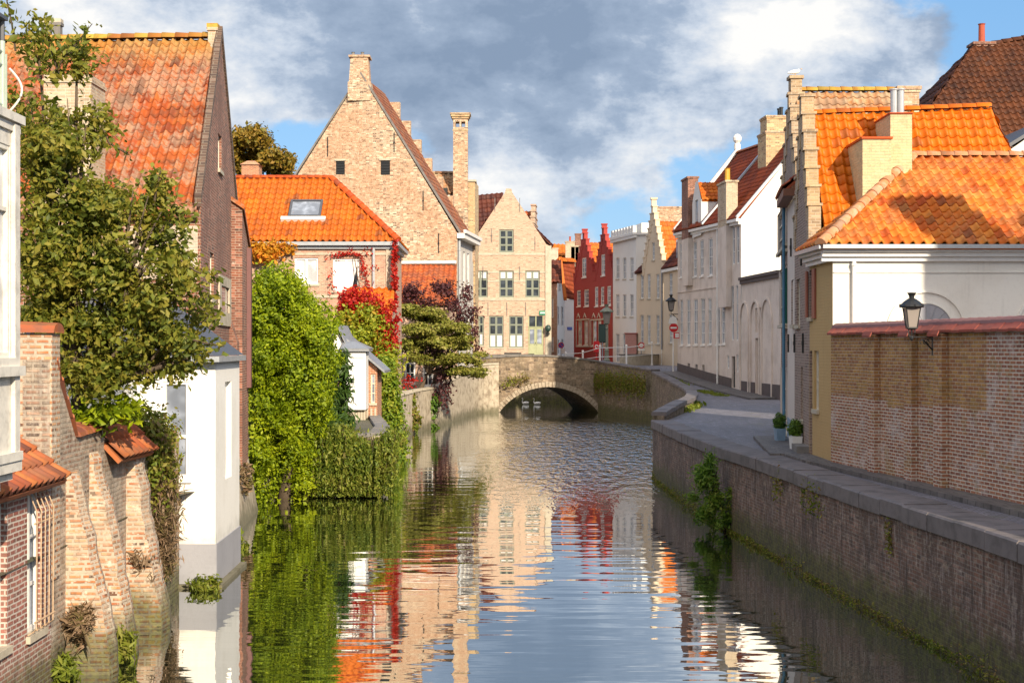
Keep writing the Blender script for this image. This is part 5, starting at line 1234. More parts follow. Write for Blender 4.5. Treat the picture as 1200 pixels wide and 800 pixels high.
# wall chimneys rising from the facade
for (px0, px1, pt, pb, mt, pot) in ((804.5, 812, 211, 276, 'red_brick_old', 0), (847.5, 857.5, 216, 262, 'yellow_old', 1)):
    u0, u1 = f.u(px0), f.u(px1); Y = f.Y((u0+u1)/2); bm = nb(); f.box(bm, u0, u1, -.35, .32, PZ(pb+4, Y), PZ(pt, Y)); f.box(bm, u0-.06, u1+.06, -.41, .38, PZ(pt, Y)+.003, PZ(pt, Y)+.12)
    c_ = obj('wall_chimney', bm, mt, h)
    bm = nb(); f.box(bm, u0, u1, .005, .32, PZ(335 if pot == 0 else 360, Y), PZ(pb+4, Y)-.003); obj('chimney_shaft', bm, 'white_wash', c_)
    if pot: bm = nb(); lathe(bm, f.at((u0+u1)/2, PZ(pt, Y)+.12, 0), [(.2, 0), (.16, .1), (.15, .75), (.19, .8)], 10); obj('chimney_pot', bm, 'yellow_pot', c_)
# white dormer with orange roof
u0, u1 = f.u(813.5), f.u(822); Yd = f.Y((u0+u1)/2); zd0, zd1 = PZ(272, Yd), PZ(233, Yd); ds = Side(f.at(u0, 0, .12)[:2], f.at(u1+.5, 0, .12)[:2])
dr_ = Side(ds.b, ds.b-f.n*3.0)
ds.out = [(0, zd0-.3), (ds.L, zd0-.3), (ds.L, zd1-.2), (ds.L*.62, PZ(213, Yd)), (ds.L*.38, PZ(213, Yd)), (0, zd1-.2)]; ds.holes = [(ds.L*.32, zd0+.5, ds.L*.66, zd1-.1)]
dr_.flat(zd0-.2, zd1-.2); dl_ = Side(ds.a-f.n*3.0, ds.a); dl_.flat(zd0-.2, zd1-.2)
dm = shell(h, [ds, dr_, dl_], 'white_flat', name='dormer', reveal=.1)
for r_ in ds.holes:
    bm = nb(); ds.box(bm, r_[0], r_[2], -.1, -.08, r_[1], r_[3]); obj('pane', bm, 'glass_grey', dm)
mid0 = ds.at(ds.L/2, PZ(215, Yd), -.1); mid1 = mid0-Vector((f.n.x, f.n.y, 0))*3.2
# two slopes (sub-part meshes)
for i, (a, b_) in enumerate(((ds.at(ds.L+.1, zd1-.25, -.05), ds.at(ds.L+.1, zd1-.25, -3.2)), (ds.at(-.1, zd1-.25, -3.2), ds.at(-.1, zd1-.25, -.05)))):
    top = (mid1, mid0) if i == 0 else (mid0, mid1)
    roof(dm, [a, b_, top[0], top[1]], 'roof_orange', .3, .36, .03, name='dormer_roof')
pipe(h, f, f.u(842.5), 2.3, 11.9, 'white_paint', .06)
# ---- R7 low white carriage building with blind arches
A2, B2 = Vector((12.74, 78.9)), Vector((13.35, 70.8)); h = empty('arched_white_building', (13, 75, 2.1), 'low whitewashed building with three blind arches and a pale door', 'building')
S = box_sides(A2, B2, B2+Vector((6, .5)), A2+Vector((6, .5))); f = S[0]; zt = 8.5
for s in S: s.flat(1.7, zt)
S[1].flat(1.7, zt)
arch = [(868.5, 351, 877.5), (880.5, 349.5, 890.5), (893.5, 347, 905)]
dr = f.rect(885, 396, 893.3, 467); dr = (dr[0], 2.2, dr[2], dr[3]); f.holes = [dr, (dr[0], dr[3]+.3, dr[2], dr[3]+1.6)]
shell(h, S, 'white_wash', reveal=.18)
M['door_beige'] = plaster('peeling_beige_door', (.50, .40, .32), (.62, .55, .48), .6, 2.5)
solid_door(h, f, dr, 'door_beige', .15, label='tall peeling beige door')
bm = nb(); f.box(bm, dr[0]+.003, dr[2]-.003, -.17, -.12, dr[3]+.3, dr[3]+1.6); obj('over_door_panel', bm, 'white_wash', h)
for (p0, pt, p1) in arch:
    u0, u1 = f.u(p0), f.u(p1); um = (u0+u1)/2; hw_ = (u1-u0)/2; Y = f.Y(um); zt_ = PZ(pt+4, Y); bm = nb(); n_ = 14
    pts = [(um-hw_, 2.2)]+[(um+hw_*math.cos(math.pi-math.pi*i/n_), zt_-hw_*1.25+hw_*1.25*math.sin(math.pi*i/n_)) for i in range(n_+1)]+[(um+hw_, 2.2)]
    for (a, b_) in zip(pts[:-1], pts[1:]):
        va, vb = Vector(a), Vector(b_); c_ = Vector((um, zt_-hw_*1.25)); 
        def outw(p): 
            if p.y <= c_.y: return Vector((math.copysign(1, p.x-um), 0))
            return (p-c_).normalized()
        q = [va, vb, vb+outw(vb)*.12, va+outw(va)*.12]; po = [f.at(x.x, x.y, .09) for x in q]; prism(bm, po, Vector((-f.n.x*.085, -f.n.y*.085, 0)))
    obj('arch_moulding', bm, 'white_wash', h)
bm = nb(); f.box(bm, 0, dr[0]-.02, .004, .04, 1.6, 2.85); f.box(bm, dr[2]+.02, f.L, .004, .04, 1.6, 2.85); obj('plinth', bm, 'plinth_dark', h)
bm = nb(); f.box(bm, 0, f.L+.1, .004, .12, zt-.3, zt-.1); f.box(bm, 0, f.L+.1, -.3, .2, zt-.098, zt+.06); obj('cornice', bm, 'plinth_dark', h)
bm = nb(); quad(bm, S[0].at(0, zt-.1, -.1), S[0].at(f.L, zt-.1, -.1), Vector((19.3, 71.3, zt-.1)), Vector((18.7, 79.4, zt-.1))); obj('flat_roof', bm, 'slate', h)

# ---- R8 narrow cream house
M['cream_wall'] = plaster('pale_cream_render', (.66, .57, .50), (.55, .47, .41), .35, .8, streak=.15)
PU = [Vector(p) for p in ((7.98, 41.2), (7.55, 38.0), (7.22, 34.5), (7.24, 32.1))]
h = empty('narrow_cream_house', (7.8, 39.5, 2.1), 'narrow cream house with green shutter between the blue downpipe and the dark brick gable', 'house')
S = box_sides(PU[0], PU[1], PU[1]+Vector((5, .4)), PU[0]+Vector((5, .4))); f = S[0]
for s in S: s.flat(2, 8.8)
hp = [(910, 319, 913, 382), (917.5, 317, 921.5, 382), (911.5, 430, 914.5, 500), (917.5, 429, 921, 497), (908.5, 255, 911, 300), (915, 250, 919, 298)]
f.holes = []
for r_ in hp:
    q = f.rect(*r_); f.holes.append((max(q[0], .1), q[1], min(q[2], f.L-.1), q[3]))
shell(h, S, 'cream_wall')
for i, r_ in enumerate(f.holes):
    if i == 1: window(h, f, r_, 1, 2, 'teal_green', 'glass', bar=.05, label='green framed window')
    else: window(h, f, r_, 1, 3, 'cream_paint', 'glass_grey', bar=.05)
bm = nb(); u_ = f.holes[1][2]; f.box(bm, u_+.01, u_+.32, .004, .05, f.holes[1][1], f.holes[1][3]); obj('shutter', bm, 'teal_green', h)
bm = nb(); f.box(bm, .2, f.L-.2, .004, .02, 1.9, 2.75); obj('blue_plinth', bm, 'pale_blue', h)
bm = nb(); f.box(bm, -.1, f.L+.05, .004, .3, 8.8, 9.0); obj('cornice', bm, 'brown_wood', h)
roof(h, [f.at(-.1, 9.0, .3), f.at(f.L, 9.0, .3), f.at(f.L, 10.6, -1.6), f.at(-.1, 10.6, -1.6)], 'roof_crimson', .24, .3, .03)
bm = nb(); tube(bm, [f.at(-.12, 3.2, .1), f.at(-.12, 8.9, .1)], .045, 10); tube(bm, [f.at(-.12, 3.2, .1), f.at(-.02, 2.9, .1), f.at(.02, 2.2, .1)], .045, 10)
obj('downpipe', bm, 'blue_pipe', h)
bm = nb(); f.box(bm, -.6, -.25, -.3, -.02, 4.6, 9.2); obj('brick_pier', bm, 'red_brick_old', h)

# ---- R9 dark brick stepped gable house with orange roof
M['dim_brick'] = brick('dim_red_brown_brick', (.25, .155, .12), (.19, .12, .10), (.40, .33, .27), (.33, .25, .2), .5, .4)
M['step_brick'] = brick('pale_step_brick', (.43, .31, .20), (.34, .24, .15), (.46, .38, .29), (.55, .36, .16), .4, .3)
M['roof_v'] = tiles('bright_orange_pantiles', [(.55, .125, .005), (.60, .145, .006), (.50, .11, .005), (.63, .165, .008)], (.36, .12, .02), .15, .45)
h = empty('stepped_gable_house', (7.4, 36.3, 2.1), 'dark brick stepped gable house with a smooth bright orange roof and pale chimneys', 'house')
f = Side(PU[1], PU[2]); f.stepped(1.9, 7.7, 11.1, 6, .45); f.holes = []
hp = [(925, 329, 927.5, 381), (933.5, 327, 937.5, 381), (927.5, 234, 931.5, 258), (938.5, 430, 941, 492)]
for r_ in hp:
    q = f.rect(*r_); f.holes.append((max(q[0], .12), q[1], min(q[2], f.L-.12), q[3]))
S = [Side(PU[1], PU[2])]; fr_ = Side(PU[2], Vector((12.9, 34.2))); fr_.flat(2, 7.6); bk_ = Side(Vector((12.9, 38.4)), PU[1]); bk_.flat(2, 7.6); ri_ = Side(Vector((12.9, 34.2)), Vector((12.9, 38.4))); ri_.flat(2, 7.6)
shell(h, [f, fr_, bk_, ri_], 'dim_brick')
for r_ in f.holes: window(h, f, r_, 1, 4, 'cream_paint', 'glass_grey', bar=.045, bw=.02)
bm = nb(); L = f.L; n_ = 6
for i in range(n_+1):
    u0 = (L/2-.225)*(i/n_) ; zlo = 7.7+(11.1-7.7)*(i/(n_+1)); zhi = 7.7+(11.1-7.7)*((i+1)/(n_+1))
    for sg_ in (0, 1):
        a, b_ = (u0-.02, u0+.36) if sg_ == 0 else (L-u0-.36, L-u0+.02)
        if i == n_: 
            if sg_: continue
            a, b_ = L/2-.24, L/2+.24
        f.box(bm, a, b_, -.27-.002*i, .03+.001*i, zlo-.32, zhi); f.box(bm, a-.03, b_+.03, -.31-.002*i, .07+.001*i, zhi+.002, zhi+.07)
obj('gable_steps', bm, 'step_brick', h)
rz0 = 10.75; e0 = Vector((7.25, 34.25, 7.55)); xr, xe = PX(1161, 36.3), 13.2
roof(h, [(7.55, 34.2, 7.5), (xe-.35, 34.2, 7.5), (xr, 36.3, rz0+.08), (7.6, 36.35, rz0-.1)], 'roof_v', .25, .30, .042, lip=.028)
roof(h, [(xe, 38.4, 7.5), (7.6, 38.4, 7.5), (7.6, 36.35, rz0-.1), (xr, 36.3, rz0+.08)], 'roof_v', .4, .5, .03, name='rear_roof')
roof(h, [(xe-.35, 34.2, 7.5), (xe, 38.4, 7.5), (xr, 36.3, rz0+.08)], 'roof_v', .4, .5, .03, name='hip_roof')
ridge(h, (7.6, 36.35, rz0-.04), (xr, 36.3, rz0+.14), 'roof_v', .12, .33)
M['cream_brick'] = brick('cream_yellow_brick', (.62, .50, .28), (.56, .44, .24), (.55, .46, .28), None, 0, .08)
x0, x1 = PX(1008.5, 34.3), PX(1042, 34.3); bm = nb(); box(bm, (x0, 34.1, 6.6), (x1, 35.6, PZ(163, 34.1))); ca = obj('wide_chimney', bm, 'cream_brick', h)
bm = nb(); box(bm, (x0-.03, 34.06, PZ(163, 34.1)+.002), (x1+.03, 35.65, PZ(160.3, 34.1))); obj('chimney_cap', bm, 'roof_orange_red', ca)
x0, x1 = PX(1042.3, 34.6), PX(1067.5, 34.6); bm = nb(); box(bm, (x0, 34.5, 6.6), (x1, 35.9, PZ(133.5, 34.5))); cb = obj('chimney', bm, 'cream_brick', h)
bm = nb(); box(bm, (x0-.03, 34.46, PZ(133.5, 34.5)+.002), (x1+.03, 35.95, PZ(132, 34.5))); obj('chimney_cap', bm, 'roof_orange_red', cb)
for i in range(2):
    bm = nb(); lathe(bm, (PX(1047.5+8*i, 35), 35.0, PZ(132, 34.5)), [(.085, 0), (.085, .62), (.11, .63), (.11, .66), (.02, .68)], 12); obj('metal_flue', bm, 'zinc', cb)
ties(h, f, [(925, 402), (932, 402), (942, 402), (928, 290), (940, 300)], h=.5)
bm = nb(); f.box(bm, f.L-1.3, f.L-.1, .004, .3, 2.1, 2.35); obj('doorstep', bm, 'grey_stone', h)

# ---- R10 second stepped gable behind with mossy ridge roof
h = empty('stepped_gable_house', (8.5, 44, 2.1), 'taller pale stepped gable with mossy brown roof ridge behind the orange roof', 'house')
f = Side((8.85, 46.8), (8.3, 41.3)); f.stepped(2, 9.3, 12.7, 6, .5, ua=2.9); fr_ = Side(f.b, Vector((12.1, 41.3))); fr_.flat(2, 9.3); bk_ = Side(Vector((12.1, 46.8)), f.a); bk_.flat(2, 9.3); rr_ = Side(Vector((12.1, 41.3)), Vector((12.1, 46.8))); rr_.gable(2, 9.3, 12.4)
shell(h, [f, fr_, bk_, rr_], 'dim_brick')
bm = nb(); L = f.L
for i in range(7):
    zlo = 9.3+3.2*(i/7); zhi = 9.3+3.2*((i+1)/7)
    for sg_ in (0, 1):
        u0 = (2.9-.25)*(i/6) if sg_ == 0 else L-(L-2.9-.25)*(i/6); a, b_ = (u0-.02, u0+.45) if sg_ == 0 else (u0-.45, u0+.02)
        if i == 6:
            if sg_: continue
            a, b_ = 2.9-.24, 2.9+.24
        f.box(bm, a, b_, -.4-.002*i, .03+.001*i, zlo-.35, zhi); f.box(bm, a-.03, b_+.03, -.44-.002*i, .07+.001*i, zhi+.002, zhi+.08)
obj('gable_steps', bm, 'step_brick', h)
ap = f.at(2.9, 12.4, -.3); bm = nb(); c_ = f.at(2.9, 12.9, -.18); box(bm, (c_.x-.17, c_.y-.2, 12.3), (c_.x+.17, c_.y+.2, 13.0)); box(bm, (c_.x-.22, c_.y-.25, 13.002), (c_.x+.22, c_.y+.25, 13.1)); obj('pinnacle', bm, 'step_brick', h)
PIN = Vector((c_.x, c_.y, 13.1))
yr = f.Y(2.9); zrr = 12.6
roof(h, [(8.5, 41.15, 9.15), (12.3, 41.15, 9.15), (12.3, yr, zrr), (8.75, yr, zrr)], 'roof_moss', .26, .32, .035)
roof(h, [(12.3, 46.95, 9.15), (8.9, 46.95, 9.15), (8.75, yr, zrr), (12.3, yr, zrr)], 'roof_moss', .4, .5, .035, name='rear_roof')
ridge(h, (8.75, yr, zrr+.06), (12.3, yr, zrr+.06), 'ridge_moss', .13)
chimney(h, (PX(1062, 42), 42.0), .6, .6, 9.8, PZ(104, 42), 'buff_old', 'buff_old')

# ---- R11 white house with hipped roof and yellow brick side
M['yellow_paint'] = plaster('ochre_painted_brick', (.50, .33, .14), (.42, .27, .11), .4, .8, streak=.1, bricky=True)
M['roof_w'] = tiles('orange_mottled_pantiles', [(.47, .10, .012), (.58, .18, .02), (.37, .065, .012), (.52, .135, .014), (.62, .23, .035)], (.50, .26, .10), .4, .6, (.32, .065, .012), .45, .8)
M['ridge_w'] = tiles('pale_orange_ridge', [(.52, .24, .12), (.46, .19, .08)], (.5, .4, .3), .5, .7)
h = empty('white_hipped_house', (7.25, 32.1, 2.1), 'white house with ochre side and mottled orange hipped roof behind the brick garden wall', 'house')
A, B = PU[2], PU[3]; C_, D_ = Vector((16.5, 32.05)), Vector((16.5, 38)); S = [Side(A, B), Side(B, C_), Side(C_, D_), Side(D_, A)]
ze = 7.0
for s in S: s.flat(1.9, ze)
sd, f = S[0], S[1]
hp = [(953, 446, 957.5, 478), (947, 318, 950, 372)]
sd.holes = [sd.rect(948.2, 411, 952, 533), sd.rect(954, 411, 959.5, 480), sd.rect(948.5, 316, 952, 372)]
sd.holes[0] = (sd.holes[0][0], 2.15, sd.holes[0][2], sd.holes[0][3])
shell(h, [sd], 'yellow_paint', name='side_wall'); shell(h, S[1:], 'white_wall', name='wall')
solid_door(h, sd, sd.holes[0], 'cream_paint'); window(h, sd, sd.holes[1], 1, 2, 'cream_paint', 'curtain', bar=.05); window(h, sd, sd.holes[2], 1, 3, 'cream_paint', 'glass', bar=.04)
for r_ in (sd.rect(953.5, 315, 956.8, 373), sd.rect(945.6, 318, 947.4, 372)):
    bm = nb(); sd.box(bm, r_[0], r_[2], .005, .05, r_[1], r_[3]); obj('shutter', bm, 'red_wood', h)
bm = nb()
for i, (w0, w1, z0, z1) in enumerate(((.004, .10, ze-.30, ze-.20), (.004, .18, ze-.198, ze-.10), (.004, .27, ze-.098, ze))):
    f.box(bm, -.27+i*.001, f.L, w0, w1, z0, z1); sd.box(bm, -.0, sd.L-.002, w0, w1, z0+.001, z1-.001)
bm.faces.ensure_lookup_table(); obj('cornice', bm, 'white_paint', h)
bm = nb(); f.box(bm, 0.02, f.L, .004, .03, PZ(319.5, 32), PZ(318, 32)); obj('string_course', bm, 'white_wall', h)
bm = nb(); f.box(bm, -.3, f.L, .28, .40, ze-.03, ze+.06); sd.box(bm, -.1, sd.L+.3, .272, .38, ze-.031, ze+.059); obj('gutter', bm, 'zinc', h)
pipe(h, f, PX(1001, 32)-7.24, 2, ze-.3, 'white_paint', .05)
for (cx_p, op) in ((1086, True), (1236, False)):
    cx_ = PX(cx_p, 32.05)-7.24; z0_ = PZ(379, 32.05)-.15; rad_ = PX(1117, 32.05)-PX(1086, 32.05)
    def archring(bm, r0_, r1_, w0, w1, n_=28):
        for i in range(n_):
            a0_, a1_ = math.pi*i/n_, math.pi*(i+1)/n_
            q = [f.at(cx_+math.cos(t)*r_, z0_+math.sin(t)*r_, w1) for t, r_ in ((a0_, r0_), (a1_, r0_), (a1_, r1_), (a0_, r1_))]; prism(bm, q, Vector((-f.n.x*(w1-w0), -f.n.y*(w1-w0), 0)))
    bm = nb(); archring(bm, rad_*1.42, rad_*1.50, .004, .045); archring(bm, rad_, rad_*1.04, .004, .035)
    for sx in (-1, 1): f.box(bm, *sorted((cx_+sx*rad_*1.42, cx_+sx*rad_*1.50)), .004, .045, 2.2, z0_)
    obj('arch_moulding', bm, 'white_wall', h)
    bm = nb(); archring(bm, 0, rad_*.995, .004, .016, 20); fw_ = obj('fanlight', bm, 'grey_render', h)
    bm = nb()
    for i in range(1, 8):
        t = math.pi*i/8; p_, q_ = f.at(cx_+math.cos(t)*.1, z0_+math.sin(t)*.1, .02), f.at(cx_+math.cos(t)*rad_*.97, z0_+math.sin(t)*rad_*.97, .02); tube(bm, [p_, q_], .011, 5)
    obj('glazing_bar', bm, 'grey_metal', fw_)
xr, yr, zr = PX(1071, 35.2), 35.2, PZ(185, 35.2)
e_ = .33; za_ = ze+.03
roof(h, [(7.24-e_, 32.1-e_, za_), (16.7, 32.05-e_, za_), (16.7, yr, zr), (xr, yr, zr)], 'roof_w', .235, .30, .045, lip=.03)
roof(h, [(7.24-e_, 34.4, za_), (7.24-e_, 32.1-e_, za_), (xr, yr, zr)], 'roof_w', .3, .36, .036, name='hip_roof')
ridge(h, (7.24-e_, 32.1-e_, za_+.05), (xr, yr, zr+.05), 'ridge_w', .13, .33); ridge(h, (xr, yr, zr+.05), (16.7, yr, zr+.05), 'ridge_w', .12, .33)

# ---- R12 garden wall with piers
M['wall_brown'] = brick('brown_ochre_garden_brick', (.34, .17, .075), (.24, .11, .06), (.42, .31, .24), (.30, .19, .07), .6, .3, ms=.010)
# lower courses are salt-whitened red brick; a ragged boundary in height
def two_zone():
    m, N, b = newmat('garden_wall_brick'); uv, pos = uvpos(N)
    bt = N.node('ShaderNodeTexBrick'); N.put(bt.inputs['Vector'], uv); bt.inputs['Scale'].default_value = 1
    N.put(bt.inputs['Color1'], (.46, .25, .075)); N.put(bt.inputs['Color2'], (.30, .12, .05)); N.put(bt.inputs['Mortar'], (.46, .35, .25))
    b2 = N.node('ShaderNodeTexBrick'); N.put(b2.inputs['Vector'], uv); b2.inputs['Scale'].default_value = 1
    N.put(b2.inputs['Color1'], (.42, .18, .095)); N.put(b2.inputs['Color2'], (.25, .09, .055)); N.put(b2.inputs['Mortar'], (.60, .52, .42))
    for q in (bt, b2): q.inputs['Brick Width'].default_value = .205; q.inputs['Row Height'].default_value = .068; q.inputs['Mortar Smooth'].default_value = .3
    bt.inputs['Mortar Size'].default_value = .009; b2.inputs['Mortar Size'].default_value = .014
    x, y, z = sepxyz(N, pos); n = N.noise(pos, 1.3, 4, .6); fl = N.m('DIVIDE', N.m('FLOOR', N.m('MULTIPLY', z, 1/.068)), 1/.068)
    blk = N.m('FLOOR', N.m('MULTIPLY', y, .9)); wn = N.node('ShaderNodeTexWhiteNoise', noise_dimensions='1D'); N.put(wn.inputs['W'], blk)
    zone = N.step(N.m('ADD', z, N.m('ADD', N.m('MULTIPLY', N.m('SUBTRACT', wn.outputs[0], .5), .25), N.m('MULTIPLY', n, .12))), 3.72, 3.66)
    zone = N.m('MAXIMUM', zone, N.step(N.m('ADD', y, N.m('MULTIPLY', N.m('SUBTRACT', n, .5), .3)), 24.75, 24.6))
    c = N.mix(zone, bt.outputs[0], b2.outputs[0])
    f = N.noise(pos, 8, 5, .7); c = N.mix(N.m('MULTIPLY', N.step(f, .45, .66), .55), c, N.mix(.6, c, (.05, .03, .025)))
    c = N.mix(N.m('MULTIPLY', N.m('MULTIPLY', N.step(N.noise(pos, 1.7, 5, .7), .5, .66), zone), .5), c, (.60, .53, .49))
    c = N.mix(N.m('MULTIPLY', N.step(N.noise(pos, 2.4, 4, .6), .55, .64), .35), c, (.30, .20, .06))
    N.put(b.inputs['Base Color'], c); b.inputs['Roughness'].default_value = .9
    N.put(b.inputs['Normal'], N.bump(N.m('ADD', N.m('MULTIPLY', N.m('ADD', bt.outputs[1], b2.outputs[1]), -.6), N.m('MULTIPLY', f, .5)), .7, .012)); return m
M['garden_brick'] = two_zone()
M['red_tile_cap'] = tiles('red_cap_tiles', [(.34, .09, .06), (.28, .07, .05), (.38, .11, .07)], (.18, .08, .07), .4, .7)
M['purple_tile_cap'] = tiles('purple_brown_cap_tiles', [(.20, .10, .10), (.24, .12, .11), (.17, .085, .085)], None, 0, .6)
h = empty('garden_wall', (8, 27, 2.1), 'long brick garden wall with four piers and a red tiled cap beside the street', 'wall')
wl = Side((7.19, 32.06), (7.26+1.49*2.24, 8.0)); zt = 5.05
bm = nb(); wl.box(bm, 0, wl.L, -.34, 0, 1.6, zt); obj('wall', bm, 'garden_brick', h)
for px in (1024, 1067, 1102):
    u = wl.u(px); bm = nb(); wl.box(bm, u-.02, u+.34, .004, .13, 1.6, zt-.02); obj('pier', bm, 'garden_brick', h)
bm = nb(); uvl = None
for i in range(int(wl.L/.3)):
    u0 = i*.3; q = [wl.at(u0+.006, zt-.01, .10), wl.at(u0+.296, zt-.01, .10), wl.at(u0+.296, zt+.10, -.02), wl.at(u0+.006, zt+.10, -.02)]; j = random.uniform(-.006, .008)
    hexa(bm, [p+Vector((0, 0, j)) for p in q], [p+Vector((0, 0, .045+j)) for p in q])
for px in (1024, 1067, 1102):
    u = wl.u(px); q = [wl.at(u-.06, zt-.08, .24), wl.at(u+.38, zt-.08, .24), wl.at(u+.38, zt+.0, .20), wl.at(u-.06, zt+.0, .20)]; hexa(bm, q, [p+Vector((0, 0, .04)) for p in q])
obj('eave_tiles', bm, 'red_tile_cap', h)
bm = nb()
for i in range(int(wl.L/.36)):
    u0 = i*.36; a = [wl.at(u0, zt+.14, -.17+.16*math.cos(t)) + Vector((0, 0, .12*math.sin(t))) for t in [math.pi*k_/6 for k_ in range(7)]]
    b_ = [wl.at(u0+.38, zt+.14, -.17+.145*math.cos(t)) + Vector((0, 0, .105*math.sin(t))) for t in [math.pi*k_/6 for k_ in range(7)]]
    A_ = [bm.verts.new(p) for p in a]; B_ = [bm.verts.new(p) for p in b_]
    for k_ in range(6): bm.faces.new((A_[k_], A_[k_+1], B_[k_+1], B_[k_]))
    bm.faces.new(A_); bm.faces.new(B_[::-1])
bmesh.ops.recalc_face_normals(bm, faces=bm.faces); obj('ridge_tiles', bm, 'purple_tile_cap', h)

# ---- R13 dark-brown roofed big house at the right edge
M['roof_darkbrown'] = tiles('dark_brown_rusty_tiles', [(.042, .017, .010), (.065, .022, .011), (.032, .014, .010), (.09, .028, .011)], (.18, .055, .014), .35, .6)
h = empty('brown_roofed_house', (19, 54, 2.1), 'large house with dark brown tiled roof and red chimney pot at the upper right', 'house')
A, B = Vector((PX(1060, 52), 52)), Vector((PX(1330, 52), 52.0)); S = box_sides(A, B, B+Vector((0, 9)), A+Vector((0, 9)))
for s in (S[0], S[2]): s.flat(2, PZ(175, 52))
S[1].gable(2, PZ(175, 52), PZ(50, 56)); S[3].flat(2, PZ(175, 52)); shell(h, S, 'white_wall')
roof(h, [(PX(1052, 52), 61.3, PZ(175, 52)), (PX(1052, 52), 51.7, PZ(175, 52)), (PX(1140, 56.5), 56.5, PZ(58, 56.5))], 'roof_darkbrown', .5, .6, .04, name='hip_roof')
roof(h, [(PX(1052, 52), 51.7, PZ(175, 52)), (B.x+.3, 51.7, PZ(175, 52)), (B.x+.3, 56.5, PZ(33, 56.5)), (PX(1140, 56.5), 56.5, PZ(58, 56.5))], 'roof_darkbrown', .27, .34, .04)
roof(h, [(B.x+.3, 61.3, 11.5), (A.x-.3, 61.3, 11.5), (PX(1140, 56.5), 56.5, PZ(58, 56.5)), (B.x+.3, 56.5, PZ(33, 56.5))], 'roof_darkbrown', .5, .6, .04, name='rear_roof')
ridge(h, (PX(1140, 56.5), 56.5, PZ(57, 56.5)), (B.x+.3, 56.5, PZ(32, 56.5)), 'roof_darkbrown', .16, .4)
cc = chimney(h, (PX(1150, 56.6), 56.6), .75, .7, 15.5, PZ(50, 56.3), 'red_brick_old', 'red_brick_old', capover=.08)
bm = nb(); lathe(bm, (PX(1150.5, 56.6), 56.6, PZ(50, 56.3)), [(.2, 0), (.13, .12), (.12, .75), (.15, .8)], 12); obj('chimney_pot', bm, 'red_pot', cc)
h = empty('white_gabled_dormer_house', (17.5, 46, 2.1), 'sliver of a white gable below the dark brown roof at the right edge', 'house')
A, B = Vector((PX(1176, 45), 45)), Vector((PX(1300, 45), 45.0)); S = box_sides(A, B, B+Vector((0, 5)), A+Vector((0, 5)))
S[0].gable(2, PZ(181, 45), PZ(138, 45)); S[2].gable(2, PZ(181, 45), PZ(138, 45)); S[1].flat(2, PZ(181, 45)); S[3].flat(2, PZ(181, 45)); shell(h, S, 'white_wall')
bm = nb()
rake(bm, S[0], -.3, PZ(183, 45), S[0].L/2, PZ(138, 45), -5, .2, .12); rake(bm, S[0], S[0].L/2, PZ(138, 45), S[0].L+.3, PZ(183, 45), -5, .2, .12); obj('roof', bm, 'slate', h)

# ---- neighbour outside the frame to the right, whose shadow falls on the white wall and roof
h = empty('courtyard_house', (16, 18, 2.1), 'tall brick house on the near side of the courtyard just outside the right edge', 'house')
S = box_sides(Vector((17.85, 12.3)), Vector((25, 12.5)), Vector((25, 18)), Vector((15.3, 18.2)))
for s in (S[0], S[2]): s.flat(2, 14.1)
for s in (S[1], S[3]): s.flat(2, 14.1)
shell(h, S, 'pink_brick'); 
roof(h, [(17.9, 12.2, 14.1), (25.2, 12.2, 14.1), (25.2, 15.2, 14.7), (16.7, 15.2, 14.7)], 'roof_darkred', .4, .5, .04); roof(h, [(25.2, 18.3, 14.1), (15.3, 18.3, 14.1), (16.7, 15.2, 14.7), (25.2, 15.2, 14.7)], 'roof_darkred', .4, .5, .04)
chimney(h, (16.6, 17.4), 1.5, .8, 13, 16.3, 'pink_brick'); chimney(h, (18.9, 17.4), 1.1, .8, 13, 15.5, 'pink_brick')
# ================================================================ FAR STREET ROW BEYOND THE BRIDGE
def steps_part(parent, f, u0, u1, ze, za, n, mat, topw=.6, th=.3):
    bm = nb(); um = (u0+u1)/2; hw_ = (u1-u0)/2
    for i in range(n+1):
        a = (hw_-topw/2)*(i/n); zlo = ze+(za-ze)*(i/(n+1)); zhi = ze+(za-ze)*((i+1)/(n+1))
        for sg_ in (0, 1):
            x0, x1 = (u0+a-.03, u0+a+.55) if sg_ == 0 else (u1-a-.55, u1-a+.03)
            if i == n:
                if sg_: continue
                x0, x1 = um-topw/2, um+topw/2
            f.box(bm, x0, x1, -th-.002*i, .04+.002*i, zlo-.3, zhi); f.box(bm, x0-.05, x1+.05, -th-.05-.002*i, .09+.002*i, zhi+.003, zhi+.1)
    return obj('gable_steps', bm, mat, parent)
def stepped_out(u0, u1, zb, ze, za, n, topw=.6):
    um = (u0+u1)/2; hw_ = (u1-u0)/2; left = []
    for i in range(n+1):
        a = (hw_-topw/2)*(i/n); zlo = ze+(za-ze)*(i/(n+1)); zhi = ze+(za-ze)*((i+1)/(n+1)); left += [(u0+a, zlo), (u0+a, zhi)]
    right = [(u0+u1-u, z) for u, z in left]; return left, right

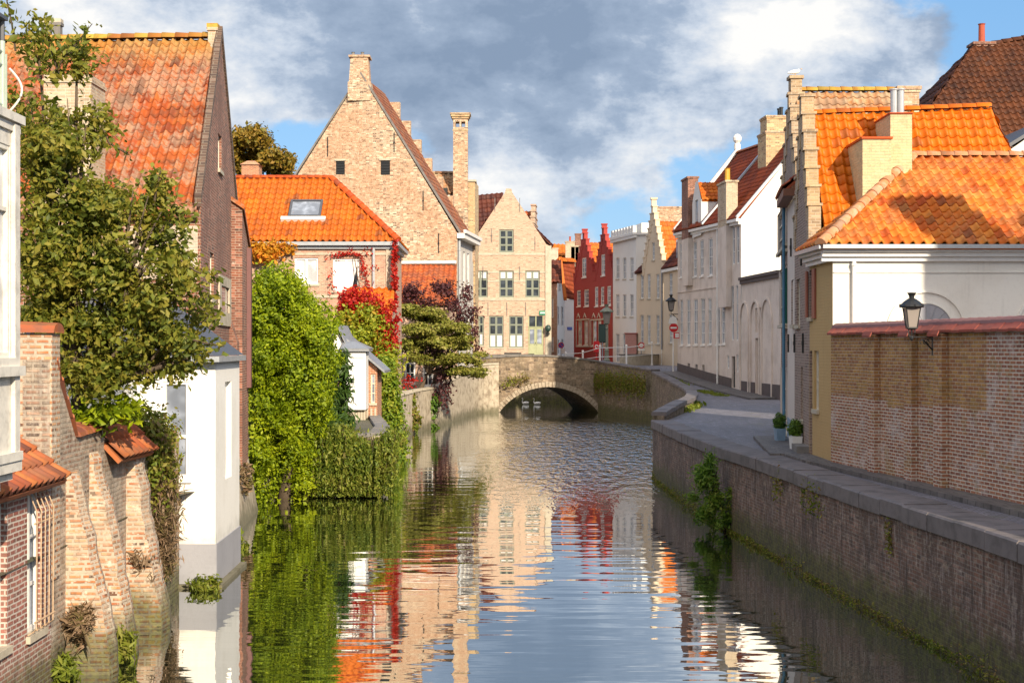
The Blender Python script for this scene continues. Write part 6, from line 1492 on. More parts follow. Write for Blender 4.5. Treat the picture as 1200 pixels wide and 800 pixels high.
# small white gabled house
h = empty('small_white_house', (5, 150, 3.2), 'small white gabled house with dark red roof between pink gable and red house', 'house')
A, B = Vector((PX(651, 150), 150)), Vector((PX(661.5, 147), 147.0)); C_ = Vector((PX(674, 150), 150.0)); f = Side(A, B); s2 = Side(B, C_)
f.gable(3, PZ(352, 148), PZ(304, 148), f.L*.5, PZ(348, 147)); s2.flat(3, PZ(350, 147))
f.holes = [f.rect(654.5, 327, 657, 342), f.rect(653, 359, 655, 382), f.rect(657.5, 359, 660, 382), f.rect(653, 397, 655, 415), f.rect(657.5, 397, 660, 416)]
shell(h, [f], 'white_flat'); shell(h, [s2, Side(C_, C_+Vector((-1, 6))), Side(C_+Vector((-1, 6)), A)] if False else [s2], 'white_flat', name='side_wall')
for r_ in f.holes: window(h, f, r_, 1, 3, 'white_paint', 'glass_grey', bar=.08, sill=None)
mid_ = f.at(f.L/2, PZ(306, 148)); mb = Vector((PX(673, 151), 153, PZ(306, 151)))
roof(h, [f.at(f.L+.05, PZ(349, 147), .1), s2.at(s2.L, PZ(351, 150), .1), mb, mid_], 'roof_crimson', .4, .5, .04)
ridge(h, mid_, mb, 'roof_far_orange', .4, .6)
bm = nb(); rake(bm, f, f.L*.5, PZ(304, 148), f.L+.15, PZ(352, 147), -.2, .15, .3); obj('gable_coping', bm, 'roof_far_orange', h)
bm = nb(); s2.box(bm, .8, 2.2, .01, .05, PZ(386.5, 148), PZ(383, 148)); obj('street_name_plate', bm, 'blue_enamel', h)
h = empty('brown_brick_house', (4, 146, 3.2), 'narrow brown brick facade squeezed beside the pink gable house', 'house')
A, B = Vector((PX(645, 144), 144)), Vector((PX(653, 144), 144.0)); S = box_sides(A, B, B+Vector((0, 2.5)), A+Vector((0, 2.5)))
for s in S: s.flat(3, PZ(330, 144))
S[0].holes = [S[0].rect(646.5, 350, 649, 372), S[0].rect(646.5, 395, 649, 412)]
shell(h, S, 'brick_mix')
for r_ in S[0].holes: window(h, S[0], r_, 1, 2, 'white_paint', 'glass', bar=.08)
roof(h, [(A.x-.3, 143.8, PZ(331, 144)), (B.x+.5, 143.8, PZ(331, 144)), (B.x+.5, 147, PZ(305, 147)), (A.x-.3, 147, PZ(305, 147))], 'roof_darkred', .4, .5, .04)
# background roofs and chimneys
h = empty('distant_orange_roof_house', (5, 170, 3.2), 'distant house with flat bright orange roof and chimneys on the skyline', 'house')
A, B = Vector((PX(638, 172), 172)), Vector((PX(668, 172), 172.0)); S = box_sides(A, B, B+Vector((0, 8)), A+Vector((0, 8)))
for s in S: s.flat(3, PZ(300, 172))
shell(h, S, 'brick_mix'); roof(h, [(A.x, 171.7, PZ(300, 172)), (B.x, 171.7, PZ(300, 172)), (B.x, 175, PZ(287, 175)), (A.x, 175, PZ(286, 175))], 'roof_far_orange', .5, .6, .05)
for (px, w_, pt, mt) in ((647.5, 1.3, 291, 'stone'), (668, 1.1, 283, 'yellow_old'), (673.5, .9, 288, 'yellow_old'), (677.5, .7, 274, 'red_brick_old')):
    chimney(h, (PX(px, 168), 168), w_, .8, 8, PZ(pt, 168), mt, None, 1 if px in (668, 673.5) else 0, potmat='roof_orange_red')
# red double gable
h = empty('red_double_gable_house', (7.5, 137, 3.2), 'deep red painted house with twin stepped gables and white trimmed windows', 'house')
A, B = Vector((PX(672.5, 143), 143)), Vector((PX(718, 131), 131.0)); f = Side(A, B); L = f.L; u1 = L*.52
zA, zB = PZ(318, 143), PZ(318, 133); ze_ = 11.3; za_ = PZ(271, 137)
ua = f.u(696.5); l1, r1_ = stepped_out(0, ua, 3, ze_, za_, 6); l2, r2_ = stepped_out(ua, L, 3, ze_, za_, 6)
f.out = [(0, 2.8), (L, 2.8)]+r2_+l2[::-1]+r1_+l1[::-1]
wn_ = [(682, 302, 687, 325), (704.5, 298, 709, 323), (676, 340, 680.5, 359), (684.5, 339, 690, 359), (697, 336, 701, 359), (704, 336, 708, 358), (711.5, 335, 716, 358), (677.5, 375.5, 682, 404), (684.5, 375.5, 689, 404), (694.5, 375, 699, 404), (700.5, 375, 704.5, 404), (707, 375, 711, 403)]
f.holes = [f.rect(*r_) for r_ in wn_]; shell(h, [f], 'red_flat', reveal=.15)
for i, r_ in enumerate(f.holes): window(h, f, r_, 1 if i > 1 else 2, 4, 'cream_paint' if i > 6 else 'white_paint', 'glass_grey' if i < 7 else 'curtain', bar=.12, reveal=.1, sill='white_paint')
sb = Side(B, B+Vector((9, 2))); sb.flat(2.8, ze_); bk_ = Side(A+Vector((9, 2)), A); bk_.flat(2.8, ze_); shell(h, [sb, bk_], 'red_flat', name='side_wall')
steps_part(h, f, 0, ua, ze_, za_, 6, 'red_flat'); steps_part(h, f, ua, L, ze_, za_, 6, 'red_flat')
bm = nb()
for (a, b_) in ((675.5, 691), (692.5, 713)):
    uu0, uu1 = f.u(a), f.u(b_); Y = f.Y((uu0+uu1)/2); f.box(bm, uu0, uu1, .005, .07, PZ(375, Y), PZ(373.5, Y)); f.box(bm, uu0, uu1, .005, .07, PZ(406.5, Y), PZ(405, Y)); f.box(bm, uu0, uu0+.12, .005, .06, PZ(405, Y), PZ(375, Y)); f.box(bm, uu1-.12, uu1, .005, .06, PZ(405, Y), PZ(375, Y))
for px in (678, 685.5, 696, 702, 709):
    uu = f.u(px); Y = f.Y(uu); z_ = PZ(372.5, Y); prism(bm, [f.at(uu-.55, z_, .06), f.at(uu, z_+.5, .06), f.at(uu, z_+.32, .06), f.at(uu-.42, z_, .06)], Vector((-f.n.x*.05, -f.n.y*.05, 0))); prism(bm, [f.at(uu+.55, z_, .06), f.at(uu, z_+.5, .06), f.at(uu, z_+.32, .06), f.at(uu+.42, z_, .06)], Vector((-f.n.x*.05, -f.n.y*.05, 0)))
obj('window_trim', bm, 'cream_paint', h)
for (a, b_) in ((0, ua), (ua, L)):
    um = (a+b_)/2; zt_ = za_-.9; dpt = 9
    roof(h, [f.at(b_-.1, ze_, -.2), f.at(b_-.1, ze_, -dpt), f.at(um, zt_, -dpt), f.at(um, zt_, -.2)], 'roof_far_orange', .4, .5, .04); roof(h, [f.at(a+.1, ze_, -dpt), f.at(a+.1, ze_, -.2), f.at(um, zt_, -.2), f.at(um, zt_, -dpt)], 'roof_crimson', .4, .5, .04)
    bm = nb(); c_ = f.at(um, za_, -.1); box(bm, (c_.x-.25, c_.y-.25, za_), (c_.x+.25, c_.y+.25, za_+.35)); box(bm, (c_.x-.30, c_.y-.30, za_+.352), (c_.x+.30, c_.y+.30, za_+.45)); obj('pinnacle', bm, 'red_flat', h)
# white flat-topped house
h = empty('white_flat_topped_house', (10.5, 127, 3.2), 'white three-storey house with crenellated flat cornice between red and cream houses', 'house')
A, B = Vector((PX(718.3, 130.6), 130.6)), Vector((PX(745.5, 124), 124.0)); f = Side(A, B); C_ = B+Vector((7, 1)); zt = PZ(277, 127); s2 = Side(B, C_)
f.flat(2.8, zt); s2.flat(2.8, zt); bk_ = Side(C_+Vector((0, 6.6)), A); bk_.flat(2.8, zt)
wn_ = [(x0, y0, x0+3.8, y1) for y0, y1 in ((302, 327), (345, 371), (391, 425)) for x0 in (722, 730, 738.5)]
f.holes = [f.rect(*r_) for r_ in wn_]; shell(h, [f, s2, bk_], 'white_flat')
for i, r_ in enumerate(f.holes): window(h, f, r_, 2, 3, 'white_paint', 'glass_grey', bar=.07, reveal=.12, sill='stone')
bm = nb(); f.box(bm, -.05, f.L+.15, .004, .25, zt-.35, zt-.1); f.box(bm, -.05, f.L+.2, -.3, .3, zt-.098, zt+.1); s2.box(bm, -.0, s2.L, -.29, .15, zt-.097, zt+.101)
for i in range(8): f.box(bm, .1+i*f.L/8, .1+(i+.62)*f.L/8, -.1, .22, zt+.103, zt+.75)
obj('crenellated_cornice', bm, 'white_flat', h)
bm = nb(); s2.box(bm, .6, 4, -3, -.5, zt-.2, zt+1.0); obj('stair_tower', bm, 'white_flat', h)
bm = nb(); quad(bm, (A.x, A.y, zt-.1), (B.x, B.y, zt-.1), (C_.x, C_.y, zt-.1), (C_.x, C_.y+6.6, zt-.1)); obj('flat_roof', bm, 'slate', h)
# cream stepped gable
h = empty('cream_stepped_gable_house', (11.5, 117, 3.2), 'cream house with white stepped gable and orange roof next to the white house', 'house')
A, B = Vector((PX(746, 121.5), 121.5)), Vector((PX(777.5, 113.5), 113.5)); f = Side(A, B); L = f.L; ug0 = f.u(753); ze_ = PZ(318, 118); za_ = PZ(243, 117); l_, r_s = stepped_out(ug0, L, 3, ze_, za_, 8, .5)
f.out = [(0, 2.8), (L, 2.8)]+r_s+l_[::-1]+[(0, ze_)]
wn_ = [(764, 284, 767.5, 305)]+[(x0, y0, x0+3.8, y1) for y0, y1 in ((321, 350), (369, 403)) for x0 in (750.5, 758.5, 769)]
f.holes = [f.rect(*r_) for r_ in wn_]; shell(h, [f], 'cream_flat')
for r_ in f.holes: window(h, f, r_, 2, 4, 'white_paint', 'glass_grey', bar=.07, reveal=.12, sill='stone')
steps_part(h, f, ug0, L, ze_, za_, 8, 'cream_flat', .5)
um = (ug0+L)/2; zt_ = za_-1.2
roof(h, [f.at(L-.05, ze_, -.2), f.at(L-.05, ze_, -9), f.at(um, zt_, -9), f.at(um, zt_, -.2)], 'roof_far_orange', .4, .5, .04); roof(h, [f.at(ug0, ze_, -9), f.at(ug0, ze_, -.2), f.at(um, zt_, -.2), f.at(um, zt_, -9)], 'roof_far_orange', .4, .5, .04)
roof(h, [f.at(-.1, ze_, .2), f.at(ug0, ze_, .2), f.at(ug0, ze_+2.2, -2), f.at(-.1, ze_+2.2, -2)], 'roof_darkred', .4, .5, .04, name='side_roof')
s2 = Side(B, B+Vector((7, 1.2))); s2.flat(2.8, ze_); shell(h, [s2], 'cream_flat', name='side_wall')
bm = nb(); c_ = f.at(um, za_, -.1); box(bm, (c_.x-.2, c_.y-.2, za_), (c_.x+.2, c_.y+.2, za_+.6)); box(bm, (c_.x-.28, c_.y-.28, za_+.603), (c_.x+.28, c_.y+.28, za_+.75)); obj('pinnacle', bm, 'cream_flat', h)
chimney(h, (PX(785, 120), 120), 2.2, 1.2, 12, PZ(243, 120), 'buff_old', None)
pipe(h, f, L-.15, 4.5, ze_, 'grey_metal', .07)
# cream lower neighbour
h = empty('cream_low_house', (12.5, 111, 3.2), 'lower cream house with dark red roof touching the long white house', 'house')
A, B = Vector((PX(777.8, 113.4), 113.4)), Vector((PX(797, 108.5), 108.5)); f = Side(A, B); ze_ = PZ(314, 111)
f.flat(2.8, ze_); f.holes = [f.rect(784, 320, 788, 350), f.rect(784, 368, 788, 402)]; s2 = Side(B, B+Vector((6, .8))); s2.flat(2.8, ze_); shell(h, [f, s2], 'cream_flat')
for r_ in f.holes: window(h, f, r_, 2, 4, 'white_paint', 'glass_grey', bar=.07, reveal=.12)
roof(h, [f.at(-.1, ze_, .2), f.at(f.L+.2, ze_, .2), f.at(f.L+.2, ze_+4.2, -3.2), f.at(-.1, ze_+4.2, -3.2)], 'roof_darkred', .4, .5, .04)
bm = nb(); f.box(bm, 0, f.L, .004, .2, ze_-.25, ze_-.02); obj('gutter', bm, 'white_paint', h)
bm = nb(); dsd = f; uu = f.u(789); f.box(bm, uu-.45, uu+.45, -1.9, -.35, ze_+.6, ze_+2.2); dm = obj('dormer', bm, 'white_paint', h); bm = nb(); f.box(bm, uu-.33, uu+.33, -.348, -.32, ze_+.8, ze_+2.0); obj('pane', bm, 'glass_grey', dm)
# closing row far behind so that the street does not open on nothing
for (x0, x1, Y, zt_, mt, lab) in ((-22, -9, 150, 12, 'brick_mix', 'plain brick house hidden behind the dark roof far left of the bridge'), (14, 24, 150, 11, 'white_flat', 'plain white house hidden behind the cream row')):
    h = empty('rear_house', (x0, Y, 3.2), lab, 'house'); S = box_sides(Vector((x0, Y)), Vector((x1, Y)), Vector((x1, Y+8)), Vector((x0, Y+8)))
    for s in (S[0], S[2]): s.flat(3, zt_)
    for s in (S[1], S[3]): s.gable(3, zt_, zt_+3.5)
    shell(h, S, mt); roof(h, [(x0, Y-.2, zt_), (x1, Y-.2, zt_), (x1, Y+4, zt_+3.5), (x0, Y+4, zt_+3.5)], 'roof_red', .5, .6, .04)
# ================================================================ PLANTS
M['leaf_apple'] = leafmat('olive_leaves', [(.055, .075, .012), (.11, .14, .018), (.21, .22, .028), (.30, .25, .04), (.15, .18, .02)], .35)
M['leaf_ivy'] = leafmat('bright_ivy_leaves', [(.08, .14, .006), (.18, .25, .006), (.30, .37, .008), (.42, .46, .012)], .35, posvar=.8)
M['leaf_ivy_dark'] = leafmat('green_ivy_leaves', [(.03, .08, .008), (.06, .13, .012), (.10, .18, .015), (.14, .22, .02)], .25)
M['leaf_hang'] = leafmat('hanging_leaves', [(.08, .12, .012), (.15, .20, .02), (.26, .26, .03), (.24, .14, .07), (.15, .19, .02)], .35)
M['leaf_yg'] = leafmat('yellow_green_ivy', [(.08, .15, .01), (.14, .22, .012), (.24, .30, .02), (.36, .34, .03)], .3)
M['leaf_red'] = leafmat('red_creeper_leaves', [(.24, .004, .006), (.40, .008, .01), (.48, .03, .01), (.32, .008, .012)], .25)
M['leaf_orange'] = leafmat('orange_creeper_leaves', [(.55, .12, .01), (.65, .28, .02), (.55, .32, .03), (.40, .06, .02)], .3)
M['leaf_yellow'] = leafmat('yellow_green_creeper', [(.22, .30, .02), (.42, .40, .03), (.16, .24, .02), (.50, .30, .03)], .3)
M['leaf_purple'] = leafmat('purple_leaves', [(.045, .012, .018), (.07, .02, .025), (.10, .03, .03), (.055, .02, .02)], .15)
M['leaf_dogwood'] = leafmat('layered_tree_leaves', [(.12, .15, .02), (.22, .24, .035), (.30, .26, .06), (.16, .19, .02)], .25)
M['leaf_autumn'] = leafmat('autumn_tree_leaves', [(.10, .11, .015), (.22, .16, .02), (.30, .17, .02), (.13, .15, .02)], .25)
M['leaf_dry'] = leafmat('dry_vine_twigs', [(.20, .14, .08), (.28, .18, .11), (.13, .09, .04), (.16, .15, .04)], .15)
M['leaf_fir'] = leafmat('dark_fir_needles', [(.02, .05, .01), (.04, .085, .012), (.07, .12, .015)], .15)
M['grass_leaf'] = leafmat('grass_blades', [(.10, .14, .015), (.18, .22, .02), (.24, .22, .04)], .3)
def pb(lst, Y0, dY=1.0):
    out = []
    for t in lst:
        px, py, rx, ry = t[:4]; Y = Y0+(t[4] if len(t) > 4 else 0); d = t[5] if len(t) > 5 else dY
        out.append((P(px, py, Y), (rx/F*Y, d, ry/F*Y)))
    return out
M['leaf_shrub'] = leafmat('feathery_shrub_leaves', [(.05, .12, .015), (.10, .20, .02), (.18, .28, .03), (.26, .28, .05)], .35)
M['leaf_hang_green'] = leafmat('green_hanging_leaves', [(.05, .085, .01), (.10, .15, .015), (.18, .22, .025), (.26, .27, .04), (.16, .13, .04)], .3)
def plant(name, label, cat, base, blobs, n, mat, size, clump=.25, tr=True, r0=.06, group=None, per=24, part='foliage', tips=None, **kw):
    root = empty(name, base, label, cat, group)
    lk = {k_: kw.pop(k_) for k_ in ('aspect', 'updir', 'droop') if k_ in kw}
    C, O = blob_points(blobs, n, clump, per, **kw); leaf_mesh(part, C, mat, root, size, out=O, **lk)
    if tr: trunk(root, base, tips or [Vector(b[0]) for b in blobs[:7]], r0, name='trunk' if r0 > .05 else 'stems')
    return root
# near leafy tree
bl = pb([(85, 210, 55, 50), (60, 290, 50, 60), (130, 270, 60, 60), (95, 350, 65, 60), (170, 330, 55, 55), (150, 400, 60, 45), (205, 360, 38, 45), (60, 400, 42, 50), (45, 150, 28, 42),
         (100, 150, 32, 25, 0, .3), (195, 260, 36, 24, 0, .4), (220, 420, 26, 22, 0, .3), (185, 225, 10, 18, 0, .15), (45, 60, 14, 40, 0, .3), (90, 75, 16, 26, 0, .2), (110, 440, 55, 26)], 22.4, 1.0)
plant('leafy_tree', 'big leafy tree with olive green leaves overhanging the garden wall on the left', 'tree', (-7.3, 22.6, 1.9), lobed(bl, 14, .22, .42, .98), 30000, 'leaf_apple', .078, .20, r0=.13, per=14, shell_=.5, tips=[Vector(b[0]) for b in bl])
tr_ = [o for o in col.objects if o.name.startswith('leafy_tree')][0]
# sprays reaching out of the crown
bm = nb(); CC = []
for pts in ([(60, 90), (75, 68), (92, 48), (108, 28)], [(18, 60), (14, 30), (8, 2), (5, -25)], [(70, 90), (60, 60), (84, 62)], [(180, 240), (184, 218), (188, 200)], [(205, 300), (230, 318), (246, 325), (256, 320)], [(205, 350), (232, 358), (248, 372)], [(215, 395), (240, 402), (262, 405)], [(150, 180), (128, 168), (120, 150)]):
    bm = nb(); w3 = [P(x, y, 22.2-.1*i) for i, (x, y) in enumerate(pts)]; tube(bm, w3, [.02, .016, .011, .006][:len(w3)], 5); obj('branch', bm, 'wood_bark', tr_)
    for a, b_ in zip(w3[:-1], w3[1:]):
        for q in range(22): CC.append(a.lerp(b_, random.random())+Vector((random.gauss(0, .07), random.gauss(0, .07), random.gauss(-.02, .07))))
leaf_mesh('foliage', np.array([tuple(c) for c in CC]), 'leaf_apple', tr_, .085)
# vine over the end of the wall
bl = pb([(130, 498, 30, 15), (158, 498, 28, 18), (178, 520, 18, 30), (186, 555, 13, 40), (190, 520, 12, 34)], 26.0, .5)
v_ = plant('wall_vine', 'green vine tumbling over the end of the buttressed wall beside the white annexe', 'climbing plant', (-6.6, 26, 2), bl, 8000, 'leaf_hang', .062, .2, r0=.04, per=16)
bl = pb([(180, 590, 12, 50), (187, 620, 11, 55), (194, 600, 8, 60), (178, 640, 8, 30)], 26.2, .35); C_, O_ = blob_points(bl, 8000, .2, 16); leaf_mesh('dry_stems', C_, 'leaf_dry', v_, .06, aspect=7, droop=1.4)
bl = pb([(100, 490, 20, 8), (120, 485, 15, 8), (140, 478, 20, 8)], 22.5, .5); plant('garden_shrub', 'small bright green shrub with yellow flowers just behind the rounded wall coping', 'shrub', (-6.9, 22.5, 1.9), bl, 900, 'leaf_ivy', .10, .2, tr=True, r0=.03, per=12)
bl = pb([(88, 735, 14, 18), (95, 725, 10, 10)], 20.6, .2); plant('dry_tuft', 'dry brown grass tuft on the nearest buttress', 'plant', P(90, 750, 20.4), bl, 420, 'leaf_dry', .09, .1, tr=False, aspect=6, updir=.2)
bl = pb([(168, 655, 12, 9), (166, 672, 10, 6)], 24.2, .2); plant('dry_tuft', 'dry tuft growing from the farthest buttress', 'plant', P(168, 672, 24.0), bl, 320, 'leaf_dry', .07, .08, tr=False, aspect=6, updir=.2)
for (px, py, rx, ry, Y, lab) in ((72, 785, 12, 14, 20.3, 'green waterline tuft by the nearest buttress'), (145, 755, 8, 16, 21.7, 'green waterline tuft between the first two buttresses'), (242, 686, 15, 8, 28.0, 'green tuft at the foot of the white annexe'), (275, 640, 12, 20, 33.5, 'tall green weeds beside the annexe under the brick gable'), (288, 560, 7, 15, 38.5, 'dry weed growing from the battered brick base')):
    plant('water_weed', lab, 'plant', P(px, py+ry, Y), pb([(px, py, rx, ry)], Y, .25), 500, 'grass_leaf' if 'dry' not in lab else 'leaf_dry', .07, .1, tr=False, per=10, aspect=3)
# huge ivy
bl = pb([(330, 362, 42, 44), (360, 392, 36, 48), (310, 405, 28, 70), (340, 430, 46, 58), (366, 442, 32, 42), (308, 490, 26, 60), (352, 490, 30, 50), (308, 550, 22, 50, -.3, 1.5), (348, 550, 20, 40, 0, 1.3), (330, 560, 20, 40, 1.2, 1.2), (304, 592, 18, 18)], 44.5, 1.9)
g_ = plant('ivy_tree', 'huge rounded mass of bright green ivy rising from the water beside the brick gable', 'ivy', (-7.1, 44.4, -.2), lobed(bl, 13, .28, .5, .9)+[(b[0], (b[1][0]*.8, b[1][1]*.8, b[1][2]*.85)) for b in bl], 120000, 'leaf_ivy', .078, .2, r0=.22, per=26, zmin=.03, shell_=.8, tips=[Vector(b[0]) for b in bl[:8]])
bl = pb([(397, 445, 9, 18), (393, 470, 14, 20), (396, 495, 15, 15), (400, 425, 5, 10)], 49, .5); plant('fir_tree', 'small dark fir between the ivy and the white garden house', 'tree', (PX(396, 49), 49, 1.9), bl, 2600, 'leaf_fir', .14, .25, r0=.06, per=14, aspect=3.5)
# hanging plants over the terrace
def strands(name, px0, px1, lab, ns, seed):
    root = empty(name, (PX((px0+px1)/2, 45.8), 45.9, 1.9), lab, 'shrub', 'hanging shrubs on the terrace wall'); rs = np.random.default_rng(seed); CC = []; OO = []
    bm = nb()
    for q in range(ns):
        x = PX(rs.uniform(px0, px1), 45.4); y = 45.4+rs.normal(0, .22); z = 1.72+rs.normal(0, .16)+.25*math.sin(x*3.1); ln = rs.uniform(.9, 2.3); ox = rs.normal(0, .12); oy = -rs.uniform(.1, .6)
        if rs.random() < .12: tube(bm, [(x, y+.3, 1.85), (x, y, z), (x+ox*.6, y+oy*.6, max(.15, z-ln*.5))], [.015, .01, .004], 4)
        for t in np.linspace(0, 1, int(ln*22)):
            zz = z-ln*t**1.2+.10*math.sin(t*3)
            if zz < .06: break
            CC.append((x+ox*t+rs.normal(0, .035), y+oy*math.sin(t*1.6)+rs.normal(0, .035), zz))
            if t < .25: CC.append((x+rs.normal(0, .18), y+.35+rs.normal(0, .25), z-.1+rs.normal(0, .12)))
    obj('stems', bm, 'wood_bark', root); leaf_mesh('foliage', np.array(CC), 'leaf_hang_green', root, .075, droop=1.8, aspect=2.4)
strands('hanging_shrub', 352, 392, 'left curtain of hanging greenery on the terrace wall next to the ivy', 300, 1)
strands('hanging_shrub', 392, 430, 'middle curtain of hanging greenery under the white garden house', 290, 2)
strands('hanging_shrub', 430, 464, 'right curtain of hanging greenery at the terrace corner', 250, 3)
bl = pb([(455, 470, 11, 30), (460, 510, 12, 36), (466, 540, 8, 26), (450, 440, 10, 20)], 62, .7); plant('green_creeper', 'tall column of green ivy on the corner of the orange roofed house', 'ivy', (-5.6, 62.4, 0), bl, 11000, 'leaf_yg', .11, .3, r0=.04, per=18, zmin=.05)
rc = empty('red_creeper', (-6.2, 69, 5), 'scarlet and yellow creeper covering the wall of the orange roofed house', 'climbing plant')
C_, O_ = blob_points(pb([(415, 360, 14, 16), (425, 378, 14, 12), (450, 395, 12, 14), (432, 352, 10, 8), (455, 385, 8, 28), (446, 405, 11, 16), (438, 362, 10, 8), (408, 352, 8, 10)], 65.9, .35), 4600, .3, 12); leaf_mesh('red_leaves', C_, 'leaf_red', rc, .13)
C_, O_ = blob_points(pb([(462.5, 320, 2.6, 42)], 69.2, .2), 900, .1, 10); leaf_mesh('red_leaves', C_, 'leaf_red', rc, .11)
CC = []
for _ in range(46):
    x, y = random.uniform(386, 440), random.uniform(289, 345); 
    if 392 < x < 420 and y > 301: continue
    for q in range(int(random.uniform(3, 13))): CC.append(P(x+random.gauss(0, 2.5), y+random.gauss(0, 3), 69.45))
for t in np.linspace(0, 1, 130): CC.append(P(390+34*t+random.gauss(0, 1), 300-3*math.sin(t*3.1)+random.gauss(0, 1.2), 69.45)); CC.append(P(424+9*t+random.gauss(0, 1.5), 300+45*t+random.gauss(0, 1.5), 69.4))
leaf_mesh('red_leaves', np.array([tuple(c) for c in CC]), 'leaf_red', rc, .10)
C_, O_ = blob_points(pb([(435, 385, 20, 14), (430, 405, 18, 14), (455, 425, 12, 18), (420, 395, 10, 8), (447, 455, 10, 18), (408, 375, 10, 10), (430, 368, 10, 8)], 65.6, .5), 6500, .35, 14); leaf_mesh('yellow_leaves', C_, 'leaf_yellow', rc, .12)
C_, O_ = blob_points(pb([(302, 292, 20, 7), (325, 292, 16, 6), (285, 297, 8, 10), (312, 300, 12, 5)], 69.2, .3), 1500, .25, 12); leaf_mesh('orange_leaves', C_, 'leaf_orange', rc, .17)
bm = nb(); tube(bm, [(-6.0, 69.2, 1), (-6.05, 69.35, 4), (-6.0, 69.35, 8.5)], [.07, .05, .02], 6); tube(bm, [P(432, 420, 68.6), P(425, 360, 69.1), P(415, 300, 69.45)], [.06, .04, .02], 6); obj('stems', bm, 'wood_bark', rc)
# trees in front of the lean-to
bl = pb([(490, 345, 22, 14), (520, 350, 24, 16), (545, 368, 16, 22), (480, 360, 16, 14), (555, 400, 10, 20, -2), (548, 345, 8, 10), (522, 445, 12, 24, -3), (518, 465, 8, 12, -3), (505, 400, 30, 30)], 86, .9)
plant('purple_tree', 'dark purple leaved tree in front of the weathered lean-to roof', 'tree', (-4.9, 86, 2), lobed(bl, 7, .3, .55, .95), 6500, 'leaf_purple', .13, .35, r0=.12, per=10, shell_=.4, tips=[Vector(b[0]) for b in bl])
bl = pb([(486, 364, 18, 8), (506, 372, 24, 9, .5), (526, 384, 24, 8), (492, 386, 24, 8, -1), (542, 400, 20, 9), (514, 402, 26, 8, -.6), (482, 404, 14, 8, -1), (552, 418, 18, 8), (520, 422, 24, 7, -1.2), (490, 418, 14, 6, -1), (558, 436, 12, 6, -.5), (540, 436, 14, 6, -1)], 83, 1.5)
plant('layered_tree', 'spreading yellow-green tree with layered branches overhanging the canal before the bridge', 'tree', (-5.6, 82.5, 1.9), lobed(bl, 8, .3, .55, .9), 23000, 'leaf_dogwood', .13, .32, r0=.13, per=14, flat=.4, updir=1.3, shell_=.5, tips=[Vector(b[0]) for b in bl])
bl = pb([(503, 482, 8, 14), (500, 500, 10, 8), (508, 470, 5, 10)], 83, .5); plant('bank_shrub', 'bright green shrub growing at the waterline below the layered tree', 'shrub', (PX(503, 83), 83.2, .2), bl, 1300, 'leaf_ivy_dark', .17, .25, r0=.04, per=12)
bl = pb([(482, 478, 4, 18), (486, 494, 5, 10)], 78, .3); plant('bank_shrub', 'small mossy shrub clinging to the pale bank wall near the corner pier', 'shrub', (PX(484, 78), 78.2, .5), bl, 700, 'leaf_hang', .15, .2, r0=.03, per=12)
CC = [P(478+random.gauss(0, 5), 448+random.gauss(0, 4), 82.5) for _ in range(110)]; gp = empty('geranium', P(478, 456, 82.5), 'red geraniums on the ledge under the layered tree', 'flowers'); leaf_mesh('blossoms', np.array([tuple(c) for c in CC]), 'leaf_red', gp, .13)
bm = nb(); c_ = P(478, 458, 82.5); box(bm, (c_.x-.45, c_.y-.2, c_.z-.3), (c_.x+.45, c_.y+.2, c_.z+.02)); obj('trough', bm, 'stone', gp)
bm = nb(); tube(bm, [(-5.75, 80.6, c_.z-1.5), (-5.75, 80.9, c_.z-.5)], .1, 6); bm.free()
bl = pb([(283, 185, 18, 22), (305, 178, 24, 20), (325, 190, 16, 12), (290, 165, 18, 10), (330, 196, 12, 8)], 112, 3); plant('autumn_tree', 'round autumn tree turning orange behind the orange hipped roof', 'tree', (PX(305, 112), 112, 2), lobed(bl, 8, .3, .5, .9), 16000, 'leaf_autumn', .24, .5, r0=.3, per=14, tips=[Vector(b[0]) for b in bl])
bm = nb(); Yh = 74.5; box(bm, (PX(283, 90), 90, 9), (PX(303, 90), 91.2, PZ(193, 90))); hexa(bm, [(PX(281, 90), 89.9, PZ(193, 90)+.002), (PX(305, 90), 89.9, PZ(193, 90)+.002), (PX(305, 90), 91.3, PZ(193, 90)+.002), (PX(281, 90), 91.3, PZ(193, 90)+.002)], [(PX(289, 90), 90.2, PZ(188, 90)), (PX(298, 90), 90.2, PZ(188, 90)), (PX(298, 90), 91, PZ(188, 90)), (PX(289, 90), 91, PZ(188, 90))])
hh = empty('hidden_rear_house', (PX(292, 90), 91, 2), 'brick house whose small red capped chimney shows above the orange roof', 'house'); obj('chimney', bm, 'orange_brick', hh)
S = box_sides(Vector((-20, 89)), Vector((-14.5, 89)), Vector((-14.5, 93)), Vector((-20, 93)))
for s in S: s.flat(1.8, 9.2)
shell(hh, S, 'brick_mix'); bm = nb(); hexa(bm, [(-20.2, 88.8, 9.2), (-14.3, 88.8, 9.2), (-14.3, 93.2, 9.2), (-20.2, 93.2, 9.2)], [(-20.2, 90.9, 11), (-14.3, 90.9, 11), (-14.3, 91.1, 11), (-20.2, 91.1, 11)]); obj('roof', bm, 'roof_red', hh)
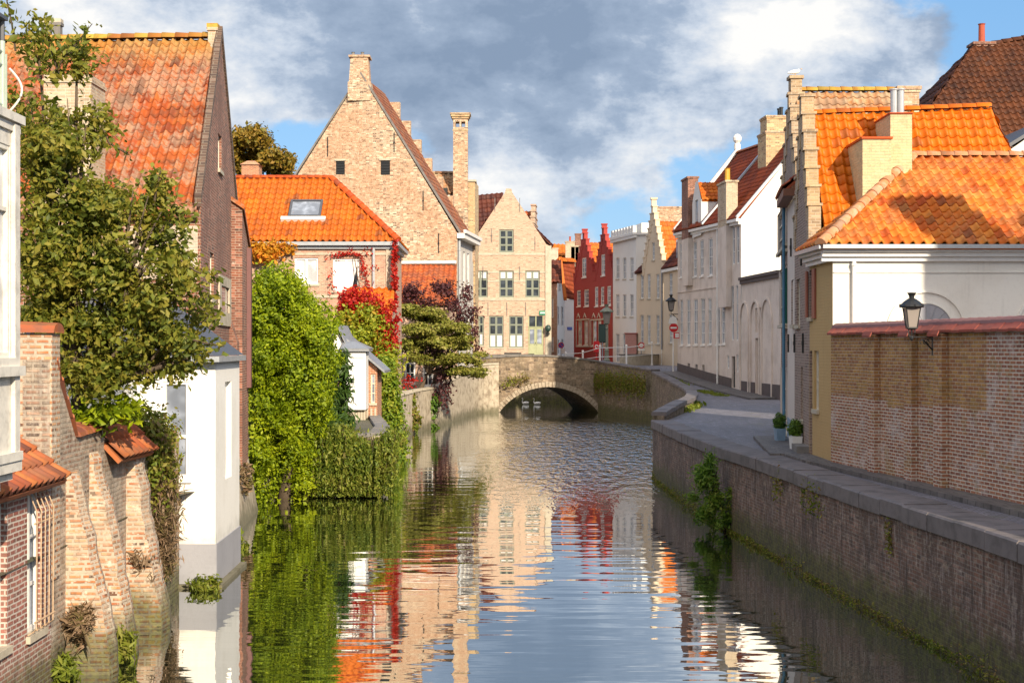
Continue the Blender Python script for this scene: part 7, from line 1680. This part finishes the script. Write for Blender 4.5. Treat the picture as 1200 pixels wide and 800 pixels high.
# right quay shrub and growth
bl = pb([(836, 548, 14, 20), (828, 575, 20, 20), (846, 582, 24, 22), (860, 600, 18, 18), (838, 605, 24, 16), (822, 562, 10, 12), (864, 620, 8, 10)], 36.8, .40)
plant('quay_shrub', 'feathery green shrub growing out of the dark quay wall above the water', 'shrub', (5.55, 37.0, .1), lobed(bl, 7, .2, .4, 1.05), 5200, 'leaf_shrub', .062, .16, r0=.045, per=13, shell_=.3, aspect=2.6)
def moss(name, lab, pts, n, size, mat='leaf_hang', thick=.06):
    CC = []
    for _ in range(n):
        (x0, y0, z0), (x1, y1, z1), sd_ = random.choice(pts); t = random.random(); CC.append((x0+(x1-x0)*t+random.gauss(0, thick), y0+(y1-y0)*t+random.gauss(0, .05), z0+(z1-z0)*t+random.gauss(0, sd_)))
    root = empty(name, pts[0][0], lab, 'plants'); root['kind'] = 'stuff'; leaf_mesh('leaves', np.array(CC), mat, root, size, aspect=2); return root
pts = []
for a, b_ in zip(QNs[4:-1], QNs[5:]):
    if random.random() < .95: pts.append(((a.x-.02, a.y, .05), (b_.x-.02, b_.y, .05), random.choice((.03, .06, .12))))
moss('waterline_moss', 'mossy growth along the waterline of the right quay wall', pts, 9000, .035, thick=.03)
pts = [((qx(y)-.05, y, 1.7), (qx(y+.8)-.05, y+.8, 1.7), .22) for y in (31.5, 29.2, 28.4)]+[((qx(24.5)-.05, 24.5, 1.3), (qx(24.6)-.05, 24.6, 1.7), .1)]
moss('wall_weeds', 'tufts of weeds hanging from under the quay coping', pts, 420, .05, 'leaf_hang', .03)
pts = []
for t in np.linspace(0, 1, 12): x, y = 8.7+(6.4-8.7)*t, 90.3+(101.4-90.3)*t; pts.append(((x-.25, y-.05, 2.4), (x-.5, y+.6, 2.1), .35))
moss('abutment_creeper', 'olive creeper covering the upper part of the abutment wall right of the arch', pts, 5200, .085, 'leaf_hang', .05)
pts = [((6.3, 56.5, 2.2), (8.0, 62.5, 2.2), .06)]; moss('parapet_grass', 'grass growing along the street foot of the curved parapet', [((6.9, 57.6, 2.18), (8.3, 64.0, 2.2), .05)], 900, .13, 'grass_leaf', .15)
pts = [((12.0, 75, 2.14), (11.6, 81.5, 2.34), .02)]; moss('street_grass', 'thin grass between the cobbles along the white houses', [((11.2, 74.5, 2.14), (10.6, 80, 2.3), .01), ((10.2, 84, 2.48), (9.9, 91, 2.75), .01)], 1500, .09, 'grass_leaf', .2)
for (a, b_, sd_, n_) in (((PX(575, 102.3), 102.3, 1.6), (PX(568, 102), 101.8, 3.3), .25, 260),):
    moss('bridge_creeper', 'patches of creeper on the left end of the bridge', [(a, b_, sd_), (P(590, 450, 102.2), P(620, 442, 102.2), .2)], 700, .10, 'leaf_hang', .2)
# planters by the doors on the right
for i, (px, Y, lab) in enumerate(((919, 39.3, 'clipped shrub in a pale blue trough by the cream house door'), (938, 36.0, 'clipped shrub in a white trough by the dark brick gable'))):
    x = PX(px, Y)-.12; root = empty('potted_shrub', (x, Y, 2.19), lab, 'potted plant', 'potted shrubs by the doors')
    bm = nb(); hexa(bm, [(x-.11, Y-.2, 2.19), (x+.11, Y-.2, 2.19), (x+.11, Y+.2, 2.19), (x-.11, Y+.2, 2.19)], [(x-.13, Y-.24, 2.52), (x+.13, Y-.24, 2.52), (x+.13, Y+.24, 2.52), (x-.13, Y+.24, 2.52)]); obj('trough', bm, 'white_paint' if i else 'pale_blue', root)
    C_, O_ = blob_points([((x, Y, 2.70), (.14, .18, .20))], 1500, .07, 10); leaf_mesh('foliage', C_, 'leaf_ivy_dark', root, .04, out=O_)
    bm = nb(); tube(bm, [(x, Y, 2.45), (x, Y, 2.75)], .02, 6); obj('stem', bm, 'wood_bark', root)
# ================================================================ STREET THINGS, BIRDS
def lantern(root, c, s=1.0, mat='black_iron', glow=None):
    """four sided tapering lantern with domed roof and chimney, base at c"""
    bm = nb(); x, y, z = c
    for k_ in range(4):
        a = math.pi/4+math.pi/2*k_; b_ = a+math.pi/2; r0, r1 = .125*s, .20*s
        tube(bm, [(x+r0*math.cos(a), y+r0*math.sin(a), z+.02*s), (x+r1*math.cos(a), y+r1*math.sin(a), z+.42*s)], .012*s, 5)
    lathe(bm, c, [(.05*s, -.03*s), (.14*s, 0), (.14*s, .025*s)], 4); lathe(bm, (x, y, z+.42*s), [(.235*s, 0), (.25*s, .02*s), (.235*s, .045*s), (.16*s, .12*s), (.09*s, .17*s), (.05*s, .19*s)], 16)
    lathe(bm, (x, y, z+.60*s), [(.05*s, 0), (.055*s, .05*s), (.09*s, .11*s), (.10*s, .12*s), (.03*s, .125*s)], 12)
    for k_ in range(8):
        a = math.pi*k_/4; lathe(bm, (x+.235*s*math.cos(a), y+.235*s*math.sin(a), z+.44*s), [(.018*s, 0), (.022*s, .03*s), (.003*s, .06*s)], 5)
    fr = obj('lantern_frame', bm, mat, root)
    bm = nb(); lathe(bm, (x, y, z+.027*s), [(.118*s, 0), (.19*s, .388*s)], 4); obj('lantern_glass', bm, 'lamp_glass', fr)
m, N, b = newmat('lamp_glass'); b.inputs['Base Color'].default_value = (.28, .245, .22, 1); b.inputs['Roughness'].default_value = .15; b.inputs['IOR'].default_value = 1.45; M['lamp_glass'] = m
L1 = empty('wall_lantern', wl.at(wl.u(1093), 4.5, 0), 'old iron lantern on a scrolled bracket fixed to the brick garden wall', 'lamp')
u = wl.u(1094); tip = P(1068.5, 386, wl.Y(u)-.15); arm0 = wl.at(u, PZ(395, wl.Y(u)), 0)
lantern(L1, (tip.x, tip.y, tip.z+.02), .93)
bm = nb(); z_ = PZ(395, wl.Y(u)); tube(bm, [wl.at(u, z_, 0), Vector((tip.x, tip.y, z_))], .013, 6); tube(bm, [Vector((tip.x, tip.y, z_-.03)), Vector((tip.x, tip.y, tip.z+.02))], .013, 6)
lathe(bm, (tip.x, tip.y, z_-.07), [(.005, 0), (.035, .03), (.04, .06), (.015, .10)], 10)
for sx in (-1, 1): tube(bm, [Vector((tip.x, tip.y, z_))+Vector((sx*x_, 0, zz)) for x_, zz in ((0, 0), (.05, .03), (.06, .08), (.06, .15))], .009, 5)
dirv = (Vector((arm0.x, arm0.y, 0))-Vector((tip.x, tip.y, 0))); 
for k_, (f0, amp_) in enumerate(((.45, .07), (.62, .09), (.8, .10))):
    pts = []
    for i in range(14):
        t = i/13; a = t*4.6; r_ = amp_*(1-.75*t); c0 = Vector((tip.x, tip.y, z_-.10))+dirv*f0; pts.append(c0+dirv.normalized()*math.cos(a)*r_+Vector((0, 0, math.sin(a)*r_)))
    tube(bm, pts, .009, 5)
tube(bm, [wl.at(u, z_-.25, .01), Vector((tip.x, tip.y, z_-.04))+dirv*.5], .014, 6); wl.box(bm, u-.03, u+.03, .003, .025, z_-.34, z_+.12)
obj('bracket', bm, 'black_iron', L1)

def post(bm, x, y, z0, z1, r_=.05): tube(bm, [(x, y, z0), (x, y, z1)], r_, 10)
# lamp post with traffic light
Y = 112; x = PX(711, Y); lp = empty('lamp_post', (x, Y, 3.25), 'grey-green cast iron lamp post with white lantern in front of the red house', 'street lamp')
bm = nb(); zt = PZ(379, Y); lathe(bm, (x, Y, 3.2), [(.26, 0), (.26, .5), (.18, .6), (.16, 1.2), (.2, 1.25), (.11, 1.4), (.09, zt-3.7), (.14, zt-3.6), (.07, zt-3.4), (.06, zt-3.2)], 12); obj('post', bm, 'green_paint', lp); M['lamp_glass_pale'] = plain('pale_lamp_globe', (.75, .66, .5), .2); lantern(lp, (x, Y, zt), 2.1, 'green_paint')
Y = 108; x = PX(706, Y); tl = empty('traffic_light', (x, Y, 3.25), 'dark green traffic light head on a slim post seen from behind near the bridge', 'traffic light')
bm = nb(); post(bm, x, Y, 3.24, PZ(381, Y)); obj('post', bm, 'grey_metal', tl); bm = nb(); box(bm, (x-.24, Y-.12, PZ(400.5, Y)), (x+.2, Y+.1, PZ(380.5, Y)))
for i in range(3): lathe(bm, (x+.02, Y+.12, PZ(397-6.5*i, Y)), [(.13, 0), (.13, .05)], 10)
hd = obj('signal_head', bm, 'dark_green', tl); bm = nb(); box(bm, (x-.29, Y+.101, PZ(401.5, Y)), (x+.25, Y+.115, PZ(379.5, Y))); obj('backing_board', bm, 'black_iron', tl)
Y = 106; x = PX(699, Y); rb = empty('lifebuoy_box', (x, Y, 3.25), 'bright red box with white emblem on a post beside the bridge end', 'box')
bm = nb(); post(bm, x, Y, 3.24, PZ(412, Y), .05); obj('post', bm, 'red_enamel', rb)
bm = nb(); w_2 = .23; z0, z1 = PZ(412.5, Y), PZ(399.5, Y); pr_ = [Vector((x+math.cos(a)*w_2*1.05, Y-.12, (z0+z1)/2+math.sin(a)*(z1-z0)/2)) if False else Vector((x+max(-1, min(1, 1.35*math.cos(a)))*w_2, Y-.12, (z0+z1)/2+max(-1, min(1, 1.2*math.sin(a)))*(z1-z0)/2)) for a in [2*math.pi*k_/20+.01 for k_ in range(20)]]
prism(bm, pr_, Vector((0, .26, 0))); bx = obj('box', bm, 'red_enamel', rb)
bm = nb(); c_ = (x, Y-.126, (z0+z1)/2)
for a0_ in range(10):
    a, b_ = 2*math.pi*a0_/12, 2*math.pi*(a0_+1)/12; quad(bm, *[Vector((c_[0]+r_*math.cos(t), c_[1], c_[2]+r_*1.2*math.sin(t))) for t, r_ in ((a, .07), (b_, .07), (b_, .13), (a, .13))])
obj('emblem', bm, 'white_paint', rb)
def disc(bm, x, y, z, r_, n_=24, th=.02, mi=0):
    prism(bm, [Vector((x+r_*math.cos(2*math.pi*k_/n_), y, z+r_*math.sin(2*math.pi*k_/n_))) for k_ in range(n_)], Vector((0, th, 0)), mi)
Y = 141; x = PX(657.5, Y); ns = empty('no_parking_sign', (x, Y, 3.25), 'round blue and red no parking sign by the small white house', 'road sign')
bm = nb(); post(bm, x, Y, 3.24, PZ(400, Y), .045); obj('post', bm, 'grey_metal', ns); bm = nb(); disc(bm, x, Y-.06, PZ(404.5, Y), .30); pl_ = obj('red_disc', bm, 'red_enamel', ns)
bm = nb(); disc(bm, x, Y-.066, PZ(404.5, Y), .22, th=.004); obj('blue_field', bm, 'blue_enamel', pl_); bm = nb(); c0 = Vector((x, Y-.072, PZ(404.5, Y))); d_ = Vector((.707, 0, -.707)); e_2 = Vector((.707, 0, .707)); prism(bm, [c0+d_*a+e_2*b_ for a, b_ in ((-.24, -.035), (.24, -.035), (.24, .035), (-.24, .035))], Vector((0, .004, 0))); obj('red_bar', bm, 'red_enamel', pl_)
bm = nb(); zz = PZ(411, Y); box(bm, (x+.0, Y-.06, zz-.25), (x+.36, Y-.04, zz+.22)); q_ = obj('plate', bm, 'white_paint', ns)
# signs and lamp at the corner of the long white house
Y = 96.5; x = PX(789, Y); rs = empty('no_entry_sign', (x, Y, sz(Y)), 'red no entry sign on a white post at the corner of the long white house', 'road sign')
bm = nb(); post(bm, x, Y, sz(Y), PZ(371, Y), .05); obj('post', bm, 'white_paint', rs)
bm = nb(); disc(bm, x+.02, Y-.08, PZ(384, Y), .30); pl_ = obj('red_disc', bm, 'red_enamel', rs); bm = nb(); box(bm, (x-.19, Y-.088, PZ(385, Y)), (x+.23, Y-.081, PZ(383, Y))); obj('white_bar', bm, 'white_paint', pl_)
bm = nb(); box(bm, (x-.0, Y-.08, PZ(396.5, Y)), (x+.4, Y-.06, PZ(389.5, Y))); pl_ = obj('plate', bm, 'red_enamel', rs); bm = nb(); box(bm, (x+.12, Y-.086, PZ(395.5, Y)), (x+.37, Y-.081, PZ(390.5, Y))); obj('white_field', bm, 'white_paint', pl_)
bm = nb(); prism(bm, [Vector((x-.34, Y-.08, PZ(379, Y))), Vector((x+.28, Y-.08, PZ(379, Y))), Vector((x+.2, Y-.08, PZ(372, Y))), Vector((x-.05, Y-.08, PZ(370, Y))), Vector((x-.3, Y-.08, PZ(374, Y)))], Vector((0, .02, 0))); obj('white_sign_back', bm, 'white_paint', rs)
L2 = empty('corner_lantern', (11.2, 97, 9), 'black iron lantern on a bracket at the far corner of the long white house', 'lamp')
Y = 96.8; x = PX(786.5, Y); lantern(L2, (x, Y, PZ(364, Y)), 1.5); bm = nb(); tube(bm, [(x, Y, PZ(365, Y)), (x, Y, PZ(368, Y)), (11.35, 96.9, PZ(368, Y))], .03, 6); tube(bm, [(x+.1, Y, PZ(368, Y)), (11.33, 96.9, PZ(375, Y))], .03, 6); obj('bracket', bm, 'black_iron', L2)
Y = 126; x = PX(751.5, Y); s_ = empty('round_sign', (x, Y-4, 3.25), 'round red and white road sign on a post before the white flat-topped house', 'road sign')
Y = 119; x = PX(751.5, Y); s_.location = (x, Y, 3.25); bm = nb(); post(bm, x, Y, 3.24, PZ(402, Y), .045); obj('post', bm, 'grey_metal', s_); bm = nb(); disc(bm, x, Y-.07, PZ(404.5, Y), .27); q_ = obj('red_disc', bm, 'red_enamel', s_); bm = nb(); disc(bm, x, Y-.076, PZ(404.5, Y), .18, th=.004); obj('white_field', bm, 'white_paint', q_); bm = nb(); box(bm, (x-.3, Y-.07, PZ(411, Y)), (x+.3, Y-.05, PZ(408.2, Y))); obj('plate', bm, 'white_paint', s_)
Y = 121; s_ = empty('electricity_cabinet', (PX(741, Y), Y, 3.25), 'pinkish street cabinet with red side in front of the white flat-topped house', 'cabinet'); bm = nb(); box(bm, (PX(733.5, Y), Y, 3.24), (PX(746, Y), Y+.8, PZ(391, Y))); M['pink_metal'] = plain('pink_metal', (.50, .25, .22), .6); obj('cabinet', bm, 'pink_metal', s_); bm = nb(); box(bm, (PX(732.5, Y), Y-.05, PZ(391, Y)+.002), (PX(747, Y), Y+.85, PZ(390, Y))); obj('lid', bm, 'red_flat', s_)
# green plate and wall lamp on the pink gable
bm = nb(); f9.box(bm, PX(632, 125)-f9.a.x, PX(639.5, 125)-f9.a.x, .06, .10, PZ(369, 125), PZ(364, 125)); sg_ = obj('shop_sign', bm, 'green_enamel', None, loc=f9.at(0, 0)); tag(sg_, 'small green sign plate above the double door of the pink gable house', 'sign')
bm = nb(); f9.box(bm, PX(633, 125)-f9.a.x, PX(638.5, 125)-f9.a.x, .101, .11, PZ(367.2, 125), PZ(365.8, 125)); q_ = obj('lettering_strip', bm, 'white_paint', sg_); 
q_.location = (0, 0, 0)
L3 = empty('wall_lamp', P(642.3, 390, 124.7), 'dark green oval lamp on the corner of the pink gable house', 'lamp'); bm = nb(); lathe(bm, P(642.3, 387.5, 124.6), [(.05, -.1), (.2, 0), (.26, .2), (.22, .4), (.08, .52)], 12); obj('shade', bm, 'dark_green', L3); bm = nb(); tube(bm, [P(642.3, 392, 124.6), P(642.3, 386, 124.6), P(642.3, 386, 125)], .05, 6); lathe(bm, P(642, 393, 124.65), [(.05, 0), (.16, .05), (.16, .25), (.05, .3)], 8); obj('bracket', bm, 'black_iron', L3)
# benches on the bridge street
for i, (p0, p1, pt, Yb, lab) in enumerate(((591, 611, 413, 110, 'dark slatted bench behind the bridge parapet, left one'), (614, 626, 414.5, 110.5, 'shorter dark bench behind the bridge parapet, nearer the green door'))):
    x0, x1 = PX(p0, Yb), PX(p1, Yb); b_ = empty('bench', ((x0+x1)/2, Yb, 3.25), lab, 'bench', 'benches behind the bridge parapet')
    zt = PZ(pt, Yb)
    for x in (x0+.05, x1-.15):
        bm = nb(); box(bm, (x, Yb, 3.24), (x+.1, Yb+.5, 3.75)); box(bm, (x+.001, Yb-.08, 3.24), (x+.099, Yb-.002, zt)); obj('leg', bm, 'black_iron', b_)
    bm = nb(); 
    for k_ in range(4): box(bm, (x0, Yb+.02+.12*k_, 3.752), (x1, Yb+.11+.12*k_, 3.79))
    obj('seat', bm, 'black_iron', b_); bm = nb()
    for k_ in range(3): box(bm, (x0, Yb-.14, zt-.12-.14*k_), (x1, Yb-.082, zt-.14*k_)); 
    obj('backrest', bm, 'black_iron', b_)
# birds: one continuous skinned body each
M['swan_white'] = plain('white_plumage', (.80, .79, .76), .7, var=.05)
def skin_body(name, verts, edges, radii, mat, parent=None, loc=None, sub=2):
    base = wloc(parent) if parent is not None else Vector(loc)
    me = bpy.data.meshes.new(name); me.from_pydata([tuple(Vector(v)-base) for v in verts], edges, []); o = bpy.data.objects.new(name, me); col.objects.link(o)
    if parent is not None: o.parent = parent
    else: o.location = base
    sm = o.modifiers.new('skin', 'SKIN'); sm.use_smooth_shade = True; ss_ = o.modifiers.new('sub', 'SUBSURF'); ss_.levels = sub; ss_.render_levels = sub
    for i, r_ in enumerate(radii): me.skin_vertices[0].data[i].radius = r_ if isinstance(r_, tuple) else (r_, r_)
    me.skin_vertices[0].data[0].use_root = True; me.materials.append(M[mat]); return o
for i, (px, Y, hd_, lab) in enumerate(((616, 116.5, 1, 'white swan afloat under the bridge arch, left one of the pair'), (629.5, 116.0, 1, 'white swan afloat under the bridge arch, right one of the pair'))):
    x = PX(px, Y); r_ = empty('swan', (x, Y, 0), lab, 'swan', 'swans under the bridge')
    d_ = -hd_; V = [(x, Y, .14), (x+.30*d_, Y, .15), (x-.28*d_, Y, .20), (x-.52*d_, Y, .32), (x+.44*d_, Y, .24), (x+.52*d_, Y, .42), (x+.45*d_, Y, .60), (x+.42*d_, Y, .76), (x+.50*d_, Y, .86), (x+.60*d_, Y, .83)]
    V = [(x+(v[0]-x)*.55, v[1], v[2]*.6) for v in V]; skin_body('body', V, [(0, 1), (0, 2), (2, 3), (1, 4), (4, 5), (5, 6), (6, 7), (7, 8), (8, 9)], [(q_, q_) for q_ in (.15, .12, .12, .04, .06, .03, .024, .024, .036, .024)], 'swan_white', r_)
    bm = nb(); tube(bm, [(x+.34*d_, Y, .495), (x+.40*d_, Y, .475)], [.018, .008], 8); obj('beak', bm, 'yellow_pot', r_)
g_ = empty('gull', PIN, 'small white gull perched on the pinnacle of the tall stepped gable', 'gull'); x, y, z = PIN
skin_body('body', [(x, y, z+.14), (x+.10, y, z+.16), (x-.12, y, z+.13), (x-.24, y, z+.10), (x+.13, y, z+.23)], [(0, 1), (0, 2), (2, 3), (1, 4)], [.075, .06, .055, .018, .045], 'swan_white', g_)
bm = nb(); tube(bm, [(x+.17, y, z+.235), (x+.22, y, z+.225)], [.014, .006], 6); obj('beak', bm, 'yellow_pot', g_); bm = nb()
for s_x in (-.025, .025): tube(bm, [(x, y+s_x, z+.0), (x, y+s_x, z+.09)], .007, 5)
obj('legs', bm, 'yellow_pot', g_)
